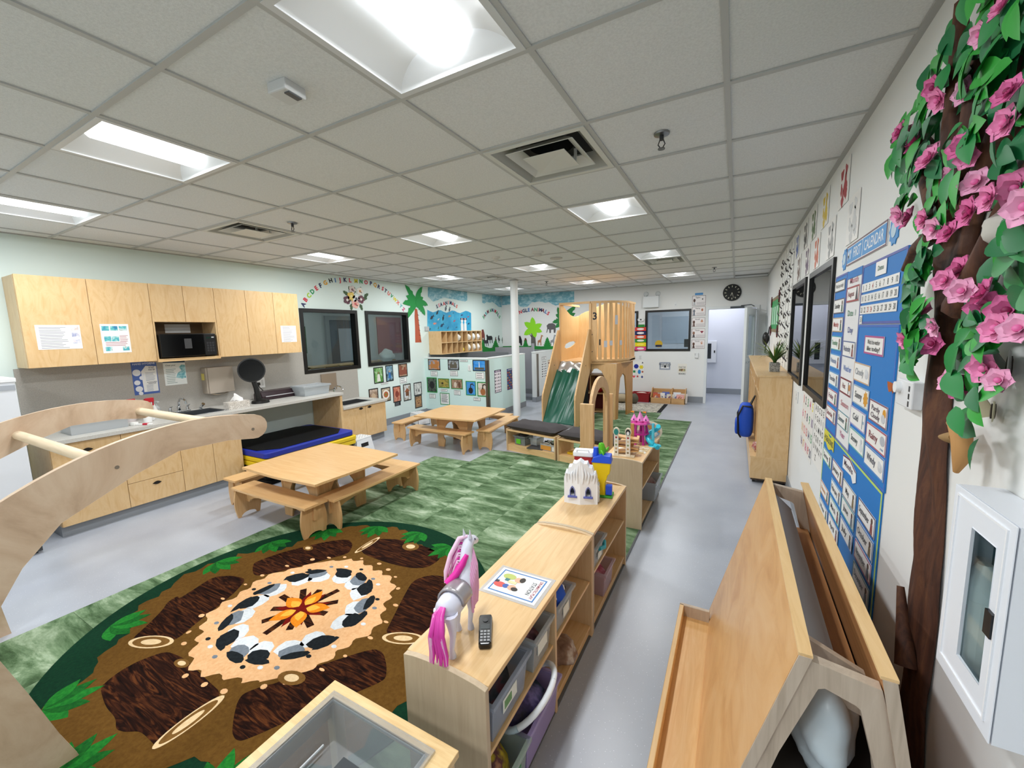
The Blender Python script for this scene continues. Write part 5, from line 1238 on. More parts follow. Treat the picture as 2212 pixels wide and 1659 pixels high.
t = thing('palm_cutout', 'paper palm tree with orange brown trunk beside the second window', 'palm tree', WL.p(*WL.px(*c2(1150, 697))), world=True)
ob('trunk', MB().prism(wp(WL, c2, (1118, 375), (1140, 385), (1152, 480), (1165, 590), (1180, 697), (1122, 698), (1120, 560), (1115, 450)), WL.p, .001, .003), mat('#b4593c', .7), t)
for k in range(6):
    x, y = 1122+k*4, 430+k*48; ob('trunk_scar', MB().prism(wp(WL, c2, (x+18, y), (x+38, y+14), (x+22, y+10)), WL.p, .003, .004), mat('#5c2a1c', .7), t)
gp = mat('#1d9445', .6); ct = WL.px(*c2(1128, 345))
for (x, y), bd in (((1022, 150), -.12), ((1188, 172), .12), ((1032, 255), -.18), ((1000, 330), -.2), ((1050, 470), -.25), ((1195, 275), .15), ((1238, 350), .25), ((1210, 445), .28)):
    frond(WL, ct, WL.px(*c2(x, y)), bd, .07, gp, t)
cloudm = noise_mat('cloud_print', [(.35, '#6aa9be'), (.5, '#86bccb'), (.62, '#b9d8e0'), (.75, '#a3cbd6')], 7, (1, 1, 2), 4, .6, .6)
def cloud(fr, poly, label):
    ob('cloud_border', MB().prism(poly, fr.p, .001, .003), cloudm, None, label, 'paper border', 'cloud paper borders')
top = HC-.004
p = wp(WL, c2, (1240, 170), (1240, 265), (1262, 285), (1290, 312), (1330, 300), (1362, 283), (1400, 275), (1450, 285), (1500, 292), (1550, 305), (1590, 312), (1612, 300), (1610, 205)); p[0] = (p[0][0], top); p[-1] = (p[-1][0], top)
cloud(WL, p, 'blue cloud paper border over the sea animals heading')
p = wp(WL, cz, (340, 440), (345, 610), (380, 632), (420, 600), (480, 610), (530, 600), (580, 635), (640, 690), (700, 695), (740, 670), (800, 675), (850, 660), (868, 680)); p[0] = (p[0][0], top); p.append((YF-.01, p[-1][1])); p.append((YF-.01, top))
cloud(WL, p, 'blue cloud paper border over the farm animals heading')
p = wp(WF, cz, (990, 640), (1030, 690), (1100, 695), (1160, 680), (1200, 640), (1240, 600), (1290, 605), (1350, 590), (1420, 600), (1480, 615), (1540, 600), (1600, 640), (1660, 665), (1720, 650), (1995, 650)); p.append((p[-1][0], top)); p.insert(0, (XL+.01, p[0][1])); p.insert(0, (XL+.01, top))
cloud(WF, p, 'blue cloud paper border over the jungle animals heading')
# ---- sea animals poster
t = thing('sea_poster', 'bright blue underwater poster with fish over the wall cubbies', 'poster', WL.p(*WL.px(*c2(1440, 583))), world=True)
xs = [1235+413*i/16 for i in range(17)]
ob('sea_sheet', MB().prism(wp(WL, c2, *([(1235, 590)]+[(x, 400+12*math.sin(x*.05)+.03*(x-1235)) for x in xs]+[(1650, 590)])), WL.p, .001, .003), noise_mat('sea_print', [(.3, '#2690c4'), (.55, '#39a9d6'), (.75, '#63c3e2')], 4), t)
def fish(fr, u, v, L, d=1, rot=0):
    pr = [(-.5, .0), (-.3, .16), (0, .22), (.25, .08), (.5, .2), (.42, 0), (.5, -.2), (.25, -.06), (0, -.2), (-.3, -.14)]
    c, s = math.cos(rot), math.sin(rot)
    return [(u+L*(d*x*c-y*s), v+L*(d*x*s+y*c)) for x, y in pr]
for x, y, L, c, r in [(1280, 460, .16, '#27303e', .6), (1330, 415, .13, '#1d2733', .9), (1445, 450, .12, '#a88c7a', .2), (1385, 465, .15, '#16202c', 1.2), (1305, 520, .12, '#d98a7a', .1), (1490, 495, .1, '#b5546a', .4), (1375, 535, .16, '#1b3d63', .5), (1560, 440, .1, '#2a4e8a', .2), (1625, 520, .1, '#1e3c66', .3), (1430, 560, .08, '#24516e', .9), (1510, 555, .08, '#2a6b8a', .2), (1255, 575, .1, '#234a6e', .4), (1340, 560, .07, '#2a6f6a', 1), (1620, 455, .09, '#a05a7a', .2), (1340, 480, .08, '#c8cdd2', .5), (1480, 420, .07, '#2c6f9a', .3), (1570, 540, .07, '#d9a24a', .2)]:
    u, v = WL.px(*c2(x, y)); ob('printed_fish', MB().prism(fish(WL, u, v, L, 1, r), WL.p, .003, .0036), mat(c, .6), t)
for x, y, L, bl in ((1410, 375, .15, 'larger'), (1445, 385, .12, 'smaller')):
    u, v = WL.px(*c2(x, y)); ob('dolphin_cutout', MB().prism(fish(WL, u, v, L, 1, 1.2), WL.p, .0035, .0055), mat('#4a5a66', .5), None, bl+' of two grey paper dolphins leaping over the sea poster', 'animal cut-out', 'paper dolphins')
t = thing('paper_cows', 'two white paper cow heads on bottles in front of the sea poster', 'cut-out', WL.p(*WL.px(*c2(1575, 585))), world=True)
for x in (1562, 1592):
    u, v = WL.px(*c2(x, 540)); ob('milk_bottle', MB().prism([(u-.05, v-.13), (u+.05, v-.13), (u+.05, v+.04), (u+.02, v+.08), (u-.02, v+.08), (u-.05, v+.04)], WL.p, .004, .008), mat('#e9edf2', .4), t)
    ob('cow_head', MB().prism(ell(u, v+.13, .045, .055, 12), WL.p, .004, .01), mat('#f1f1f4', .5), t)
    for s in (-1, 1): ob('cow_patch', MB().prism(ell(u+s*.035, v+.16, .022, .028, 10), WL.p, .01, .012), mat('#5a2338', .5), t)
ob('small_camera', MB().prism(rect(*pbox(WL, *c2(1208, 548), *c2(1245, 588))), WL.p, .001, .03), mat('#b9bcbc', .5), None, 'small grey white sensor box on the mint wall beside the sea poster', 'sensor', bevel=.004)
# ---- wall cubbies
t = thing('wall_cubbies', 'birch wall cubby unit with two rows of eight open boxes', 'cubby shelf', (-5.6, 7.67, 1.26), world=True)
y0, y1, z0, z1, xf = 6.88, 8.46, 1.27, 1.765, -5.45; bz = birch('z')
ob('left_end', MB().box(XL+.002, y0, z0, xf, y0+.02, z1), bz, t, bevel=.002); ob('right_end', MB().box(XL+.002, y1-.02, z0, xf, y1, z1), bz, t, bevel=.002)
ob('back', MB().box(XL+.002, y0+.02, z0, XL+.01, y1-.02, z1), birch('y'), t)
for z in (z0, 1.51, z1-.016): ob('board', MB().box(XL+.01, y0+.02, z, xf, y1-.02, z+.016), birch('y'), t)
for k in range(1, 8):
    y = y0+.01+(y1-y0-.02)*k/8; ob('divider', MB().box(XL+.01, y-.006, z0+.016, xf-.004, y+.006, z1-.016), bz, t)
cw = (y1-y0-.02)/8
items = [(3, 1, '#e9e6e0', 'white crumpled bag in an upper wall cubby'), (5, 1, '#ece6dc', 'cream bag hanging out of an upper wall cubby'), (6, 1, '#dfe3e2', 'white and grey toy in an upper wall cubby near the end'), (7, 1, '#e8e8e8', 'white bundle in the last upper wall cubby'), (4, 0, '#e8d23a', 'yellow cup in a lower wall cubby'), (5, 0, '#e9e4da', 'cream soft toy in a lower wall cubby'), (6, 0, '#e5ded4', 'beige cloth in a lower wall cubby near the end'), (7, 0, '#efece6', 'white cloth in the last lower wall cubby')]
for k, (i, j, c, lb) in enumerate(items):
    z = (1.286 if j == 0 else 1.526); s = (.1, .075, .09) if c != '#e8d23a' else (.05, .045, .05)
    lump('cubby_bundle', lb, 'bundle', (-5.55, y0+.01+cw*(i+.5), z+s[2]), s, mat(c, .7), 20+k, .1, 14, 9)
# ---- grass, bushes, animals
def bush(fr, u, v, w, h, m, label):
    n = 5; L = []; 
    for k in range(n):
        q = k/n; L.append((w*(.5-.42*q)+.0, h*q)); L.append((w*(.30-.26*q), h*(q+.5/n)))
    ob('bush_cutout', MB().prism([(u+x, v+y) for x, y in L]+[(u, v+h*1.08)]+[(u-x, v+y) for x, y in reversed(L)], fr.p, .004, .006), m, None, label, 'bush cut-out', 'paper bushes')
GR = mat('#157f2f', .7)
ob('grass_border', MB().prism(wp(WL, cz, (348, 1495), (348, 1420), (400, 1400), (470, 1425), (560, 1420), (650, 1410), (740, 1400), (830, 1395), (868, 1390))+[(YF-.01, WL.px(*cz(868, 1390))[1]), (YF-.01, WL.px(*cz(868, 1450))[1])], WL.p, .0065, .0085), GR, None, 'green paper grass border under the farm animals on the mint wall', 'paper border')
ob('grass_border', MB().prism([(XL+.01, WF.px(*cz(1000, 1450))[1]), (XL+.01, WF.px(*cz(1000, 1390))[1])]+wp(WF, cz, (1000, 1385), (1100, 1390), (1250, 1385), (1400, 1395), (1550, 1390), (1720, 1390), (1720, 1445)), WF.p, .0065, .0085), GR, None, 'green paper grass border under the jungle animals on the far wall', 'paper border')
for x, w, bl in ((360, .16, 'beside the wall cubbies'), (585, .3, 'below the dark red hen'), (790, .3, 'below the grey llama')):
    u, v = WL.px(*cz(x, 1430)); bush(WL, u, v, w*1.6, .22, GR, 'spiky green paper bush on the farm grass '+bl)
for x, w, bl in ((1125, .2, 'below the small monkey'), (1515, .26, 'between giraffe and zebra')):
    u, v = WF.px(*cz(x, 1400)); bush(WF, u, v, w*1.1, .24 if x > 1200 else .18, GR, 'spiky green paper bush on the jungle grass '+bl)
def animal(kind, u, v, s, d=1):
    """list of (u,v) outlines"""
    P = {'cow': [(-.5, .2), (-.48, .55), (-.55, .7), (-.4, .8), (-.25, .65), (.35, .65), (.48, .5), (.48, 0), (.38, 0), (.35, .3), (.1, .28), (.1, 0), (0, 0), (-.02, .28), (-.25, .3), (-.27, 0), (-.36, 0), (-.36, .3)],
         'tall': [(-.1, 0), (-.1, .5), (-.2, .95), (-.32, .92), (-.3, 1.02), (-.12, 1.1), (.02, .62), (.3, .5), (.32, 0), (.24, 0), (.2, .3), (.0, .32), (0, 0)],
         'bird': [(-.05, 0), (-.1, .3), (-.25, .5), (-.15, .8), (0, 1), (.12, .9), (.05, .7), (.25, .45), (.2, .25), (.05, .25), (.05, 0)],
         'bear': [(-.3, 0), (-.35, .5), (-.2, .8), (-.2, 1), (.1, 1.02), (.2, .8), (.3, .5), (.28, 0), (.12, 0), (.05, .25), (-.08, .25), (-.12, 0)],
         'elephant': [(-.55, .05), (-.5, .1), (-.42, .5), (-.48, .75), (-.25, .95), (.2, .98), (.5, .8), (.52, .3), (.46, 0), (.3, 0), (.28, .35), (0, .32), (-.02, 0), (-.18, 0), (-.2, .35), (-.34, .4), (-.44, .05)]}[kind]
    return [(u+d*x*s, v+y*s) for x, y in P]
def acut(fr, cv, kind, x, y, s, col, label, d=1):
    u, v = fr.px(*cv(x, y)); ob('animal_cutout', MB().prism(animal(kind, u, v, s, d), fr.p, .002, .004), mat(col, .6), None, label, 'animal cut-out', 'paper wall animals')
acut(WL, cz, 'bear', 362, 1290, .28, '#7a3b34', 'red brown paper animal at the edge of the wall cubbies')
acut(WL, cz, 'cow', 480, 1340, .3, '#1c1c22', 'black and white paper cow on the farm wall')
acut(WL, cz, 'cow', 415, 1390, .24, '#3a3b42', 'dark grey paper sheep below the cow on the farm wall')
acut(WL, cz, 'bird', 590, 1340, .18, '#5a1f22', 'dark red paper hen above a bush on the farm wall')
acut(WL, cz, 'bird', 645, 1335, .22, '#2a2b30', 'black paper rooster between two bushes on the farm wall')
acut(WL, cz, 'bird', 710, 1340, .17, '#4e6a5c', 'grey green paper duck on the farm wall')
acut(WL, cz, 'tall', 800, 1265, .24, '#6a6f72', 'grey paper llama above a bush on the farm wall')
acut(WF, cz, 'bear', 1018, 1380, .26, '#15151a', 'black paper gorilla beside the white pillar')
acut(WF, cz, 'bear', 1125, 1340, .14, '#6b2a22', 'red brown paper monkey on the bush beside the trunk')
acut(WF, cz, 'tall', 1390, 1380, .26, '#b0764e', 'tan paper giraffe calf right of the grey trunk', -1)
acut(WF, cz, 'tall', 1620, 1380, .26, '#8d9094', 'grey striped paper zebra beside the loft', -1)
acut(WF, cz, 'elephant', 1580, 1155, .26, '#5b575a', 'grey paper elephant on the white far wall')
t = thing('paper_tree', 'lime green paper palm with grey trunk on the far wall', 'paper tree', WF.p(*WF.px(*cz(1270, 1385))), world=True)
ob('trunk', MB().prism(wp(WF, cz, (1225, 1150), (1265, 1160), (1300, 1250), (1312, 1390), (1222, 1390), (1222, 1280)), WF.p, .001, .003), noise_mat('paper_bark', [(.3, '#4c4a48'), (.7, '#6d6966')], 8, (8, 8, 1)), t)
ob('branch', MB().prism(wp(WF, cz, (1180, 1155), (1195, 1160), (1230, 1215), (1225, 1235)), WF.p, .001, .003), mat('#59524e', .7), t)
c0 = WF.px(*cz(1262, 1075))
for x, y, w in ((1243, 870, .1), (1100, 965, .1), (1095, 1190, .1), (1300, 1240, .09), (1420, 1135, .08), (1415, 995, .09)):
    e = WF.px(*cz(x, y)); d = Vector(e)-Vector(c0); o = Vector((-d.y, d.x)).normalized()*w
    b = Vector(c0); ob('leaf', MB().prism([tuple(b+o*.5)]+[tuple(b+d*s+o*(.55+.5*math.sin(math.pi*s*.9))*(1-s)**.35) for s in (.3, .55, .8)]+[e]+[tuple(b+d*s-o*(.55+.5*math.sin(math.pi*s*.9))*(1-s)**.35) for s in (.8, .55, .3)]+[tuple(b-o*.5)], WF.p, .003, .005+.0006*len(t.children)), mat('#8fdc1e', .6), t)
t = thing('palm_cutout', 'dark green paper palm fronds on the far wall behind the loft', 'palm tree', WF.p(*WF.px(*cz(1720, 1000))), world=True)
ct = WF.px(*cz(1790, 860))
for (x, y), bd in (((2030, 660), -.1), ((2020, 800), -.15), ((1665, 820), .1), ((1600, 960), .2), ((1650, 1060), .2), ((1960, 1000), -.2), ((1700, 690), .1)): frond(WF, ct, WF.px(*cz(x, y)), bd, .07, mat('#157a35', .6), t)
ob('trunk', MB().prism([(ct[0]-.04, ct[1]-.7), (ct[0]+.04, ct[1]-.7), (ct[0]+.03, ct[1]), (ct[0]-.03, ct[1])], WF.p, .0005, .002), mat('#7a4a30', .7), t)
# ================================================================== framed photos
PHM = {}
def photo(key, cols):
    return noise_mat('photo_'+key, [(.3, cols[0]), (.45, cols[1]), (.55, cols[2]), (.7, cols[3] if len(cols) > 3 else cols[0])], 2.6, (1, 1, 1), 3, .35, .4, coord='Generated')
def framed(fr, cv, tl, br, fcol, cols, label, key, w=.018, cat='framed photo', group='laminated wall photos', motif=None):
    r = pbox(fr, *cv(*tl), *cv(*br))
    t = thing('wall_photo', label, cat, fr.p((r[0]+r[2])/2, r[1], 0), world=True, group=group)
    mb = MB(); frame4(mb, fr, r, w, .001, .0035); ob('border', mb, mat(fcol, .4), t)
    ob('picture', MB().prism(rect(r[0]+w-.002, r[1]+w-.002, r[2]-w+.002, r[3]-w+.002), fr.p, .001, .0025), photo(key, cols), t)
    if motif:
        for q, (nm, poly, c) in enumerate(motif((r[0]+r[2])/2, (r[1]+r[3])/2, min(r[2]-r[0], r[3]-r[1])-2*w)): ob(nm, MB().prism(poly, fr.p, .0025, .003+.0004*q), mat(c, .4), t)
    return t
def card(fr, cv, tl, br, label, seed=1, base='#f2f2f0', edge_='#2a2a2e', k=3):
    r = pbox(fr, *cv(*tl), *cv(*br)); t = thing('caption_card', label, 'caption card', fr.p((r[0]+r[2])/2, r[1], 0), world=True, group='small caption cards')
    mb = MB(); frame4(mb, fr, r, .005, .001, .003); ob('border', mb, mat(edge_, .5), t)
    ob('card', MB().prism(rect(r[0]+.004, r[1]+.004, r[2]-.004, r[3]-.004), fr.p, .001, .0025), mat(base, .5), t)
    lines(t, fr, (r[0]+.008, r[1]+.006, r[2]-.006, r[3]-.006), .0026, k, '#8a8c92', .08, seed, hh=.35)
BKF, GNF = '#15151a', '#1a8a3c'
def m_plate(u, v, s): return [('plate', ell(u, v, .45*s), '#efe9e0'), ('food', ell(u, v, .3*s, n=12), '#b5643a'), ('garnish', ell(u, v, .12*s, n=8), '#7a8a3a')]
def m_hut(u, v, s): return [('hut', rect(u-.25*s, v-.4*s, u+.25*s, v+.1*s), '#7a4e32'), ('roof', [(u-.42*s, v+.08*s), (u+.42*s, v+.08*s), (u, v+.5*s)], '#9a5a3c')]
def m_face(u, v, s): return [('sun_face', ell(u, v, .42*s), '#b98a5c'), ('eye', ell(u-.14*s, v+.08*s, .07*s, .05*s, 8), '#3a2a22'), ('eye', ell(u+.14*s, v+.08*s, .07*s, .05*s, 8), '#3a2a22'), ('mouth', ell(u, v-.16*s, .18*s, .06*s, 10), '#6a3326')]
def m_fig(c1, c2): return lambda u, v, s: [('figure', [(u-.22*s, v-.6*s), (u+.22*s, v-.6*s), (u+.12*s, v+.1*s), (u-.12*s, v+.1*s)], c1), ('head', ell(u, v+.22*s, .1*s, n=12), c2)]
def m_tower(c): return lambda u, v, s: [('tower', [(u-.08*s, v-.42*s), (u+.08*s, v-.42*s), (u+.03*s, v+.4*s), (u-.03*s, v+.4*s)], c), ('low_wall', rect(u-.6*s, v-.45*s, u+.6*s, v-.2*s), '#5c5a50')]
def m_castle(c): return lambda u, v, s: [('wall', rect(u-.5*s, v-.4*s, u+.5*s, v+.05*s), c), ('tower', rect(u-.4*s, v-.4*s, u-.18*s, v+.35*s), c), ('tower', rect(u+.12*s, v-.4*s, u+.38*s, v+.28*s), c)]
def m_ibex(c): return lambda u, v, s: [('body', ell(u-.02*s, v-.22*s, .26*s, .3*s, 14), c), ('horns', [(u-.1*s, v+.02*s), (u-.05*s, v+.4*s), (u+.2*s, v+.48*s), (u+.4*s, v+.25*s), (u+.36*s, v+.22*s), (u+.18*s, v+.38*s), (u+.02*s, v+.3*s), (u+.02*s, v)], '#2a1c14')]
def m_blob(c, y=.0): return lambda u, v, s: [('animal', ell(u, v+y*s, .28*s, .36*s, 14), c)]
framed(WL, c2, (725, 935), (825, 1075), BKF, ('#3f7a34', '#5c9a4a', '#7fb06a', '#d8dcd4'), 'black bordered photo of a pale figure on grass under the second window', 'grass', motif=m_fig('#e4e2dc', '#8a6a50'))
framed(WL, c2, (838, 915), (918, 1058), BKF, ('#24303a', '#51707e', '#8fb4c8', '#3a5a7a'), 'black bordered photo of a blue robed figure under the second window', 'robe', motif=m_fig('#2f6fb4', '#c9a080'))
framed(WL, c2, (958, 902), (1050, 1015), BKF, ('#6a4a36', '#9a6a4e', '#b9a08a', '#4a5a3a'), 'black bordered photo of a red market scene under the second window', 'market', motif=m_castle('#8a4a38'))
card(WL, c2, (977, 1030), (1042, 1078), 'white caption card below the market photo', 2)
card(WL, c2, (800, 1078), (865, 1086), 'narrow caption strip below the blue robed figure photo', 3, k=1)
framed(WL, c2, (680, 1140), (778, 1262), BKF, ('#b9a492', '#cdbbaa', '#8a6a52', '#e0d4c8'), 'black bordered photo of a cream pot beside the low sink', 'pot', motif=m_blob('#c9b094', -.1))
framed(WL, c2, (797, 1130), (892, 1245), BKF, ('#b4a48e', '#8a7458', '#cbbca6', '#5a4a3a'), 'black bordered photo of a round plate of food', 'plate', motif=m_plate)
framed(WL, c2, (907, 1115), (990, 1252), BKF, ('#a0483a', '#c06a52', '#d29a80', '#7a2a24'), 'black bordered photo of red spiced meat', 'spice', motif=m_blob('#8a3a2c'))
card(WL, c2, (927, 1266), (985, 1288), 'black caption label below the red meat photo', 5, base='#1b1b20')
framed(WL, c2, (1005, 1095), (1085, 1238), BKF, ('#c9cfd6', '#dfe3e6', '#b4a898', '#8a7a68'), 'black bordered photo of a round thatched hut', 'hut', motif=m_hut)
framed(WL, c2, (1105, 1080), (1185, 1188), BKF, ('#dfe0de', '#e9e9e6', '#b9bab8', '#f0f0ee'), 'black bordered sketch of jewellery by the partition corner', 'sketch', motif=lambda u, v, s: [('pendant', ell(u+.15*s, v-.2*s, .1*s, .16*s, 10), '#6a6a6c'), ('pendant', ell(u-.25*s, v-.1*s, .08*s, .14*s, 10), '#7a7a7c')])
framed(WL, c2, (1115, 1205), (1188, 1305), BKF, ('#6a4a34', '#8f6a4a', '#b08a62', '#4a3020'), 'black bordered photo of a carved brown face by the partition corner', 'carved', motif=m_face)
PF = Fr('F', PY)
framed(PF, c2, (1242, 853), (1360, 960), BKF, ('#a8623a', '#c98a4e', '#8a9ab0', '#5a4a52'), 'black bordered photo of an amber castle at dusk on the partition', 'dusk', motif=m_castle('#b5763a'))
framed(PF, c2, (1428, 858), (1538, 958), BKF, ('#8a94a4', '#a9b2bc', '#5a554c', '#c4cacf'), 'black bordered photo of a grey stone fortress on the partition', 'fort', motif=m_castle('#5e584c'))
framed(PF, c2, (1662, 862), (1790, 970), BKF, ('#2a7fd4', '#3a92e0', '#5aa8ea', '#2a74c4'), 'black bordered photo of a white tower under blue sky on the partition', 'sky', motif=m_tower('#dfe4ea'))
card(PF, c2, (1545, 862), (1617, 880), 'narrow black edged title strip between the fortress and tower photos', 7, k=1)
card(PF, c2, (1268, 966), (1333, 1015), 'white caption card under the amber castle photo', 8); card(PF, c2, (1450, 963), (1524, 1015), 'white caption card under the grey fortress photo', 9); card(PF, c2, (1692, 980), (1773, 1042), 'white caption card under the white tower photo', 10)
framed(PF, c2, (1230, 1025), (1332, 1172), GNF, ('#3a4a3e', '#2a3030', '#5a6a5a', '#1c2022'), 'green bordered photo of a black gorilla', 'gor', .02, motif=m_blob('#16181a'))
framed(PF, c2, (1337, 1035), (1447, 1130), GNF, ('#9a8a3a', '#b4a04a', '#7a7a34', '#a89a5a'), 'green bordered photo of a dark animal on yellow grass', 'savanna', .014, motif=lambda u, v, s: [('animal', ell(u-.2*s, v, .16*s, .12*s, 10), '#2a2018')])
framed(PF, c2, (1457, 1038), (1572, 1140), GNF, ('#8a6a50', '#b09078', '#6a4a3a', '#c9b4a0'), 'green bordered photo of two brown and white animals', 'pair', .014, motif=lambda u, v, s: [('animal', ell(u-.2*s, v-.1*s, .2*s, .32*s, 12), '#d8c8b8'), ('animal', ell(u+.35*s, v-.1*s, .18*s, .36*s, 12), '#6a4632')])
framed(PF, c2, (1597, 1060), (1697, 1200), GNF, ('#2a7ac4', '#3a8cd4', '#4a9ae0', '#2a6cb4'), 'green bordered photo of a dark ibex against blue sky', 'ibexblue', .016, motif=m_ibex('#1e1a1c'))
framed(PF, c2, (1705, 1068), (1820, 1212), GNF, ('#d8cfc4', '#e4dcd2', '#c4b4a4', '#eae6e0'), 'green bordered photo of a tan ibex with curved horns', 'ibextan', .02, motif=m_ibex('#a5693e'))
framed(PF, c2, (1355, 1170), (1450, 1288), GNF, ('#e9e9e6', '#f0f0ee', '#dedede', '#eeeeec'), 'green bordered sheet of printed paragraphs', 'para', .014, cat='notice', motif=lambda u, v, s: [('print', rect(u-.38*s, v+.5*s-.09*s*k, u+.36*s-.06*s*(k % 3), v+.535*s-.09*s*k), '#8a8c90') for k in range(10)])
card(PF, c2, (1255, 1182), (1315, 1225), 'white caption card under the gorilla photo', 12); card(PF, c2, (1365, 1136), (1425, 1160), 'white caption card under the yellow grass photo', 13, k=2); card(PF, c2, (1488, 1147), (1550, 1195), 'white caption card under the two animals photo', 14); card(PF, c2, (1672, 1217), (1738, 1250), 'white caption card under the ibex photos', 15, k=2)
def switch(fr, r, label, name='wall_switch', n=2):
    t = thing(name, label, 'switch plate', fr.p((r[0]+r[2])/2, r[1], 0), world=True)
    ob('plate', MB().prism(rect(*r), fr.p, .001, .008), mat('#e6e8e8', .35), t, bevel=.002)
    u, v = (r[0]+r[2])/2, (r[1]+r[3])/2
    for k in range(n): ob('rocker', MB().prism(rect(u-.012, v-.03+.035*k, u+.012, v-.004+.035*k), fr.p, .008, .011), mat('#c9cccd', .35), t)
switch(PF, pbox(PF, *c2(1620, 907), *c2(1650, 965)), 'white wall plate between the framed photos on the partition')
PS = Fr('L', PX)
def chart(fr, r, label, head, hcol, base, cells, cols, rows, name='wall_chart', group=None, border=None, txt='#ffffff'):
    t = thing(name, label, 'poster', fr.p((r[0]+r[2])/2, r[1], 0), world=True, group=group)
    u0, v0, u1, v1 = r; w, h = u1-u0, v1-v0
    ob('sheet', MB().prism(rect(*r), fr.p, .001, .0025), mat(base, .45), t)
    if border: mb = MB(); frame4(mb, fr, r, .012, .0025, .0032); ob('border', mb, mat(border, .5), t)
    ob('title_band', MB().prism(rect(u0, v1-.1*h, u1, v1), fr.p, .0025, .0032), mat(hcol, .5), t)
    mb = MB(); text(mb, fr, head, (u0+u1)/2, v1-.08*h, .055*h, .0036, width=.7*w); ob('title', mb, mat(txt, .5), t)
    for i in range(rows):
        for j in range(cols):
            uc, vc = u0+w*(j+.5)/cols, v1-h*(.12+.86*(i+.5)/rows)
            ob('printed_picture', MB().prism(ell(uc, vc, .3*w/cols, .3*h*.86/rows, 8, i*j), fr.p, .0025, .0032), mat(cells[(i*cols+j*2) % len(cells)], .5), t)
    return t
chart(PS, pbox(PS, *c2(1866, 962), *c2(1935, 1160)), 'white feelings chart with small grey pictures on the partition side', 'FEELINGS', '#5a2a6a', '#eee8ee', ['#5a5a60', '#8a7a80', '#b09aa0', '#3a3a44'], 4, 6, border='#3a2a44')
chart(PS, pbox(PS, *c2(1985, 948), *c2(2046, 1132)), 'dark colourful chart on the partition side by the pillar', 'ALPHABET', '#2a4a8a', '#3a3a6a', ['#d0483a', '#3a9a5a', '#e0b03a', '#8a4aa0', '#3a7ac0', '#c07a4a'], 4, 7)
c3b = lambda x, y: (1040+x*.13259, 740+y*.13259)
PE = Fr('L', PX)
card(PE, c3b, (980, 235), (1055, 275), 'blank label card on the far partition end', 21)
chart(PE, pbox(PE, *c3b(975, 305), *c3b(1062, 560)), 'white symbol chart with black icons on the far partition end', 'SIGNS', '#dfe2e2', '#eef0f0', ['#2a2a2e', '#5a5a60', '#8a8a90'], 3, 6, txt='#4a4a50')
chart(PE, pbox(PE, *c3b(1078, 285), *c3b(1150, 460)), 'tan and maroon picture chart half hidden by the slide', 'CARE', '#d6c3a6', '#e6dccb', ['#7a3a36', '#3a2a26', '#b07a5a'], 2, 3, txt='#5a3a2a')
# ================================================================== far wall fittings
c3 = lambda x, y: (1040+x*.22905, 600+y*.22905)
def P3(a, b): return pbox(WF, *c3(*a), *c3(*b))
r = P3((1530, 180), (1675, 278)); t = thing('emergency_light', 'white emergency light box with two lamp heads over the window', 'emergency light', WF.p((r[0]+r[2])/2, r[1], 0), world=True)
ob('box', MB().prism(rect(*r), WF.p, .001, .09), mat('#e4e8ea', .4), t, bevel=.008)
for x, y in ((1553, 155), (1665, 150)):
    u, v = WF.px(*c3(x, y)); ob('lamp_head', MB().lathe([(0, 0), (.045, .0), (.055, .03), (.05, .06), (0, .065)], WF.p(u, v, .03), 16, 'y').xf(Matrix.Identity(4)), mat('#cfd3d4', .3), t, smooth=.8)
    ob('lamp_arm', MB().cyl(WF.p(u, v-.02, .045), WF.p(u, r[3]-.01, .045), .012), mat('#cfd3d4', .4), t)
r = P3((1817, 225), (1845, 272)); switch(WF, r, 'small white alarm box above the far window', 'alarm_box', 1)
t = thing('wall_detector', 'small oval white detector on the far wall beside the window', 'detector', WF.p(*WF.px(*c3(1505, 400))), world=True)
u, v = WF.px(*c3(1505, 395)); ob('body', MB().prism(ell(u, v, .075, .05), WF.p, .001, .03), mat('#e2e4e4', .4), t, bevel=.008); ob('eye', MB().prism(ell(u, v, .018), WF.p, .03, .033), mat('#2a2c2e', .3), t)
r = P3((2012, 708), (2045, 755)); t = thing('card_reader', 'small white card reader beside the open door', 'card reader', WF.p((r[0]+r[2])/2, r[1], 0), world=True)
ob('case', MB().prism(rect(*r), WF.p, .001, .03), mat('#dfe1e2', .4), t, bevel=.004); ob('face', MB().prism(rect(r[0]+.01, r[1]+.1*(r[3]-r[1])+.04, r[2]-.07, r[3]-.015), WF.p, .03, .032), M_BLACK, t)
switch(WF, P3((1485, 728), (1507, 765)), 'white outlet plate above the shapes poster on the far wall', 'wall_outlet', 2)
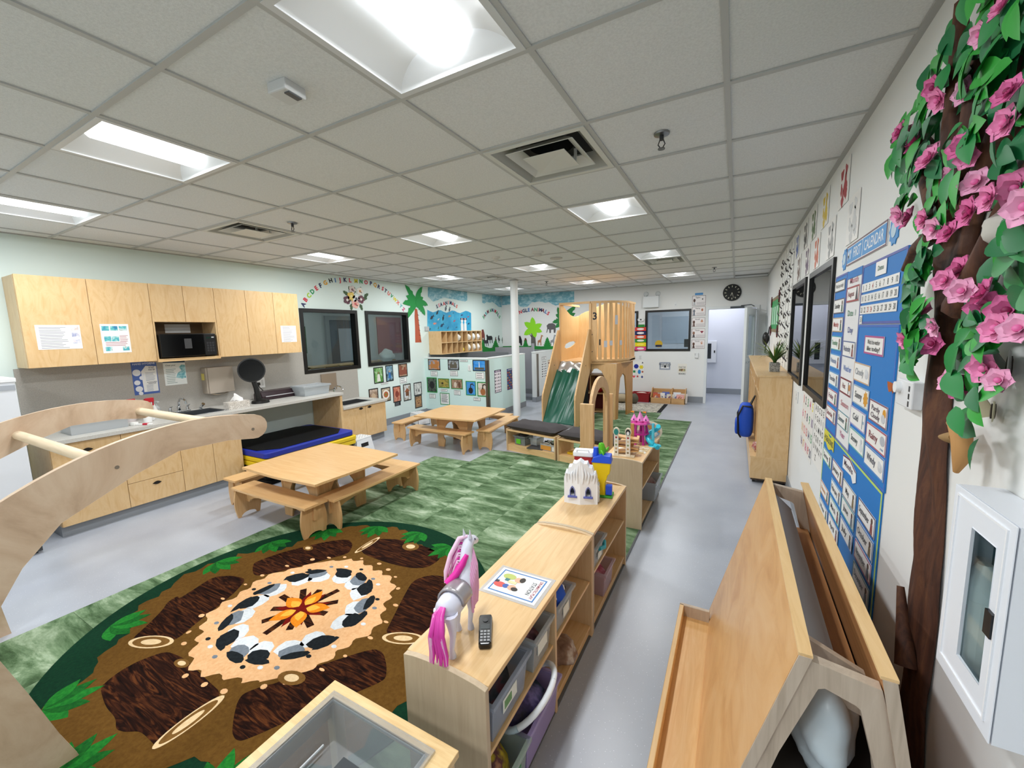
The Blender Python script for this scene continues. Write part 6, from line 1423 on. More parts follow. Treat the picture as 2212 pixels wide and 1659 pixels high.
# clock
u, v = WF.px(1581.5, 632); t = thing('wall_clock', 'round black wall clock with pale hour marks', 'clock', WF.p(u, v-.17, 0), world=True)
ob('case', MB().prism(ell(u, v, .175, n=40), WF.p, .001, .03), M_BLACK, t, bevel=.004); ob('dial', MB().prism(ell(u, v, .155, n=40), WF.p, .03, .031), mat('#101214', .5), t)
for k in range(12):
    a = k*math.pi/6; c, s = math.sin(a), math.cos(a); w, l0, l1 = .007, .11, .145
    ob('hour_mark', MB().prism([(u+l0*c-w*s, v+l0*s+w*c), (u+l0*c+w*s, v+l0*s-w*c), (u+l1*c+w*s, v+l1*s-w*c), (u+l1*c-w*s, v+l1*s+w*c)], WF.p, .031, .0325), mat('#cfcdb8', .4), t)
for nm, a, l, w in (('hour_hand', math.radians(200), .075, .007), ('minute_hand', math.radians(165), .12, .005)):
    c, s = math.sin(a), math.cos(a); ob(nm, MB().prism([(u-w*s, v+w*c), (u+w*s, v-w*c), (u+l*c+w*.4*s, v+l*s-w*.4*c), (u+l*c-w*.4*s, v+l*s+w*.4*c)], WF.p, .033, .0345), mat('#d6d4c4', .4), t)
# five senses cards
ob('label_strip', MB().prism(rect(*P3((2015, 145), (2090, 161))), WF.p, .001, .003), mat('#3f8fd0', .5), None, 'blue label strip above the five senses cards', 'label')
SK_ = '#c98f72'
def icon(kind, u, v, s):
    if kind == 'Sight': return [('eye_white', ell(u, v, .5*s, .25*s, 16), '#efefef'), ('iris', ell(u, v, .2*s), '#4a3a2e')]
    if kind == 'Hearing': return [('ear', ell(u, v, .3*s, .45*s, 14), SK_), ('ear_inner', ell(u-.05*s, v, .15*s, .28*s, 12), '#9a5a44')]
    if kind == 'Smell': return [('nose', [(u-.1*s, v+.45*s), (u+.1*s, v+.45*s), (u+.38*s, v-.25*s), (u+.2*s, v-.4*s), (u-.2*s, v-.4*s), (u-.38*s, v-.25*s)], SK_)]
    if kind == 'Taste': return [('lips', [(u-.5*s, v+.2*s), (u-.2*s, v+.35*s), (u, v+.25*s), (u+.2*s, v+.35*s), (u+.5*s, v+.2*s), (u, v-.45*s)], '#8a1f3a')]
    return [('palm', ell(u, v-.12*s, .26*s, .3*s, 12), SK_)]+[('finger', ell(u+math.sin(a)*.4*s, v+math.cos(a)*.4*s-.02*s, .08*s, .08*s, 8), SK_) for a in (-1.1, -.45, -.1, .25, .6)]
for k, (nm, a, b) in enumerate([('Sight', (1990, 172), (2115, 260)), ('Hearing', (1987, 275), (2112, 358)), ('Smell', (1985, 378), (2108, 462)), ('Taste', (1983, 482), (2108, 565)), ('Touch', (1982, 585), (2105, 668))]):
    r = P3(a, b); w, h = r[2]-r[0], r[3]-r[1]
    t = sheet('senses_card', 'laminated %s card of the five senses set beside the door' % nm.lower(), 'card', WF, r, '#ece6e6', .001, .002, 'five senses cards')
    mb = MB(); frame4(mb, WF, r, .008, .003, .0036); ob('border', mb, mat('#8f7f80', .5), t)
    mb = MB(); text(mb, WF, nm, r[0]+.42*w, r[3]-.24*h, .13*h, .0036, width=.34*w); ob('title', mb, mat('#1f1a1c', .5), t)
    for q, (n, p, c) in enumerate(icon(nm, r[0]+.76*w, r[1]+.64*h, .26*w)): ob(n, MB().prism(p, WF.p, .003, .0042+.0004*q), mat(c, .5), t)
    hx, hy = r[0]+.16*w, r[1]+.38*h; sk = ['#4a2f24', '#6d7480', '#5a3a2c', '#8a5f48', '#5a3420'][k]
    ob('child_body', MB().prism([(hx-.09*w, r[1]+.06*h), (hx+.09*w, r[1]+.06*h), (hx+.05*w, hy), (hx-.05*w, hy)], WF.p, .003, .004), mat(['#b9bcc0', '#7a828e', '#6a5048', '#4a4a50', '#4a2f26'][k], .5), t)
    ob('child_head', MB().prism(ell(hx, hy+.15*h, .085*w, .17*h, 12), WF.p, .003, .0045), mat(sk, .5), t)
    lines(t, WF, (r[0]+.3*w, r[1]+.08*h, r[2]-.02*w, r[1]+.36*h), .0036, 3, '#9a9396', .03, k+1)
# colour cards
for k, (nm, y0, y1, c) in enumerate([('green', 442, 467, '#2a8a3e'), ('red', 468, 500, '#d83a34'), ('navy', 504, 538, '#1c2a5e'), ('orange red', 542, 574, '#e0502c'), ('dark green', 577, 608, '#2f8a3a'), ('yellow', 611, 647, '#ecd61e'), ('pink', 650, 684, '#e0447e')]):
    r = P3((1450 if k else 1478, y0), (1553 if k else 1540, y1))
    t = sheet('colour_card', '%s card with a white label in the column by the far window' % nm, 'card', WF, r, c, .02, .002, 'colour word cards')
    if k: ob('label_bar', MB().prism(ell((r[0]+r[2])/2, (r[1]+r[3])/2, .33*(r[2]-r[0]), .28*(r[3]-r[1]), 16), WF.p, .022, .0228), mat('#f0e9e6' if nm != 'yellow' else '#f4e65a', .5), t)
# shapes poster and two small signs
r = P3((1425, 790), (1530, 960)); t = sheet('shapes_poster', 'white poster of coloured shapes on the far wall', 'poster', WF, r, '#eeeeea', .001, .002)
def q3(x, y): return WF.px(*c3(x, y))
for x, y, kind, c in [(1460, 835, 'c', '#1c2f9a'), (1508, 842, 's', '#e8d42a'), (1441, 884, 'q', '#2a8a4a'), (1489, 887, 'o', '#2a8ad0'), (1519, 887, 'c2', '#b5543a'), (1438, 930, 'h', '#e04a5a'), (1472, 930, 's2', '#b0323a'), (1515, 935, 'd', '#2a3f8a'), (1520, 800, 't', '#3a3a5a')]:
    u, v = q3(x, y); s = .045
    P = {'c': ell(u, v, 1.2*s), 'c2': ell(u, v, .5*s), 'o': ell(u, v, .8*s, 1.2*s), 'q': rect(u-.6*s, v-.6*s, u+.6*s, v+.6*s), 'd': [(u-.6*s, v), (u, v-.8*s), (u+.6*s, v), (u, v+.8*s)], 't': [(u-.5*s, v-.4*s), (u+.5*s, v-.4*s), (u, v+.5*s)], 's': [(u+(1.3 if i % 2 == 0 else .8)*s*math.cos(math.pi*i/6), v+(1.3 if i % 2 == 0 else .8)*s*math.sin(math.pi*i/6)) for i in range(12)], 's2': [(u+(.8 if i % 2 == 0 else .35)*s*math.sin(math.pi*i/5), v+(.8 if i % 2 == 0 else .35)*s*math.cos(math.pi*i/5)) for i in range(10)], 'h': [(u, v-.9*s), (u+.8*s, v+.1*s), (u+.6*s, v+.6*s), (u, v+.3*s), (u-.6*s, v+.6*s), (u-.8*s, v+.1*s)]}[kind]
    ob('printed_shape', MB().prism(P, WF.p, .003, .0036), mat(c, .5), t)
r = P3((1680, 795), (1780, 868)); t = sheet('reading_sign', 'grey framed Reading Center sign on the far wall', 'sign', WF, r, '#eceef0', .001, .002)
mb = MB(); frame4(mb, WF, r, .03, .003, .0036); ob('border', mb, mat('#9aa3b4', .5), t)
mb = MB(); text(mb, WF, 'READING', (r[0]+r[2])/2, r[1]+.6*(r[3]-r[1]), .05, .0038, width=.26); text(mb, WF, 'CENTER', (r[0]+r[2])/2, r[1]+.36*(r[3]-r[1]), .05, .0038, width=.22); ob('lettering', mb, mat('#3a4250', .5), t)
ob('book_mark', MB().prism(rect((r[0]+r[2])/2-.02, r[1]+.05, (r[0]+r[2])/2+.03, r[1]+.1), WF.p, .003, .0038), mat('#2a2c30', .5), t)
r = P3((1852, 810), (1935, 900)); t = sheet('book_sign', 'small cream sign about books with a coloured strip', 'sign', WF, r, '#e9e6dd', .001, .002)
mb = MB(); w_ = r[2]-r[0]
for k, s in enumerate(('PLEASE TAKE', 'CARE OF THE', 'BOOKS')): text(mb, WF, s, (r[0]+r[2])/2, r[3]-.1-.075*k, .04, .0032, width=w_*.75)
ob('lettering', mb, mat('#4a4a46', .5), t); ob('strip', MB().prism(rect(r[0]+.03, r[1]+.04, r[2]-.03, r[1]+.1), WF.p, .003, .0036), noise_mat('strip_print', [(.4, '#b04a44'), (.5, '#4a7a5a'), (.6, '#c9b48a')], 30), t)
# stickers on the far window
u, v = WF.px(*c3(1668, 625)); t = thing('window_sticker', 'yellow and navy round sticker on the far window', 'sticker', WF.p(u, v-.07, -.05), world=True)
ob('disc', MB().prism(ell(u, v, .085), WF.p, -.059, -.057), mat('#c9a62a', .4), t); ob('dark_band', MB().prism(rect(u-.07, v-.07, u+.07, v-.02), WF.p, -.057, -.055), mat('#1e2a4a', .4), t)
r = P3((1905, 580), (1962, 656)); ob('window_box', MB().box(r[0], YF+.14, r[1], r[2], YF+.2, r[3]), M_BLACK, None, 'dark wall phone box seen through the corner of the far window', 'box', bevel=.004)
# ---- hallway extinguisher cabinet
HF = Fr('F', HALLY)
t = thing('extinguisher_cabinet', 'white fire extinguisher cabinet in the hallway beyond the door', 'cabinet', (-.5, HALLY, .82), world=True)
r = pbox(HF, 1512, 737, 1547, 783)
ob('box', MB().prism(rect(*r), HF.p, .001, .06), mat('#e6e8ec', .4), t, bevel=.006); ob('window', MB().prism(rect(r[2]-.22, r[1]+.1, r[2]-.12, r[3]-.06), HF.p, .06, .062), mat('#1e2328', .2), t); ob('latch', MB().prism(rect(r[2]-.06, r[1]+.25, r[2]-.03, r[1]+.31), HF.p, .06, .07), M_BLACK, t)
ob('window_in_hall', MB().prism(rect(-1.75, 1.3, -1.1, 2.0), HF.p, .001, .01), mat('#b9c4d2', .2), None, 'pale framed panel on the hallway wall behind the far window', 'panel')
ob('window_sign_panel', MB().prism(rect(-2.0, 1.25, -1.8, 2.05), HF.p, .001, .008), mat('#cdd5de', .3), None, 'narrow pale panel on the hallway wall behind the far window', 'panel')
# ================================================================== reading corner
t = thing('book_box', 'low wooden book box with slanted sides on the far wall', 'book box', (-1.3, 9.85, 0), world=True)
bx0, bx1, by0, by1 = -1.68, -.94, 9.68, 10.02
MB1 = wood('x', '#b98a56', '#cfa26c', '#dcb684', .45, 'bookbox')
ob('front', MB().box(bx0, by0, .01, bx1, by0+.015, .13), MB1, t, bevel=.002); ob('base', MB().box(bx0, by0, 0, bx1, by1, .015), MB1, t); ob('back', MB().box(bx0, by1-.015, .01, bx1, by1, .3), MB1, t)
for x in (bx0, bx0+.44, bx1-.015): ob('side', MB().prism([(by0, .01), (by1, .01), (by1, .33), (by1-.12, .33), (by0, .14)], lambda u, v, n: (n, u, v), x, x+.015), MB1, t, bevel=.002)
bk = [('#c2603a', 'orange'), ('#e6e2dc', 'white'), ('#4a5fae', 'blue'), ('#d9d2c4', 'cream'), ('#b8484a', 'red'), ('#dfe3ea', 'pale'), ('#e3a7a0', 'pink'), ('#d6cfc8', 'grey')]
for k, (c, nm) in enumerate(bk):
    x = bx0+.03+(k % 4)*.1 if k < 5 else bx0+.47+.07*(k-5); y = by0+.05+.03*(k % 3)
    t2 = thing('picture_book', '%s picture book leaning in the wooden book box' % nm, 'book', (x+.09, y, .016), 0, 'picture books in the book box')
    t2.rotation_euler = (math.radians(-14), 0, .1*((k % 3)-1))
    ob('cover', MB().box(-.08, -.004, 0, .08, .004, .2+.02*(k % 3)), mat(c, .4), t2); ob('pages', MB().box(-.075, .004, .005, .078, .012, .195), M_PAPER, t2)
    ob('cover_print', MB().prism(ell(0, .1, .05, .06), lambda u, v, n: (u, -.004-n, v), 0, .0008), noise_mat('bookprint%d' % (k % 3), [(.4, '#d9c9b4'), (.5, c), (.6, '#5a6a8a')], 20), t2)
t = thing('red_box', 'dark red open cloth box beside the book box', 'box', (-1.92, 9.85, 0), world=True)
RD = mat('#8e1218', .6)
mb = MB().prism(rect(-2.12, 9.72, -1.72, 9.98), FLR.p, .0, .2, holes=[rect(-2.105, 9.735, -1.735, 9.965)]).box(-2.11, 9.73, 0, -1.73, 9.97, .01); ob('walls', mb, RD, t)
ob('rim', MB().prism(rect(-2.125, 9.715, -1.715, 9.985), FLR.p, .2, .215, holes=[rect(-2.1, 9.74, -1.74, 9.96)]), mat('#a51c22', .5), t)
lump('box_filling', 'pale papers filling the dark red box', 'papers', (-1.92, 9.85, .16), (.16, .1, .055), mat('#d8cfc4', .8), 31, .1)
lump('floor_pillow', 'small beige floor pillow behind the loft leg', 'pillow', (-2.32, 9.5, .11), (.2, .14, .1), mat('#b8a88a', .8), 33, .04)
lump('soft_toy', 'dark grey round cushion beside the red box', 'cushion', (-2.0, 9.45, .12), (.1, .1, .12), mat('#5a5648', .8), 34, .05)
# ================================================================== rooms seen through the glass
SX = XL-.12
ob('wall_sideroom_back', MB().box(SX-2.72, 2.2, 0, SX-2.6, 9.0, HC), mat('#c9d2d0', .6), kind='structure')
ob('wall_sideroom_near', MB().box(SX-2.72, 2.1, 0, SX, 2.2, HC), mat('#c9d2d0', .6), kind='structure')
ob('wall_sideroom_far', MB().box(SX-2.72, 9.0, 0, SX, 9.1, HC), mat('#ddd2d0', .6), kind='structure')
ob('ceiling_sideroom', MB().box(SX-2.72, 2.1, HC, SX, 9.1, HC+.1), mat('#b9bab8', .8), kind='structure', base=False)
t = thing('side_room_light', 'ceiling light in the next room seen through the glass', 'ceiling light', (SX-1.6, 5.2, HC-.03))
ob('lens', MB().box(-.3, -.3, 0, .3, .3, .02), emit('side_lens', '#ffffff', 9.0), t); ob('frame', MB().prism(rect(-.33, -.33, .33, .33), FLR.p, 0, .03, holes=[rect(-.3, -.3, .3, .3)]), M_TROF, t)
copy_tree(t, loc=(SX-1.3, 7.9, HC-.03), label='second ceiling light, added to brighten the next room by its far door')  # extra lamp, added to brighten the view through the second window
SB = Fr('L', SX-2.6)
t = thing('door_2', None, None, (SX-2.6, 7.2, 0), world=True, kind='structure')
ob('door_leaf', MB().prism(rect(6.5, 0, 7.4, 2.1), SB.p, .001, .04), mat('#5a6a74', .5), t); ob('door_frame', MB().prism([(6.4, 0), (6.5, 0), (6.5, 2.1), (7.4, 2.1), (7.4, 0), (7.5, 0), (7.5, 2.2), (6.4, 2.2)], SB.p, .001, .06), mat('#9aa4a6', .5), t)
ob('door_lite', MB().prism(rect(6.75, 1.1, 7.2, 1.9), SB.p, .041, .045), mat('#b9c9d4', .2), t)
ob('green_board', MB().prism(rect(5.3, 1.35, 5.9, 1.95), SB.p, .001, .02), mat('#3a6a4a', .6), None, 'green notice board in the next room behind the first window', 'notice board')
ob('paper_on_board', MB().prism(rect(5.45, 1.5, 5.75, 1.85), SB.p, .02, .022), M_PAPER, None, 'white paper on the green board in the next room', 'notice')
ob('pink_board', MB().prism(rect(8.0, 1.2, 8.9, 2.2), SB.p, .001, .02), mat('#b58a90', .6), None, 'pink paper board in the next room behind the second window', 'notice board')
t = thing('side_room_shelf', 'row of wooden cubbies in the next room behind the first window', 'cubby shelf', (SX-.6, 5.0, 0), world=True)
for z in (.05, .62, 1.18): ob('board', MB().box(SX-.75, 4.4, z, SX-.4, 6.4, z+.02), birch('y'), t)
for k in range(8): ob('upright', MB().box(SX-.75, 4.4+.283*k, 0, SX-.4, 4.42+.283*k, 1.2), birch('z'), t)
ob('back', MB().box(SX-.76, 4.4, 0, SX-.75, 6.4, 1.2), mat('#7a5c3c', .6), t)
t = thing('door_3', None, None, (SX-1.45, 8.95, 0), world=True, kind='structure')
ob('jamb', MB().box(SX-2.0, 8.9, 0, SX-1.9, 9.0, 2.15), mat('#5a3c2c', .6), t); ob('jamb', MB().box(SX-1.0, 8.9, 0, SX-.9, 9.0, 2.15), mat('#5a3c2c', .6), t); ob('head', MB().box(SX-2.0, 8.9, 2.15, SX-.9, 9.0, 2.25), mat('#5a3c2c', .6), t)
ob('door_leaf', MB().box(SX-1.9, 8.93, 0, SX-1.0, 8.99, 2.15), mat('#a49a94', .5), t); ob('door_lite', MB().box(SX-1.75, 8.925, 1.1, SX-1.2, 8.93, 1.95), mat('#5e5c5a', .3), t)
lump('white_bundle', 'white crumpled plastic on the sill behind the second window', 'plastic', (SX-.25, 6.0, 1.3), (.1, .18, .12), mat('#dfe2e2', .5), 41, .12)
ob('sill_board', MB().box(SX-.4, 5.2, 1.1, SX-.02, 6.4, 1.16), mat('#c9cccc', .5), None, 'pale counter board behind the second window', 'counter')
# unseen dark box added behind the right-hand windows so their panes show reflections
RX = XR+.12
ob('wall_dark_box', MB().box(RX+1.4, 2.6, 0, RX+1.5, 6.4, HC), mat('#5a5f64', .7), kind='structure')
for k, y in enumerate((2.6, 6.4)): ob('wall_dark_box_side_%d' % (k+1), MB().box(RX, y-.05, 0, RX+1.5, y+.05, HC), mat('#5a5f64', .7), kind='structure')
ob('ceiling_dark_box', MB().box(RX, 2.55, HC, RX+1.5, 6.45, HC+.08), mat('#5a5f64', .7), kind='structure', base=False)
# ================================================================== right wall: calendar
def RR(y0, z0, y1, z1): return (-max(y0, y1), min(z0, z1), -min(y0, y1), max(z0, z1))
CB = mat('#1477c6', .6, name='calendar_blue'); PURP = mat('#4a58a8', .5)
def pocket(label, r, m=CB, edge_='#4b57a6', name='pocket_chart'):
    t = thing(name, label, 'calendar chart', WR.p((r[0]+r[2])/2, r[1], 0), world=True, group='pocket chart panels')
    ob('backing', MB().prism(rect(*r), WR.p, .001, .006), m, t); mb = MB(); frame4(mb, WR, r, .01, .006, .0075); ob('piping', mb, mat(edge_, .5), t); return t
pocket('blue pocket chart panel for the dates of the month', RR(2.59, 1.705, 2.0, 1.98))
pocket('blue pocket chart panel holding the weather cards', RR(2.595, 1.05, 2.02, 1.70), edge_='#3a6ac0')
pocket('narrow blue pocket chart panel holding the days of the week', RR(3.215, 1.05, 2.915, 1.99))
pocket('white topped pocket chart column showing today\'s month, day and weather', RR(2.91, 1.05, 2.598, 1.985), mat('#e6e6e8', .5), '#7a80a8')
pocket('lower blue pocket chart panel with the seasons and the months', RR(3.23, .49, 2.035, 1.045), edge_='#bcd86a')
ob('blue_strip', MB().prism(rect(*RR(2.905, 1.945, 2.602, 1.985)), WR.p, .0076, .0086), CB, None, 'blue strip across the top of the today column', 'strip')
def ccard(txt, r, bcol, label, tcol='#2c2c30', pic=None, n=.0078, group='calendar word cards', two=None, bw=.006):
    t = thing('word_card', label, 'card', WR.p((r[0]+r[2])/2, r[1], n), world=True, group=group); w, h = r[2]-r[0], r[3]-r[1]
    ob('card', MB().prism(rect(*r), WR.p, n, n+.002), mat('#f3f2f0', .4), t)
    if bcol: mb = MB(); frame4(mb, WR, r, bw, n+.002, n+.0026); ob('border', mb, mat(bcol, .5), t)
    mb = MB(); tw = (.6 if pic else .8)*w; uc = r[0]+(.38 if pic else .5)*w
    if two: text(mb, WR, txt, uc, r[1]+.55*h, .24*h, n+.003, width=tw*.8); text(mb, WR, two, uc, r[1]+.2*h, .24*h, n+.003, width=tw*.85)
    else: text(mb, WR, txt, uc, r[1]+.36*h, .34*h, n+.003, width=min(tw, .12*h*7*len(txt)*.33))
    ob('lettering', mb, mat(tcol, .5), t)
    if pic:
        u, v = r[0]+.84*w, r[1]+.5*h
        P = {'sun': [('sun', [(u+(.42 if i % 2 else .3)*h*math.cos(i*math.pi/9), v+(.42 if i % 2 else .3)*h*math.sin(i*math.pi/9)) for i in range(18)], '#d99a2a')],
             'cloud': [('cloud', ell(u, v, .1*w, .22*h), '#c9ccd2'), ('cloud_puff', ell(u-.03*w, v+.12*h, .07*w, .16*h), '#d8dbe0')],
             'psun': [('sun', ell(u+.02*w, v+.14*h, .08*w, .2*h), '#d99a2a'), ('cloud', ell(u-.02*w, v-.1*h, .1*w, .2*h), '#c9ccd2')],
             'rain': [('cloud', ell(u, v+.1*h, .11*w, .22*h), '#b4b9c2')]+[('drop', ell(u+(k-1)*.05*w, v-.28*h, .008*w, .05*h, 6), '#7a94b4') for k in range(3)],
             'snow': [('snowman', ell(u, v-.12*h, .08*w, .22*h), '#d5dade'), ('snow_head', ell(u, v+.2*h, .05*w, .13*h), '#c6ccd2')],
             'stick': [('thermometer', rect(u-.02*w, v-.36*h, u+.01*w, v+.36*h), '#8f9aa8'), ('flake', ell(u+.06*w, v, .03*w, .09*h, 6), '#9ab4cc')],
             'kid': [('child_head', ell(u, v+.2*h, .045*w, .15*h, 10), '#5a3c2c'), ('child_body', [(u-.06*w, v-.4*h), (u+.06*w, v-.4*h), (u+.04*w, v+.06*h), (u-.04*w, v+.06*h)], ['#6a7a8a', '#8a4a4a', '#4a6a5a', '#7a6a4a'][len(txt) % 4])],
             'tower': [('tower', [(u-.09*w, v-.4*h), (u+.09*w, v-.4*h), (u+.01*w, v+.42*h), (u-.01*w, v+.42*h)], '#3a3440')],
             'hot': [('thermometer', rect(u-.07*w, v-.36*h, u-.03*w, v+.36*h), '#6a6a70'), ('sun', ell(u+.04*w, v+.05*h, .06*w, .2*h), '#c9863a')]}[pic]
        for q, (nm, p, c) in enumerate(P): ob(nm, MB().prism(p, WR.p, n+.002, n+.003+.0003*q), mat(c, .5), t)
    return t
# days
ccard('What day is today?', RR(3.205, 1.895, 2.95, 1.96), '#3a3a44', 'black edged what day is today card heading the days column')
for k, (d, c, tc) in enumerate([('Sunday', '#5a5060', '#2a2a30'), ('Monday', '#b9a07a', '#c0504a'), ('Tuesday', '#3aa0b0', '#3a8a5a'), ('Wednesday', '#4a9ad0', '#3a6aa0'), ('Thursday', '#4a9ad0', '#3a4a6a'), ('Friday', '#b0607a', '#7a3a5a'), ('Saturday', '#a04a54', '#8a2a34')]):
    z = 1.81-.108*k; ccard(d, RR(3.2, z-.042, 2.935, z+.042), c, '%s word card in the days column' % d, tc, 'kid')
# today column
for nm, z, c in (('Month', 1.918, '#c06a7a'), ('Date  1', 1.748, '#4a8a6a'), ('Day', 1.66, '#4a5a9a'), ('Weather', 1.455, '#3a6ab8'), ('Season', 1.262, '#b85a6a'), ('Year', 1.095, '#b85a8a')):
    mb = MB(); text(mb, WR, nm, -2.755, z, .03, .0086, width=.17 if len(nm) > 4 else .11)
    ob('column_word', mb, mat(c, .5), None, 'printed word %s in the today column' % nm.split()[0], 'lettering', 'words in the today column')
ccard('August', RR(2.88, 1.82, 2.625, 1.90), '#a03a3e', 'red bordered August card with a dark tower in the today column', '#8a3a40', 'tower', bw=.009)
ccard('Wednesday', RR(2.88, 1.53, 2.625, 1.615), '#5a6a94', 'blue bordered Wednesday card in the today column', '#4a5274', 'kid')
ccard('Hot', RR(2.88, 1.33, 2.635, 1.415), '#7a2a34', 'maroon bordered Hot card with thermometer in the today column', '#7a2a30', 'hot', bw=.009)
ccard('Summer', RR(2.88, 1.145, 2.635, 1.23), '#5a8a98', 'teal bordered Summer card in the today column', '#3a5a64', 'kid')
# dates
t = ccard('Dates', RR(2.37, 1.908, 2.225, 1.968), None, 'white title card reading Dates', '#4a7a6a')
NUM = 1
for k, (z, c) in enumerate([(1.873, 10), (1.822, 10), (1.77, 10), (1.725, 1)]):
    r = RR(2.58, z-.02, 2.58-(.52 if c == 10 else .045), z+.02)
    t = sheet('date_strip', 'white strip of ten dates, %s row on the blue chart' % ORD[k] if c > 1 else 'single white date tile 31 below the date strips', 'date strip', WR, r, '#f4f4f2', .0078, .0012, 'date strips')
    for i in range(c):
        mb = MB(); text(mb, WR, str(NUM), -2.565+.052*i+.012, z-.012, .024, .0094, width=.016 if NUM < 10 else .028); ob('numeral', mb, mat('#b0383a' if NUM in (4, 24) or NUM == 23 else '#2a2a2e', .5), t); NUM += 1
# weather
ccard("What's the weather", RR(2.45, 1.57, 2.168, 1.652), '#b0508a', 'pink bordered card asking what the weather is like today', two='like today?', bw=.008)
for d, x, z, c, p, tc in [('Cloudy', 2.465, 1.475, '#c9a88a', 'cloud', '#9aa0a8'), ('Sunny', 2.45, 1.365, '#9ab0c0', 'sun', '#3a3a44'), ('Cold', 2.47, 1.255, '#a8a0c8', 'stick', '#3a4254'), ('Snowy', 2.46, 1.148, '#6ab0a8', 'snow', '#3a4a54'), ('Rainy', 2.17, 1.232, '#b05a6a', 'rain', '#8a2a3a'), ('Windy', 2.17, 1.132, '#5a8ac8', 'cloud', '#4a4a60')]:
    ccard(d, RR(x+.135, z-.045, x-.135, z+.045), c, '%s word card with a little picture on the weather panel' % d, tc, p)
ccard('Partly', RR(2.29, 1.292, 2.05, 1.382), '#8a5a6a', 'Partly Cloudy word card with sun and cloud on the weather panel', '#5a4a5a', 'psun', two='Cloudy')
# seasons and months
t = thing('seasons_banner', 'yellow wavy 4 Seasons banner on the lower chart', 'banner', WR.p(-3.08, .95, 0), world=True)
ob('banner', MB().prism([(-3.215+.29*i/10, .955+.012*math.sin(i*.9)) for i in range(11)]+[(-2.925-.29*i/10, 1.035+.012*math.sin(i*.9+1)) for i in range(11)], WR.p, .0078, .0095), mat('#d8cc3a', .5), t)
mb = MB(); text(mb, WR, '4 SEASONS', -3.07, .98, .035, .0102, width=.25); ob('lettering', mb, mat('#2a3a4a', .5), t)
for d, z, c in (('Spring', .885, '#6ab08a'), ('Autumn', .665, '#c07a3a'), ('Winter', .545, '#8a9ab4')): ccard(d, RR(3.21, z-.04, 2.955, z+.04), c, '%s card in the seasons column' % d, '#3a4a4a' if d != 'Autumn' else '#d08a2a', 'kid')
t = thing('months_tag', 'maroon edged white tag naming the months of the year', 'banner', WR.p(-2.55, .93, 0), world=True)
ob('tag', MB().prism([(-2.68, 1.02), (-2.54, 1.035), (-2.42, 1.005), (-2.41, .955), (-2.46, .935), (-2.5, .96), (-2.68, .95)], WR.p, .0078, .0095), mat('#efeff0', .5), t); ob('edge', MB().prism([(-2.68, 1.02), (-2.54, 1.035), (-2.42, 1.005), (-2.42, .998), (-2.54, 1.026), (-2.68, 1.012)], WR.p, .0095, .0102), mat('#6a2a4a', .5), t)
mb = MB(); text(mb, WR, 'Months', -2.56, .975, .03, .0104, width=.18); ob('lettering', mb, mat('#5a3a54', .5), t)
for d, x, z, c in [('January', 2.79, .885, '#8a5a7a'), ('February', 2.79, .768, '#4a9ad0'), ('March', 2.79, .66, '#5ab0a0'), ('April', 2.79, .552, '#b0a8b4'), ('May', 2.51, .86, '#9a9a98'), ('June', 2.51, .765, '#4a9a9a'), ('July', 2.51, .655, '#4a78c0'), ('September', 2.205, .872, '#5a4a64'), ('October', 2.205, .77, '#4a7ab0'), ('November', 2.205, .672, '#b05a8a'), ('December', 2.205, .562, '#5a9a9a')]:
    ccard(d, RR(x+.128, z-.044, x-.128, z+.044), c, '%s word card on the lower chart' % d, '#3a3a44', 'kid')
# banner MY FIRST CALENDAR and badges
r = RR(2.98, 2.025, 2.275, 2.13); t = sheet('calendar_banner', 'framed banner reading my first calendar above the pocket charts', 'banner', WR, r, '#eef0f2', .001, .003)
mb = MB(); frame4(mb, WR, r, .007, .004, .0055); ob('border', mb, mat('#6a4a58', .5), t)
for (a, b), w in (((.012, .125), 'MY'), ((.135, .315), 'FIRST'), ((.33, .693), 'CALENDAR')):
    u0 = r[0]+a; u1 = r[0]+b; ob('blue_tile', MB().prism(rect(u0, r[1]+.012, u1, r[3]-.012), WR.p, .004, .0052), mat('#2f8fd4', .5), t)
    mb = MB(); text(mb, WR, w, (u0+u1)/2, r[1]+.03, .05, .0056, width=(u1-u0)*.84); ob('lettering', mb, mat('#eef4fa', .5), t)
for y, lb in ((3.035, 'blue scalloped badge at the window end of the calendar banner'), (2.19, 'blue scalloped badge at the tree end of the calendar banner')):
    t = thing('paper_badge', lb, 'badge', WR.p(-y, 2.0, 0), world=True); ob('scallop', MB().prism([(-y+(.05 if i % 2 else .062)*math.cos(i*math.pi/10), 2.07+(.05 if i % 2 else .062)*math.sin(i*math.pi/10)) for i in range(20)], WR.p, .001, .004), mat('#2a8ad0', .5), t); ob('centre', MB().prism(ell(-y, 2.07, .03), WR.p, .004, .006), mat('#b9d4e6', .5), t)
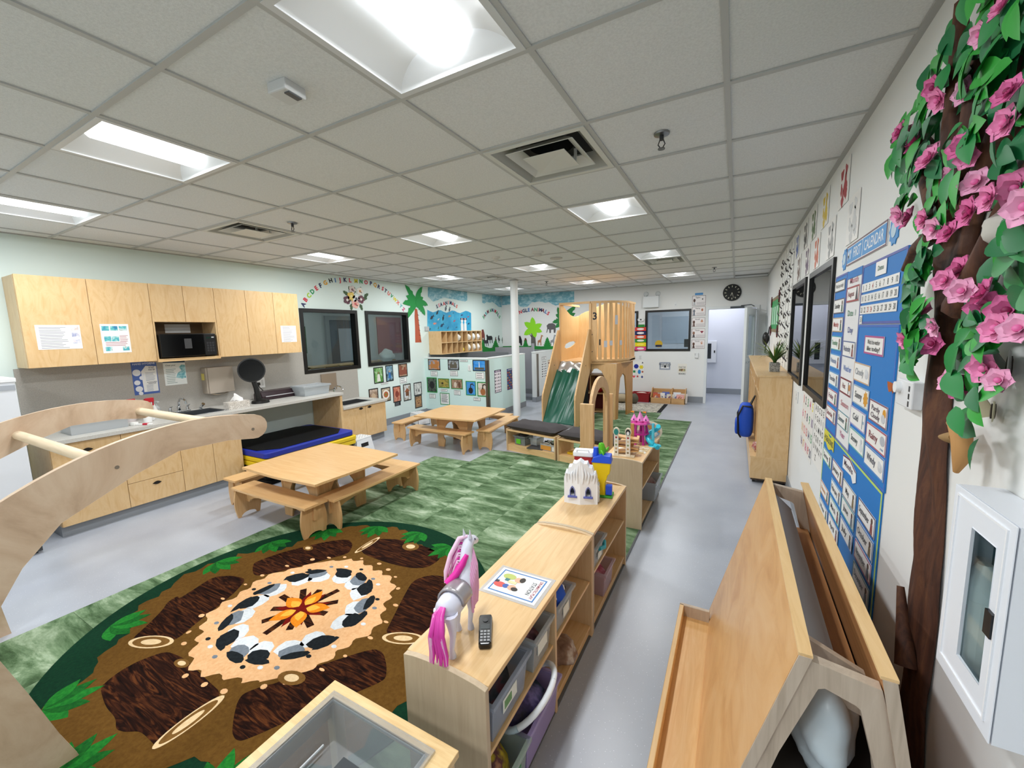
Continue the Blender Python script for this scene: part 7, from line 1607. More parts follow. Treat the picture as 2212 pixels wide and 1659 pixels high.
# ---- colour posters
for nm, y, row, c in [('red', 3.2, 1, '#a3242e'), ('yellow', 3.79, 1, '#d8b81e'), ('green', 4.29, 1, '#4a6a34'), ('black', 4.75, 1, '#2a2628'), ('blue', 5.33, 1, '#3a5aa8'), ('white', 2.91, 0, '#c9cacb'), ('grey', 3.5, 0, '#9a9a9a'), ('orange', 4.05, 0, '#c9623a'), ('purple', 4.54, 0, '#5a3a5e'), ('brown', 5.1, 0, '#6a4a3a')]:
    z0 = 2.405 if row else 2.145; r = RR(y+.13, z0, y-.13, z0+.25)
    t = sheet('colour_poster', 'white %s colour poster with small pictures above the calendar wall' % nm, 'poster', WR, r, '#e9e7e4', .002, .003, 'colour posters under the ceiling')
    for k, (a, b, s) in enumerate([(.3, .75, .16), (.68, .78, .13), (.28, .42, .12), (.66, .45, .2), (.45, .18, .15), (.8, .2, .1)]):
        u, v = r[0]+a*.26, r[1]+b*.25; s *= .36
        p = [(u+s*(.75+.3*math.sin(3*q+k))*math.cos(q)*.8, v+s*(.75+.3*math.cos(2*q+k))*math.sin(q)) for q in [2*math.pi*i/12 for i in range(12)]]
        ob('printed_picture', MB().prism(p, WR.p, .005, .0058), mat(c, .5), t)
# ---- number and alphabet charts
r = RR(4.27, .655, 3.69, 1.15); t = sheet('number_chart', 'white number chart with coloured numerals one to twenty', 'poster', WR, r, '#ecebe8', .001, .002)
nc = ['red', 'black', 'green', 'magenta', 'yellow', 'magenta', 'red', 'navy', 'green', 'purple', 'gold', 'coral', 'red', 'navy', 'green', 'purple', 'gold', 'magenta', 'red', 'navy']
for k in range(20):
    mb = MB(); text(mb, WR, str(k+1), r[0]+.06+.115*(k % 5), r[3]-.1-.12*(k//5), .065, .0035, width=.05 if k < 9 else .085, bold=.02); ob('numeral', mb, mat(CN[nc[k]], .5), t)
r = RR(3.655, .71, 3.27, 1.165); t = sheet('alphabet_chart', 'white alphabet chart with plain black capitals under the window', 'poster', WR, r, '#f0efec', .001, .002)
for k in range(26):
    row, cl = (k//5, k % 5) if k < 25 else (5, 1.2); mb = MB(); text(mb, WR, chr(65+k), r[0]+.05+.072*cl, r[3]-.075-.07*row, .042, .0035, bold=.015); ob('letter', mb, mat('#1e1e24', .5), t)
for y, z, bl in ((4.26, 1.16, 'nearer the lockers'), (3.7, 1.15, 'beside the alphabet chart')): ob('wall_tack', MB().prism(ell(-y, z, .02, n=10), WR.p, .003, .012), mat('#4a4038', .5), None, 'dark tack at the number chart corner '+bl, 'tack', 'chart tacks')
switch(WR, RR(4.72, .975, 4.58, 1.085), 'white outlet plate between the lockers and the number chart', 'wall_outlet', 2)
ob('window_note', MB().prism(rect(*RR(4.42, 1.6, 4.27, 2.03)), WR.p, .001, .004), mat('#e3e4e2', .5), None, 'tall white instruction sheet between the two dark windows', 'notice')
# ---- paper birch trunks, green poster, hanging bag
BC = noise_mat('birch_paper', [(.4, '#e9e9e6'), (.6, '#efefec'), (.66, '#6a6466'), (.7, '#e6e6e3')], 5, (1, 1, 3.2), 3, .6, .8)
for k in range(5):
    y = 5.62+.3*k; t = thing('paper_birch', 'white paper birch trunk with black marks on the wall by the dark window' if k == 0 else 'white paper birch trunk with black marks over the lockers', 'paper tree', WR.p(-y, 1.2, 0), world=True, group='paper birch trunks')
    ob('trunk', MB().prism([(-y-.07, 1.2), (-y+.07, 1.2), (-y+.055, 2.0), (-y+.05, 2.66), (-y-.05, 2.66), (-y-.06, 1.9)], WR.p, .001, .012), BC, t)
    rr = random.Random(k+60)
    for j in range(10):
        z = 1.3+.13*j+rr.uniform(-.03, .03); s = rr.choice((-1, 1)); L = rr.uniform(.05, .13)
        ob('twig', MB().tube([WR.p(-y+s*.03, z, .012), WR.p(-y+s*(.05+L*.5), z+.03, .03), WR.p(-y+s*(.05+L), z+rr.uniform(.02, .08), .025)], [.009, .006, .003], 5), mat('#2a2426', .7), t)
        ob('bark_mark', MB().prism(ell(-y-s*.02, z+.04, .028, .009, 8), WR.p, .012, .0135), mat('#2c282a', .6), t)
t = thing('green_poster', 'bright green framed poster with dark red corner flowers by the door', 'poster', WR.p(-7.75, 1.63, 0), world=True)
ob('sheet', MB().prism(rect(*RR(8.45, 1.65, 7.05, 2.1)), WR.p, .001, .004), mat('#1f9a4a', .5), t); mb = MB(); frame4(mb, WR, RR(8.5, 1.6, 7.0, 2.15), .05, .001, .006); ob('border', mb, mat('#8a7a5a', .6), t)
for a in (8.3, 7.9, 7.5): ob('white_column', MB().prism(rect(*RR(a, 1.72, a-.22, 2.0)), WR.p, .004, .005), mat('#bfe6cc', .5), t)
for y, z in ((8.45, 2.1), (7.05, 2.12), (8.4, 1.62), (7.1, 1.62)): ob('corner_flower', MB().prism([(-y+(.09 if i % 2 else .05)*math.cos(i*math.pi/6), z+(.09 if i % 2 else .05)*math.sin(i*math.pi/6)) for i in range(12)], WR.p, .006, .02), mat('#5a1a22', .6), t)
ob('white_sheet', MB().prism(rect(*RR(7.9, 1.2, 7.1, 1.56)), WR.p, .001, .004), M_PAPER, None, 'white sheet hanging below the green poster', 'notice')
t = thing('hanging_bag', 'black bag with a long strap hanging on the wall by the door', 'bag', (XR-.05, 8.75, 1.25), world=True)
mb = MB().ball((XR-.06, 8.75, 1.47), .055, .12, .12, 16, 10); ob('pouch', mb, M_BLACK, t, smooth=1); ob('strap', MB().tube([(XR-.02, 8.7, 1.55), (XR-.01, 8.72, 1.68), (XR-.02, 8.8, 1.55), (XR-.05, 8.82, 1.3), (XR-.06, 8.74, 1.22), (XR-.05, 8.7, 1.4)], .008), M_BLACK, t)
flower(WR, -4.5, 1.3, .0001, '#d88ab0', '#c05a8a', 'tiny', n=3, group=None) if False else None
# ---- thermostat, butterfly
t = thing('thermostat', 'white thermostat with a round dial beside the calendar', 'thermostat', WR.p(-1.82, 1.42, 0), world=True)
ob('case', MB().prism(rect(*RR(1.9, 1.425, 1.755, 1.515)), WR.p, .001, .03), mat('#e3e5e8', .4), t, bevel=.004); ob('dial', MB().cyl(WR.p(-1.865, 1.487, .03), WR.p(-1.865, 1.487, .045), .019, n=20), mat('#f0f2f4', .35), t, smooth=.7)
for k in range(3): ob('vent_slot', MB().prism(rect(*RR(1.785, 1.432+.025*k, 1.775, 1.45+.025*k)), WR.p, .03, .031), mat('#2a2c30', .5), t)
def butterfly(y, z, s, c, label, n=.004, tilt=0):
    t = thing('butterfly_decal', label, 'butterfly', WR.p(-y, z-s, 0), world=True)
    for sg in (-1, 1): ob('wing', MB().prism([(-y, z), (-y+sg*.5*s, z+.7*s), (-y+sg*s, z+.8*s), (-y+sg*.9*s, z+.1*s), (-y+sg*.7*s, z-.6*s), (-y+sg*.2*s, z-.4*s)], lambda u, v, k: WR.p(u, v, k+abs(u+y)*.5), n, n+.002), mat(c, .5), t)
    ob('body', MB().prism(ell(-y, z, .08*s, .5*s, 8), WR.p, n, n+.008), mat('#2a1e1a', .5), t)
butterfly(2.0, 1.465, .028, '#b5602a', 'orange butterfly on the calendar edge by the thermostat', .008)
butterfly(1.3, 1.6, .06, '#8f8e8a', 'grey butterfly on the wall right of the blossom tree'); butterfly(1.34, 1.5, .035, '#c9c2a4', 'small cream butterfly over the extinguisher cabinet')
# ================================================================== blossom tree
BARKM = noise_mat('tree_paper_bark', [(.3, '#2c1409'), (.5, '#4a2817'), (.68, '#5f3a22'), (.8, '#3a2010')], 5, (5, 5, .8), 6, .75, 1.5, bump=.5, bscale=40)
def TR(y, z, n): k = (XR-n)/XR; return (XR-n, y*k, CAMZ+(z-CAMZ)*k)
tree = thing('blossom_tree', 'brown paper tree with green leaves and pink silk blossoms on the wall', 'paper tree', (XR-.05, 1.6, 0), world=True)
LE = [(0, 1.70), (.3, 1.675), (.5, 1.66), (.7, 1.665), (.95, 1.69), (1.19, 1.68), (1.44, 1.73), (1.56, 1.71), (1.8, 1.72), (1.95, 1.755), (2.08, 1.86), (2.14, 1.88)]
RE = [(0, 1.42), (.3, 1.46), (.5, 1.49), (.7, 1.49), (.95, 1.49), (1.19, 1.52), (1.44, 1.55), (1.56, 1.56), (1.8, 1.565), (1.95, 1.5), (2.08, 1.46), (2.14, 1.45)]
def itp(T, z):
    for (a, b), (c, d) in zip(T, T[1:]):
        if a <= z <= c: return b+(d-b)*(z-a)/(c-a)
    return T[-1][1]
def trunkf(a, b):
    z = 2.14*b; l, r = itp(LE, z), itp(RE, z); y = l+(r-l)*a
    n = .02*math.sin(math.pi*a)**.6+.008*math.sin(9*a+3*math.sin(5*z))*math.sin(math.pi*a)+.004*math.sin(17*z+4*a)
    return (XR-.005-max(0, n), y, z)
ob('trunk', MB().grid(trunkf, 18, 60), BARKM, tree, smooth=.9, solid=.004)
for pts, r in [([(1.72, 2.0), (1.85, 2.15), (1.98, 2.3), (2.1, 2.4), (2.3, 2.44)], .04), ([(1.66, 2.05), (1.72, 2.25), (1.75, 2.45), (1.78, 2.62)], .05), ([(1.55, 2.0), (1.45, 2.15), (1.38, 2.3), (1.3, 2.5)], .055), ([(1.57, 1.74), (1.48, 1.84), (1.4, 1.96), (1.3, 2.05)], .04), ([(1.8, 1.98), (1.95, 1.96), (2.05, 1.9)], .025), ([(1.68, .58), (1.73, .68), (1.79, .8)], .028), ([(1.6, 2.1), (1.62, 2.35), (1.58, 2.6)], .035)]:
    ob('branch', MB().tube([TR(y, z, .045) for y, z in pts], [min(r, .04)*(1-.65*i/(len(pts)-1)) for i in range(len(pts))], 8), BARKM, tree, smooth=1)
GL = [mat('#14803a', .5), mat('#0f6a3a', .5), mat('#2c9a34', .5)]
lb = []
for k in range(3):
    def lf_(a, b):
        w = math.sin(math.pi*min(1, a*1.02))**.8*.3*(1-.25*a); q = 2*b-1
        return (a, q*w, .12*abs(q)*w*2-.25*a*a*.6)
    o = ob('leaf', MB().grid(lf_, 6, 2), GL[k], tree, smooth=1.2); lb.append(o)
rt = random.Random(12)
CL = [(1.62, 2.52, .12, 16), (1.5, 2.45, .1, 12), (1.55, 2.32, .1, 14), (1.45, 2.36, .08, 8), (1.85, 2.47, .07, 8), (1.95, 2.42, .06, 6), (1.72, 2.38, .06, 8), (2.08, 2.38, .1, 14), (2.25, 2.36, .07, 8), (1.95, 2.22, .1, 14), (2.1, 2.2, .06, 8), (1.75, 2.12, .09, 10), (1.85, 2.1, .06, 6), (1.62, 2.22, .05, 6), (1.42, 2.1, .07, 8), (1.88, 1.9, .06, 10), (1.95, 1.82, .06, 10), (1.9, 1.7, .07, 12), (1.87, 1.6, .06, 8), (1.93, 1.64, .05, 6), (1.5, 1.72, .05, 9), (1.47, 1.62, .06, 8), (1.56, 1.62, .04, 5), (1.47, 1.5, .05, 8), (1.36, 1.85, .06, 8), (1.3, 1.95, .06, 8), (1.3, 2.4, .1, 12), (1.33, 2.2, .07, 8), (1.27, 1.75, .05, 5)]
used = [False]*3
for y, z, s, n in CL:
    for i in range(int(n*1.5)):
        k = rt.randrange(3); o = lb[k] if not used[k] else lb[k].copy()
        if used[k]: COL.objects.link(o)
        used[k] = True
        Y, Z = y+rt.gauss(0, s*.75), z+rt.gauss(0, s*.75); Z = min(Z, HC-.07)
        sc = rt.uniform(.065, .1); a = rt.uniform(-2.9, .4)
        o.scale = (sc, sc, sc); o.location = Vector(TR(Y, Z, rt.uniform(.05, .1)))-FRAME[tree.name]
        d = Vector((-.25*rt.random()-.05, math.cos(a), math.sin(a))).normalized(); nrm = Vector((-1, rt.uniform(-.5, .3), rt.uniform(-.3, .5))); sd = nrm.cross(d).normalized(); up = d.cross(sd)
        o.rotation_euler = Matrix((d, sd, up)).transposed().to_euler()
for pts in ([(1.92, 2.0), (1.9, 1.85), (1.88, 1.72), (1.87, 1.56)], [(1.5, 1.85), (1.49, 1.7), (1.48, 1.5)], [(1.9, 2.5), (1.88, 2.4), (1.85, 2.2)], [(1.36, 2.0), (1.33, 1.85), (1.3, 1.7)]): ob('stem', MB().tube([TR(y, z, .05) for y, z in pts], .005, 6), mat('#1c7a3a', .5), tree)
PK = [mat('#ee8fbf', .55), mat('#f3b0d2', .55), mat('#e272ab', .55)]
def petals(k):
    mb = MB()
    for ring, (n, r, tilt) in enumerate(((6, 1.0, .25), (5, .68, .8))):
        for i in range(n):
            a = 2*math.pi*i/n+ring*.5
            def f(p, q, a=a, r=r, tilt=tilt):
                w = .5*math.sin(math.pi*min(1, .12+p*.86))*r; s = 2*q-1
                x, y, z = p*r*math.cos(tilt), s*w, p*r*math.sin(tilt)+.12*s*s
                return (x*math.cos(a)-y*math.sin(a), x*math.sin(a)+y*math.cos(a), z)
            mb.grid(f, 4, 4)
    return mb
fb = []
for k in range(3):
    o = ob('blossom', petals(k), PK[k], tree, smooth=1.2); c = ob('blossom_core', MB().ball((0, 0, .12), .2, .2, .16, 10, 6), PK[2] if k != 2 else mat('#8a1f52', .6), o, smooth=1); c.location = (0, 0, 0); fb.append(o)
FP = [(1.55, 2.47), (1.65, 2.46), (1.95, 2.47), (1.9, 2.41), (1.71, 2.35), (2.28, 2.46), (2.2, 2.44), (2.05, 2.41), (2.09, 2.36), (1.94, 2.25), (1.87, 2.24), (1.69, 2.2), (1.64, 2.15), (1.72, 2.15), (1.47, 2.24), (1.47, 2.17), (1.58, 2.07), (1.61, 2.0), (1.51, 2.01), (2.19, 2.12), (2.08, 2.09), (1.93, 2.05), (1.83, 2.0), (1.72, 1.97), (1.39, 2.0), (1.34, 1.95), (1.63, 1.85), (1.71, 1.83), (1.59, 1.79), (1.48, 1.78), (1.86, 1.75), (1.75, 1.69), (1.75, 1.64), (2.0, 1.64), (1.62, 1.54), (1.55, 1.53), (1.43, 1.59), (1.36, 1.57), (1.36, 1.73), (1.4, 1.69), (1.31, 1.69), (1.46, 1.74), (1.4, 2.5), (1.3, 2.3)]
uf = [False]*3
for i, (y, z) in enumerate(FP):
    k = i % 3
    if not uf[k]: o = fb[k]; uf[k] = True
    else: o = copy_tree(fb[k], tree)
    s = rt.uniform(.027, .04); o.scale = (s, s, s); o.location = Vector(TR(y, min(z, 2.6), rt.uniform(.07, .11)))-FRAME[tree.name]
    o.rotation_euler = Vector((-1, rt.uniform(-.9, .1), rt.uniform(-.4, .5))).to_track_quat('Z', 'Y').to_euler()
t = thing('paper_squirrel', 'tan felt leaf shape hung on the tree trunk', 'decoration', (XR-.05, 1.35, 1.3), world=True)
mb = MB().tube([TR(*p, .05) for p in ((1.57, 1.425), (1.53, 1.43), (1.49, 1.40), (1.48, 1.35), (1.5, 1.305))], [.006, .016, .02, .017, .006], 10); ob('curl', mb, mat('#b98a54', .8), t, smooth=1.2)
ob('tail_tuft', MB().tube([TR(*p, .05) for p in ((1.52, 1.395), (1.56, 1.385), (1.61, 1.375))], [.014, .014, .006], 8), mat('#9a7a4c', .8), t, smooth=1.2)
lump('grey_bird', 'grey and white felt bird perched on the right branch of the tree', 'bird', TR(1.4, 1.92, .07), (.03, .04, .035), mat('#b9b6ae', .8), 51, .08)
# ================================================================== extinguisher cabinet beside the camera
EX = .455; EF = Fr('R', EX); y0, y1, z0, z1 = 1.035, 1.27, .9, 1.34
t = thing('extinguisher_cabinet', 'white wall cabinet with a slot window showing a fire extinguisher', 'cabinet', (XR, 1.15, z0), world=True)
ob('front', MB().prism(rect(-y1, z0, -y0, z1), EF.p, -.003, 0, holes=[rect(-1.178, .98, -1.085, 1.275)]), mat('#e6eaf2', .35), t, bevel=.002)
ob('case', MB().prism(rect(-y1, z0, -y0, z1), WR.p, .002, XR-EX-.005, holes=[rect(-y1+.008, z0+.008, -y0-.008, z1-.008)]), mat('#e6eaf2', .35), t)
ob('back', MB().box(XR-.012, y0+.01, z0+.01, XR-.004, y1-.01, z1-.01), mat('#2a6a7a', .5), t)
mb = MB(); frame4(mb, EF, (-1.25, .93, -1.055, 1.325), .004, .0, .003); ob('door_bead', mb, mat('#f0f2f6', .35), t)
ob('slot_glass', MB().prism(rect(-1.179, .979, -1.084, 1.276), EF.p, -.005, -.0035), glassy('slot_glass', '#f2f8f8', .4), t)
ob('latch', MB().prism(rect(-1.085, 1.1, -1.06, 1.15), EF.p, 0, .006), mat('#2a2c30', .3, .6), t)
t = thing('fire_extinguisher', 'fire extinguisher with a white label behind the slot window', 'fire extinguisher', (.495, 1.215, .905), world=True)
ob('cylinder', MB().lathe([(0, 0), (.03, 0), (.03, .23), (.02, .26), (.012, .28), (0, .28)], (.493, 1.21, .905), 20), mat('#f2f4f4', .35), t, smooth=.8)
ob('label', MB().lathe([(.0303, .04), (.0308, .04), (.0308, .2), (.0303, .2)], (.493, 1.21, .905), 20), mat('#f6f6f4', .5), t)
ob('red_mark', MB().box(.4645, 1.195, 1.08, .4665, 1.212, 1.092), mat('#c01f2a', .5), t)
# ================================================================== toys and boxes on the low shelves
Z = .6
# ---- toy horse
t = thing('toy_horse', 'white toy horse with pink braided mane and magenta tail', 'toy horse', (-.85, 1.08, Z), math.radians(8))
HW = mat('#dfe0f0', .35)
me = MB()
# one continuous body: torso, neck, head built as a tube along the spine (faces +y)
me.tube([(0, -.085, .165), (0, -.07, .17), (0, -.03, .165), (0, .02, .16), (0, .06, .17), (0, .085, .2), (0, .1, .25), (0, .11, .3), (0, .125, .325), (0, .16, .31), (0, .185, .295), (0, .19, .292)], [.012, .038, .045, .042, .043, .038, .027, .022, .024, .018, .013, .005], 14)
for x, y, s in ((-.022, -.06, 1), (.022, -.07, -1), (-.02, .055, 1), (.02, .075, -1)):
    me.tube([(x, y, .16), (x*1.1, y-.005*s, .11), (x*1.1, y+.006, .075), (x*1.05, y-.004, .03), (x*1.05, y, .008), (x*1.05, y, 0)], [.026, .017, .0115, .0085, .012, .013], 10)
ob('body', me, HW, t, smooth=1.2)
for s in (-1, 1): ob('ear', MB().cyl((s*.012, .118, .34), (s*.014, .112, .375), .008, .001, 8), HW, t)
for s in (-1, 1): ob('eye', MB().ball((s*.02, .138, .326), .004, n=8, m=6), mat('#2a2444', .2), t)
PKM = mat('#d83ba8', .45); LP = mat('#e6a9d0', .5)
rh = random.Random(4)
for k in range(16):
    a = rh.uniform(-.02, .02); ob('tail_lock', MB().tube([(a*.5, -.085, .19), (a, -.115, .18), (a*1.6, -.135, .12+rh.uniform(-.01, .01)), (a*2, -.125, .05), (a*2.2, -.13, .012+rh.random()*.01)], [.005, .007, .007, .006, .002], 6), PKM if k % 4 else LP, t, smooth=1.2)
for k in range(14):
    y = .085+.04*(k/13); z = .22+.11*(k/13); s = -1; L = rh.uniform(.08, .17)
    ob('mane_lock', MB().tube([(0, y, z), (s*.03, y-.01, z+.005), (s*(.045+rh.random()*.02), y-.03, z-L*.5), (s*.05, y-.04, z-L)], [.005, .006, .005, .002], 6), [LP, mat('#efd2e6', .5), PKM][k % 3], t, smooth=1.2)
ob('braid', MB().tube([(.0, .12, .345), (-.03, .11, .335), (-.055, .08, .28), (-.06, .05, .23), (-.06, .04, .19)], [.006, .01, .009, .009, .004], 8), mat('#ecc4dc', .5), t, smooth=1.2)
for k in range(7):
    s = 1; y = .12-.008*k; ob('side_lock', MB().tube([(s*.018, y, .3-.012*k), (s*.04, y-.015, .25-.012*k), (s*.045, y-.02, .16-.012*k), (s*.042, y-.02, .1)], [.004, .006, .005, .002], 6), LP, t, smooth=1.2)
ob('saddle', MB().grid(lambda a, b: (.05*math.sin((a-.5)*3.4), -.03+.07*b, .168+.05*math.cos((a-.5)*3.2)), 12, 6), mat('#a9a4a8', .3, .5), t, smooth=1, solid=.006)
ob('ribbon', MB().tube([(-.04, .02, .2), (-.02, .05, .225), (.0, .07, .26), (.012, .085, .29)], [.016, .014, .013, .008], 8), mat('#e01fa0', .4), t, smooth=1)
# ---- cordless phone
t = thing('cordless_phone', 'black cordless phone handset with a keypad on the maple shelf', 'phone', (-.775, 1.158, Z), math.radians(211))
poly = [(-.022, -.075), (.022, -.075), (.026, -.06), (.024, .02), (.023, .07), (.018, .078), (-.018, .078), (-.023, .07), (-.024, .02), (-.026, -.06)]
ob('body', MB().prism(poly, FLR.p, 0, .024), mat('#0c0c0e', .25), t, bevel=.005)
ob('screen', MB().box(-.017, -.02, .0238, .017, .005, .0246), mat('#54585a', .15), t)
for i in range(4):
    for j in range(3): ob('key', MB().box(-.017+.0125*j, .014+.0145*i, .0238, -.008+.0125*j, .023+.0145*i, .0262), mat('#9a9c9e', .4), t)
ob('nav_key', MB().cyl((0, -.04, .0238), (0, -.04, .0258), .01, n=14), mat('#1e1e22', .3), t)
# ---- dramatic play card
t = thing('station_card', 'laminated dramatic play station card with cartoon children lying flat', 'sign', (-.803, 1.47, Z))
ob('laminate', MB().box(-.137, -.107, 0, .137, .107, .0012), milky('laminate', '#f4f6f8', .5, .15), t)
ob('card', MB().box(-.122, -.092, .001, .122, .092, .002), mat('#f3f3f1', .35), t)
mb = MB(); frame4(mb, Fr('Z', 0), (-.108, -.08, .108, .08), .006, .002, .0026); ob('border', mb, mat('#3f78b8', .5), t)
FZ = Fr('Z', .0026)
mb = MB(); text(mb, FZ, 'DRAMATIC PLAY', .082, .0, .014, 0, rot=-math.pi/2, width=.13, bold=.02); ob('title', mb, mat('#a03a52', .5), t)
mb = MB(); text(mb, FZ, 'STATION', .055, .0, .02, 0, rot=-math.pi/2, width=.09); ob('title', mb, mat('#3a3e48', .5), t)
for nm, p, c in [('child_shirt', ell(-.06, .038, .032, .02), '#b9c46a'), ('child_shirt', ell(-.075, -.03, .03, .018), '#d8564e'), ('child_sleeve', ell(-.045, -.03, .015, .014), '#3a5fae'), ('child_face', ell(-.01, .03, .02, .018), '#e0b394'), ('child_face', ell(-.015, -.03, .02, .018), '#dcae90'), ('child_hair', ell(.006, .036, .013, .018), '#2c2018'), ('child_hair', ell(.0, -.036, .016, .012), '#2a201a'), ('toy_register', rect(-.07, .005, -.05, .022), '#3a7a80'), ('toy_till', rect(-.05, -.005, -.01, .012), '#e6dca8'), ('child_legs', rect(-.105, -.02, -.088, -.005), '#2c2c3a')]:
    ob(nm, MB().prism(p, Fr('Z', .002).p, 0, .0006+.0001*len(t.children)), mat(c, .5), t)
# ---- bins in the big shelf
def content(label, loc, s, cols, seed, name='toy_pile', cat='toys'):
    lump(name, label, cat, loc, s, noise_mat('pile_%d' % seed, [(.36, cols[0]), (.47, cols[1]), (.56, cols[2]), (.68, cols[3])], 6, rough=.6), seed, .14, 18, 12)
def lab(t, x, y0, y1, z0, z1, c='#e6ece6'): ob('label', MB().box(x, y0, z0, x+.002, y1, z1), mat(c, .5), t)
ZB, ZM = .067, .337
t = tub('clear_bin', 'long clear bin with a white label on the middle board near the shelf end', (-.79, 1.135, ZM), .27, .26, .155, milky('bin_blue', '#b9c6da', .42), tap=.9); lab(t, .131, -.06, .04, .06, .11); ob('label_print', MB().box(.1325, -.05, .07, .134, .0, .1), mat('#6a9a62', .5), t)
t = tub('clear_bin', 'clear bin with a green white label behind the first on the middle board', (-.79, 1.41, ZM), .27, .17, .15, M_CLEAR, tap=.9); lab(t, .131, -.05, .04, .06, .11)
content('dark mixed toys piled in the long clear bin', (-.79, 1.135, ZM+.09), (.1, .1, .07), ('#1a1c22', '#3a3f4a', '#7a2c3a', '#2a4a3c'), 71)
content('dark toys in the second clear bin on the middle board', (-.79, 1.41, ZM+.08), (.1, .065, .06), ('#2a1e22', '#54343e', '#8a5a66', '#3a3a44'), 72)
t = tub('purple_bin', 'pale purple plastic bin on the bottom board holding a hoop', (-.75, 1.32, ZB), .27, .3, .17, milky('bin_purple', '#b7a6dc', .6), tap=.9)
content('dark blue and purple dress-up cloth in the purple bin', (-.75, 1.32, ZB+.11), (.1, .12, .07), ('#17182c', '#43396e', '#8a7fc0', '#27414e'), 73)
t = thing('toy_hoop', 'white and pink plastic hoop lying over the purple bin', 'hoop', (-.68, 1.31, ZB+.19))
hp = lambda a: (.095*math.cos(a), .15*math.sin(a), .02*math.sin(a)+.012*math.cos(a)*5)
for k in range(4):
    q = [hp(k*math.pi/2+.3+math.pi/2*i/8) for i in range(9)]; ob('hoop_segment', MB().tube(q, .012, 10), mat(['#e9eef4', '#e33fae', '#cfe6f2', '#e9eef4'][k], .3), t, smooth=1)
t = tub('clear_bin', 'clear bin of bright toys on the bottom board nearest the bin table', (-.745, 1.06, ZB), .27, .2, .17, milky('bin_green', '#b9cdbf', .42), tap=.9); lab(t, .132, -.05, .05, .07, .12, '#5a9a6a')
content('bright pink and yellow toys piled in the bottom clear bin', (-.74, 1.06, ZB+.1), (.11, .08, .08), ('#c41f5a', '#d8c22a', '#5a2a3a', '#e0a36a'), 74)
t = tub('clear_bin', 'clear bin with a blue plush whale in the far bay', (-.79, 1.66, ZM), .27, .2, .14, M_CLEAR, tap=.9); lab(t, .131, -.02, .05, .04, .09)
t = thing('plush_whale', 'bright blue plush whale with a round white eye', 'plush toy', (-.74, 1.65, ZM+.01))
mb = MB().tube([(-.08, .03, .06), (-.04, .02, .1), (.01, 0, .125), (.05, -.01, .13), (.08, -.01, .12)], [.01, .05, .068, .06, .03], 16); ob('body', mb, mat('#1f55c8', .8), t, smooth=1.3)
for s in (-1, 1): ob('eye_white', MB().ball((.055, s*.05-.01, .145), .016, n=10, m=8), mat('#eef2f6', .4), t, smooth=1); ob('eye_pupil', MB().ball((.066, s*.056-.01, .146), .008, n=8, m=6), M_BLACK, t, smooth=1)
ob('fin', MB().ball((-.02, -.07, .1), .03, .02, .05), mat('#0e1420', .6), t, smooth=1)
content('clear zip bag with brown wooden pieces on the bottom board', (-.75, 1.72, ZB+.06), (.12, .09, .06), ('#5a3a28', '#8a6a54', '#c9bfb4', '#3a2820'), 75, 'zip_bag', 'bag')
t = tub('clear_bin', 'clear bin with a turquoise handle in the shelf under the toy cave', (-.78, 2.22, .347), .25, .2, .13, M_CLEAR, tap=.92); ob('handle', MB().tube([(.135, -.05, .11), (.15, 0, .1), (.135, .05, .11)], .012, 8), mat('#1fa3b4', .35), t, smooth=1)
lab(t, .127, -.05, .02, .04, .08)
content('white and grey pieces in the turquoise handled bin', (-.79, 2.22, .4), (.09, .07, .045), ('#7a2a3a', '#c9ccd0', '#e6e8ea', '#9aa0a8'), 76)
t = tub('pink_bin', 'small clear bin of pink toys on the bottom board under the toy cave', (-.76, 2.4, ZB), .22, .2, .15, milky('bin_pinkclear', '#d9b9c2', .45), tap=.92)
content('pink toys in the small clear bin', (-.76, 2.4, ZB+.08), (.085, .075, .06), ('#8a2a44', '#c05a72', '#e0b4be', '#6a2a3a'), 77)
t = tub('clear_bin', 'clear bin of brown blocks on the shelf beside the arch', (-.76, 4.05, ZB), .3, .32, .18, M_CLEAR, tap=.92)
content('dark brown blocks in the clear bin beside the arch', (-.76, 4.05, ZB+.1), (.12, .13, .09), ('#3a2a2a', '#6a4a44', '#a08a80', '#8a3a2a'), 78)
ob('white_clip', MB().box(-1.0, .99, .5, -.986, 1.02, .585).box(-1.005, .985, .52, -.998, 1.025, .56), mat('#e3e4ea', .4), None, 'small white plastic clip on the outer back of the horse shelf', 'clip', bevel=.004)
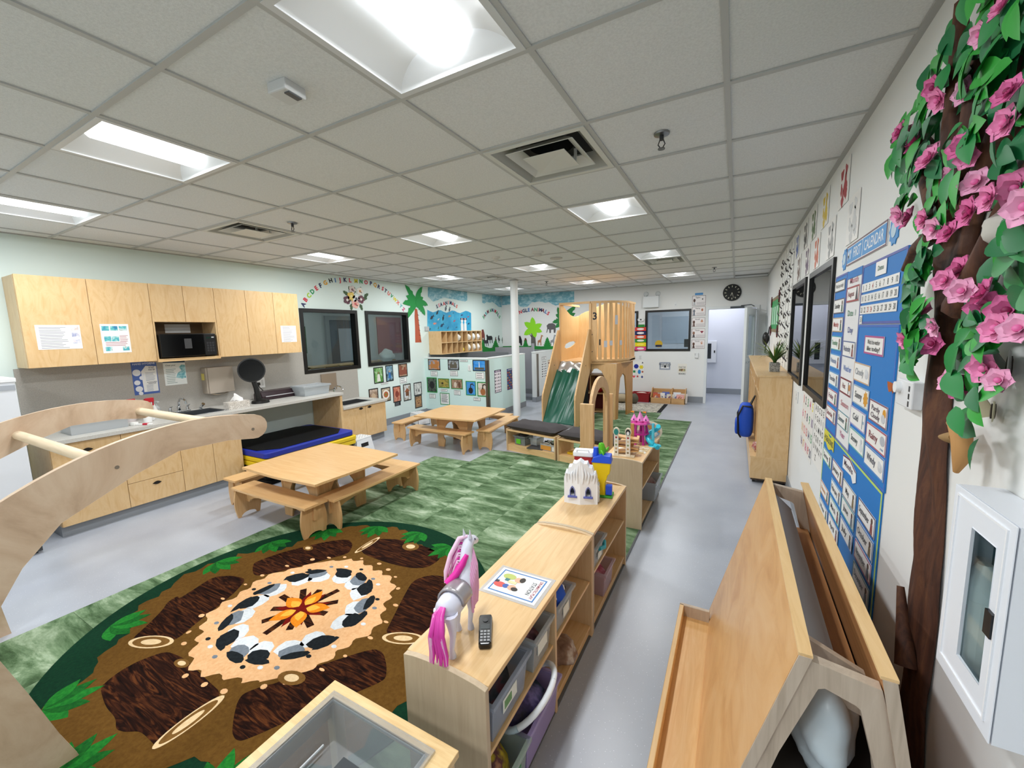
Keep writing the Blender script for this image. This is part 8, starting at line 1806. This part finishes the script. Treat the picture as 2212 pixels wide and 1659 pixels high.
# ---- white toy cave
t = thing('toy_cave', 'white plastic toy cave house with two arched blue-silled windows', 'toy house', (-.845, 2.43, Z), math.radians(14))
WHT = mat('#eef0f4', .4)
def half(s):
    xs = [0, .015, .03, .05, .065, .08, .095, .105]; zs = [.285, .275, .27, .235, .23, .2, .17, .0]
    poly = [(0, 0), (s*.105, 0), (s*.105, .165), (s*.095, .205), (s*.085, .2), (s*.075, .24), (s*.055, .245), (s*.045, .272), (s*.025, .27), (0, .29)]
    win = [(s*.05-.018, .055), (s*.05+.018, .055), (s*.05+.018, .09), (s*.05+.01, .11), (s*.05, .12), (s*.05-.01, .11), (s*.05-.018, .09)]
    return poly, win
for s in (-1, 1):
    poly, win = half(s)
    o = ob('cave_half', MB().prism(poly, lambda u, v, n, s=s: (u, -.045+n+abs(u)*.25, v), 0, .07, holes=[win]), WHT, t, bevel=.006)
    for k in range(5): ob('rock_ridge', MB().tube([(s*(.015+.018*k), -.047+.25*(.015+.018*k), .14+.02*(k % 2)), (s*(.02+.018*k), -.052+.25*(.02+.018*k), .2), (s*(.012+.018*k), -.044+.25*(.02+.018*k), .262-.022*k)], [.003, .008, .004], 6), WHT, o, smooth=1)
    ob('window_dark', MB().prism(win, lambda u, v, n, s=s: (u, .0+abs(u)*.25, v+n*0) if n == 0 else (u, .004+abs(u)*.25, v), 0, 1), mat('#4a5260', .4), o)
    mb = MB().prism([(p[0], p[1]) for p in win], lambda u, v, n, s=s: (u, -.05+n+abs(u)*.25, v), 0, .006, holes=[[(s*.05+(p[0]-s*.05)*.72, .055+(p[1]-.055)*.85) for p in win]]); ob('window_frame', mb, mat('#6f74a8', .4), o)
    ob('window_sill', MB().box(s*.05-.03, -.06+.012, .044, s*.05+.03, -.03, .056), mat('#5f68b4', .4), o, bevel=.003)
ob('side_wall', MB().box(.098, -.02, 0, .108, .1, .13), WHT, t); ob('ladder', MB().box(.108, .0, .01, .116, .02, .12).box(.108, .05, .01, .116, .07, .12), WHT, t)
for k in range(4): ob('ladder_rung', MB().box(.108, .0, .02+.027*k, .118, .07, .028+.027*k), WHT, t)
# ---- red and white box, yellow tower
t = thing('toy_case', 'red toy case with a white lid behind the white cave', 'toy case', (-.89, 2.63, Z), math.radians(10))
ob('case', MB().box(-.06, -.045, 0, .06, .045, .255), mat('#a3161c', .4), t, bevel=.004); ob('lid', MB().box(-.068, -.052, .255, .068, .052, .29), mat('#eef0f2', .4), t, bevel=.008); ob('handle', MB().tube([(-.04, -.05, .29), (-.04, -.05, .302), (.04, -.05, .302), (.04, -.05, .29)], .005), mat('#e3e5e8', .4), t)
t = thing('toy_tower', 'yellow toy tower with a blue roof and a green dragon', 'toy tower', (-.755, 2.6, Z), math.radians(8))
YL = mat('#e9c800', .4); BLU = mat('#1650d8', .4); GRN = mat('#5fc41e', .4)
ob('base', MB().box(-.05, -.05, 0, .075, .05, .015), mat('#3a9a2a', .5), t, bevel=.006)
ob('shaft', MB().prism([(-.03, .01), (.025, .01), (.025, .1), (.035, .125), (.04, .15), (.055, .165), (.06, .235), (-.06, .235), (-.06, .17), (-.045, .14), (-.03, .1)], lambda u, v, n: (u, n, v), -.035, .035), YL, t, bevel=.004)
ob('roof', MB().prism([(-.066, .235), (.066, .235), (.06, .285), (.0, .29), (-.05, .27)], lambda u, v, n: (u, n, v), -.042, .042), BLU, t, bevel=.004); ob('turret', MB().cyl((-.04, 0, .26), (-.04, 0, .33), .02, .016, 12), BLU, t, smooth=.8); ob('window_box', MB().box(.03, -.04, .02, .07, .0, .085), BLU, t, bevel=.004); ob('balcony', MB().box(-.055, -.05, .06, -.03, .0, .12), mat('#29a8a8', .4), t, bevel=.004)
mb = MB().tube([(.0, .015, .285), (.0, .01, .32), (-.005, 0, .35), (-.01, -.015, .36)], [.022, .024, .02, .008], 10).tube([(.01, .02, .3), (.03, .03, .31), (.04, .03, .33)], [.014, .01, .004], 8); ob('dragon', mb, GRN, t, smooth=1.2)
for s in (-1, 1): ob('dragon_arm', MB().tube([(0, s*.02, .315), (.01, s*.035, .305), (.015, s*.035, .29)], [.008, .007, .004], 6), GRN, t, smooth=1)
# ---- click-clack ball track with animal posts
t = thing('ball_track', 'wooden zigzag ball track with animal topped posts', 'wooden toy', (-.83, 3.58, Z), math.radians(6))
PW2 = mat('#e3d2b4', .5)
ob('base', MB().box(-.11, -.1, 0, .09, .08, .012), PW2, t, bevel=.003)
for x, c, bl in ((-.065, '#2f8f8a', 'posta'), (.035, '#f0f0f0', 'postb')):
    o = ob('post', MB().box(x-.019, -.09, .012, x+.019, -.078, .2), mat('#efe9dd', .5), t, bevel=.002)
    for k in range(5): ob('printed_dot', MB().cyl((x, -.0901, .04+.033*k), (x, -.0908, .04+.033*k), .009, n=10), mat(['#7a6a4a', '#c9a06a', '#8a9a6a', '#d8c09a', '#a8323a'][k], .5), o)
    h = ob('animal_head', MB().prism(ell(x, .225, .027, .036, 16), lambda u, v, n: (u, n, v), -.094, -.074), mat('#e8dcc4', .5), t)
    ob('animal_face', MB().prism(ell(x, .222, .02, .028, 14), lambda u, v, n: (u, n, v), -.096, -.094), mat(c if bl == 'posta' else '#22252a', .5), h)
    if bl == 'postb':
        ob('penguin_belly', MB().prism(ell(x, .215, .012, .018, 12), lambda u, v, n: (u, n, v), -.0975, -.096), mat('#f2f2f2', .5), h); ob('beak', MB().prism([(x-.004, .232), (x+.004, .232), (x, .226)], lambda u, v, n: (u, n, v), -.098, -.0965), mat('#e08a2a', .5), h)
for k in range(4):
    s = 1 if k % 2 else -1; z = .03+.04*k
    ob('ramp', MB().prism([(-.09, z+s*.012), (.12, z-s*.012), (.12, z-s*.012+.016), (-.09, z+s*.012+.016)], lambda u, v, n: (u, n, v), -.05, .03), wood('x', '#b9854e', '#d0a068', '#dcb583', .45, 'ramp'), t, bevel=.003)
ob('back_post', MB().box(.04, .05, .012, .07, .07, .27), wood('z', '#a9753f', '#bf8b51', '#cda065', .45, 'loftdark'), t, bevel=.003)
# ---- pink castle with turquoise slide
t = thing('toy_castle', 'pink and magenta toy castle with orange flags and turquoise slide', 'toy castle', (-.78, 3.98, Z), math.radians(5))
MG = mat('#b51f8a', .35); PKC = mat('#e45cb4', .35); TQ = mat('#35bfd6', .25)
for z, w in ((.1, .085), (.2, .09)): ob('floor_plate', MB().lathe([(0, z), (w, z), (w, z+.014), (0, z+.014)], n=8), MG if z < .15 else PKC, t)
for k in range(5):
    a = 2*math.pi*k/5+.3
    for z0, z1 in ((0, .1), (.114, .2)): ob('pillar', MB().cyl((.065*math.cos(a), .065*math.sin(a), z0), (.055*math.cos(a), .055*math.sin(a), z1), .014, .01, 8), MG, t, smooth=.8)
for x, y, h in ((-.055, -.02, .06), (.0, -.03, .09), (.055, -.02, .055), (0, .045, .06)):
    ob('turret', MB().cyl((x, y, .214), (x, y, .235), .028, .026, 12), PKC, t, smooth=.8); ob('spire', MB().cyl((x, y, .235), (x, y, .235+h), .034, .002, 12), mat('#ea8acb', .35), t, smooth=.8); ob('spire_window', MB().prism([(x-.009, .24), (x+.009, .24), (x, .262)], lambda u, v, n, y=y: (u, y-.032+n, v), 0, .006), mat('#6a2a6a', .4), t)
for x in (-.055, .055):
    ob('flag_pole', MB().cyl((x, -.02, .285), (x, -.02, .325), .002, n=6), MG, t); ob('flag', MB().prism([(x, .305), (x-.035, .315), (x-.03, .322), (x, .325)], lambda u, v, n: (u, -.02+n, v), -.001, .001), mat('#f09a2a', .5), t)
sl = []
for i in range(22):
    a = -.4+i*.26; r = .05; sl.append((.12+r*math.cos(a), -.01+r*math.sin(a), .19-.0085*i))
ob('spiral_slide', MB().tube(sl+[(.17, -.11, .004)], .022, 10), TQ, t, smooth=1.2); ob('slide_foot', MB().lathe([(0, 0), (.06, 0), (.055, .01), (0, .012)], (.14, -.04, 0), 14), TQ, t, smooth=.8)
ob('slide_post', MB().cyl((.12, -.01, 0), (.12, -.01, .21), .016, .012, 10), mat('#5fd0e2', .25), t, smooth=.8)
t = thing('picture_board', 'pale oval picture board leaning behind the pink castle', 'board', (-.75, 4.14, Z), 0)
ob('board', MB().prism(ell(.03, .095, .12, .095, 24), lambda u, v, n: (u, n+.02*v, v), 0, .012), mat('#e6d9c0', .5), t); ob('print', MB().prism(ell(.03, .095, .1, .078, 24), lambda u, v, n: (u, n+.02*v, v), -.0015, 0), noise_mat('board_print', [(.4, '#e8e4da'), (.5, '#6fb3d2'), (.6, '#e2a25a')], 12), t)
ob('shelf_sheet', MB().box(-.93, 3.66, Z, -.67, 3.86, Z+.002), noise_mat('sheet_print', [(.42, '#ece8dc'), (.52, '#c9a24a'), (.6, '#e4ded2')], 14), None, 'printed paper sheet under the pink castle', 'paper')
# ---- things in the bench shelves
def pbs(u, v, z): return rb(u, v, z)
t = tub('green_label_bin', 'smoky clear bin with a bright green label in the bench shelf', pbs(-.68, .17, .091), .2, .2, .13, milky('bin_smoke', '#8f979a', .5), rz=RB, tap=.92); ob('label', MB().box(-.06, -.103, .02, .02, -.1, .09), mat('#5fc02a', .5), t)
lump('dark_toys', 'dark toys heaped in the smoky bin', 'toys', pbs(-.68, .17, .2), (.08, .075, .05), mat('#2c2c30', .6), 81, .15)
t = tub('clear_bin', 'clear bin beside the green labelled bin in the bench shelf', pbs(-.5, .25, .091), .12, .18, .11, M_CLEAR, rz=RB, tap=.92)
ob('dark_mat', MB().box(-.12, -.1, 0, .12, .1, .01), mat('#4a4a4c', .6), None, 'flat dark grey board on the bench shelf floor', 'board').location = pbs(-.4, .12, .091)
t = thing('block_box', 'box of black and white building pieces with an orange edge', 'box', pbs(-.18, .17, .091), RB)
ob('tray', MB().prism(rect(-.13, -.1, .13, .1), FLR.p, 0, .09, holes=[rect(-.125, -.095, .125, .095)]).box(-.125, -.095, 0, .125, .095, .004), M_CLEAR, t); ob('front_card', MB().box(-.12, -.104, .01, .05, -.101, .07), mat('#d0913c', .5), t); ob('barcode', MB().box(.07, -.104, .01, .12, -.101, .07), mat('#e3e3e1', .5), t)
rb_ = random.Random(9)
for k in range(22): ob('piece', MB().box(-.02, -.006, -.006, .02, .006, .006).xf(Matrix.Translation((rb_.uniform(-.1, .1), rb_.uniform(-.07, .07), .085+rb_.uniform(0, .02))) @ Matrix.Rotation(rb_.uniform(0, 3), 4, 'Z') @ Matrix.Rotation(rb_.uniform(-.5, .5), 4, 'Y')), mat('#e9e9e6' if k % 2 else '#17171a', .5), t)
t = thing('yellow_truck', 'yellow plastic toy crane arm in the second bench shelf', 'toy', pbs(.22, .15, .091), RB)
ob('arm', MB().prism([(-.1, 0), (-.06, 0), (.12, .13), (.1, .15)], lambda u, v, n: (u, n, v), -.02, .02), mat('#e8c21a', .4), t, bevel=.004); ob('bucket', MB().box(.06, -.03, .1, .14, .03, .14), mat('#efd03a', .4), t, bevel=.006); ob('foot', MB().box(-.12, -.04, 0, .02, .04, .03), mat('#d8b010', .4), t, bevel=.005)
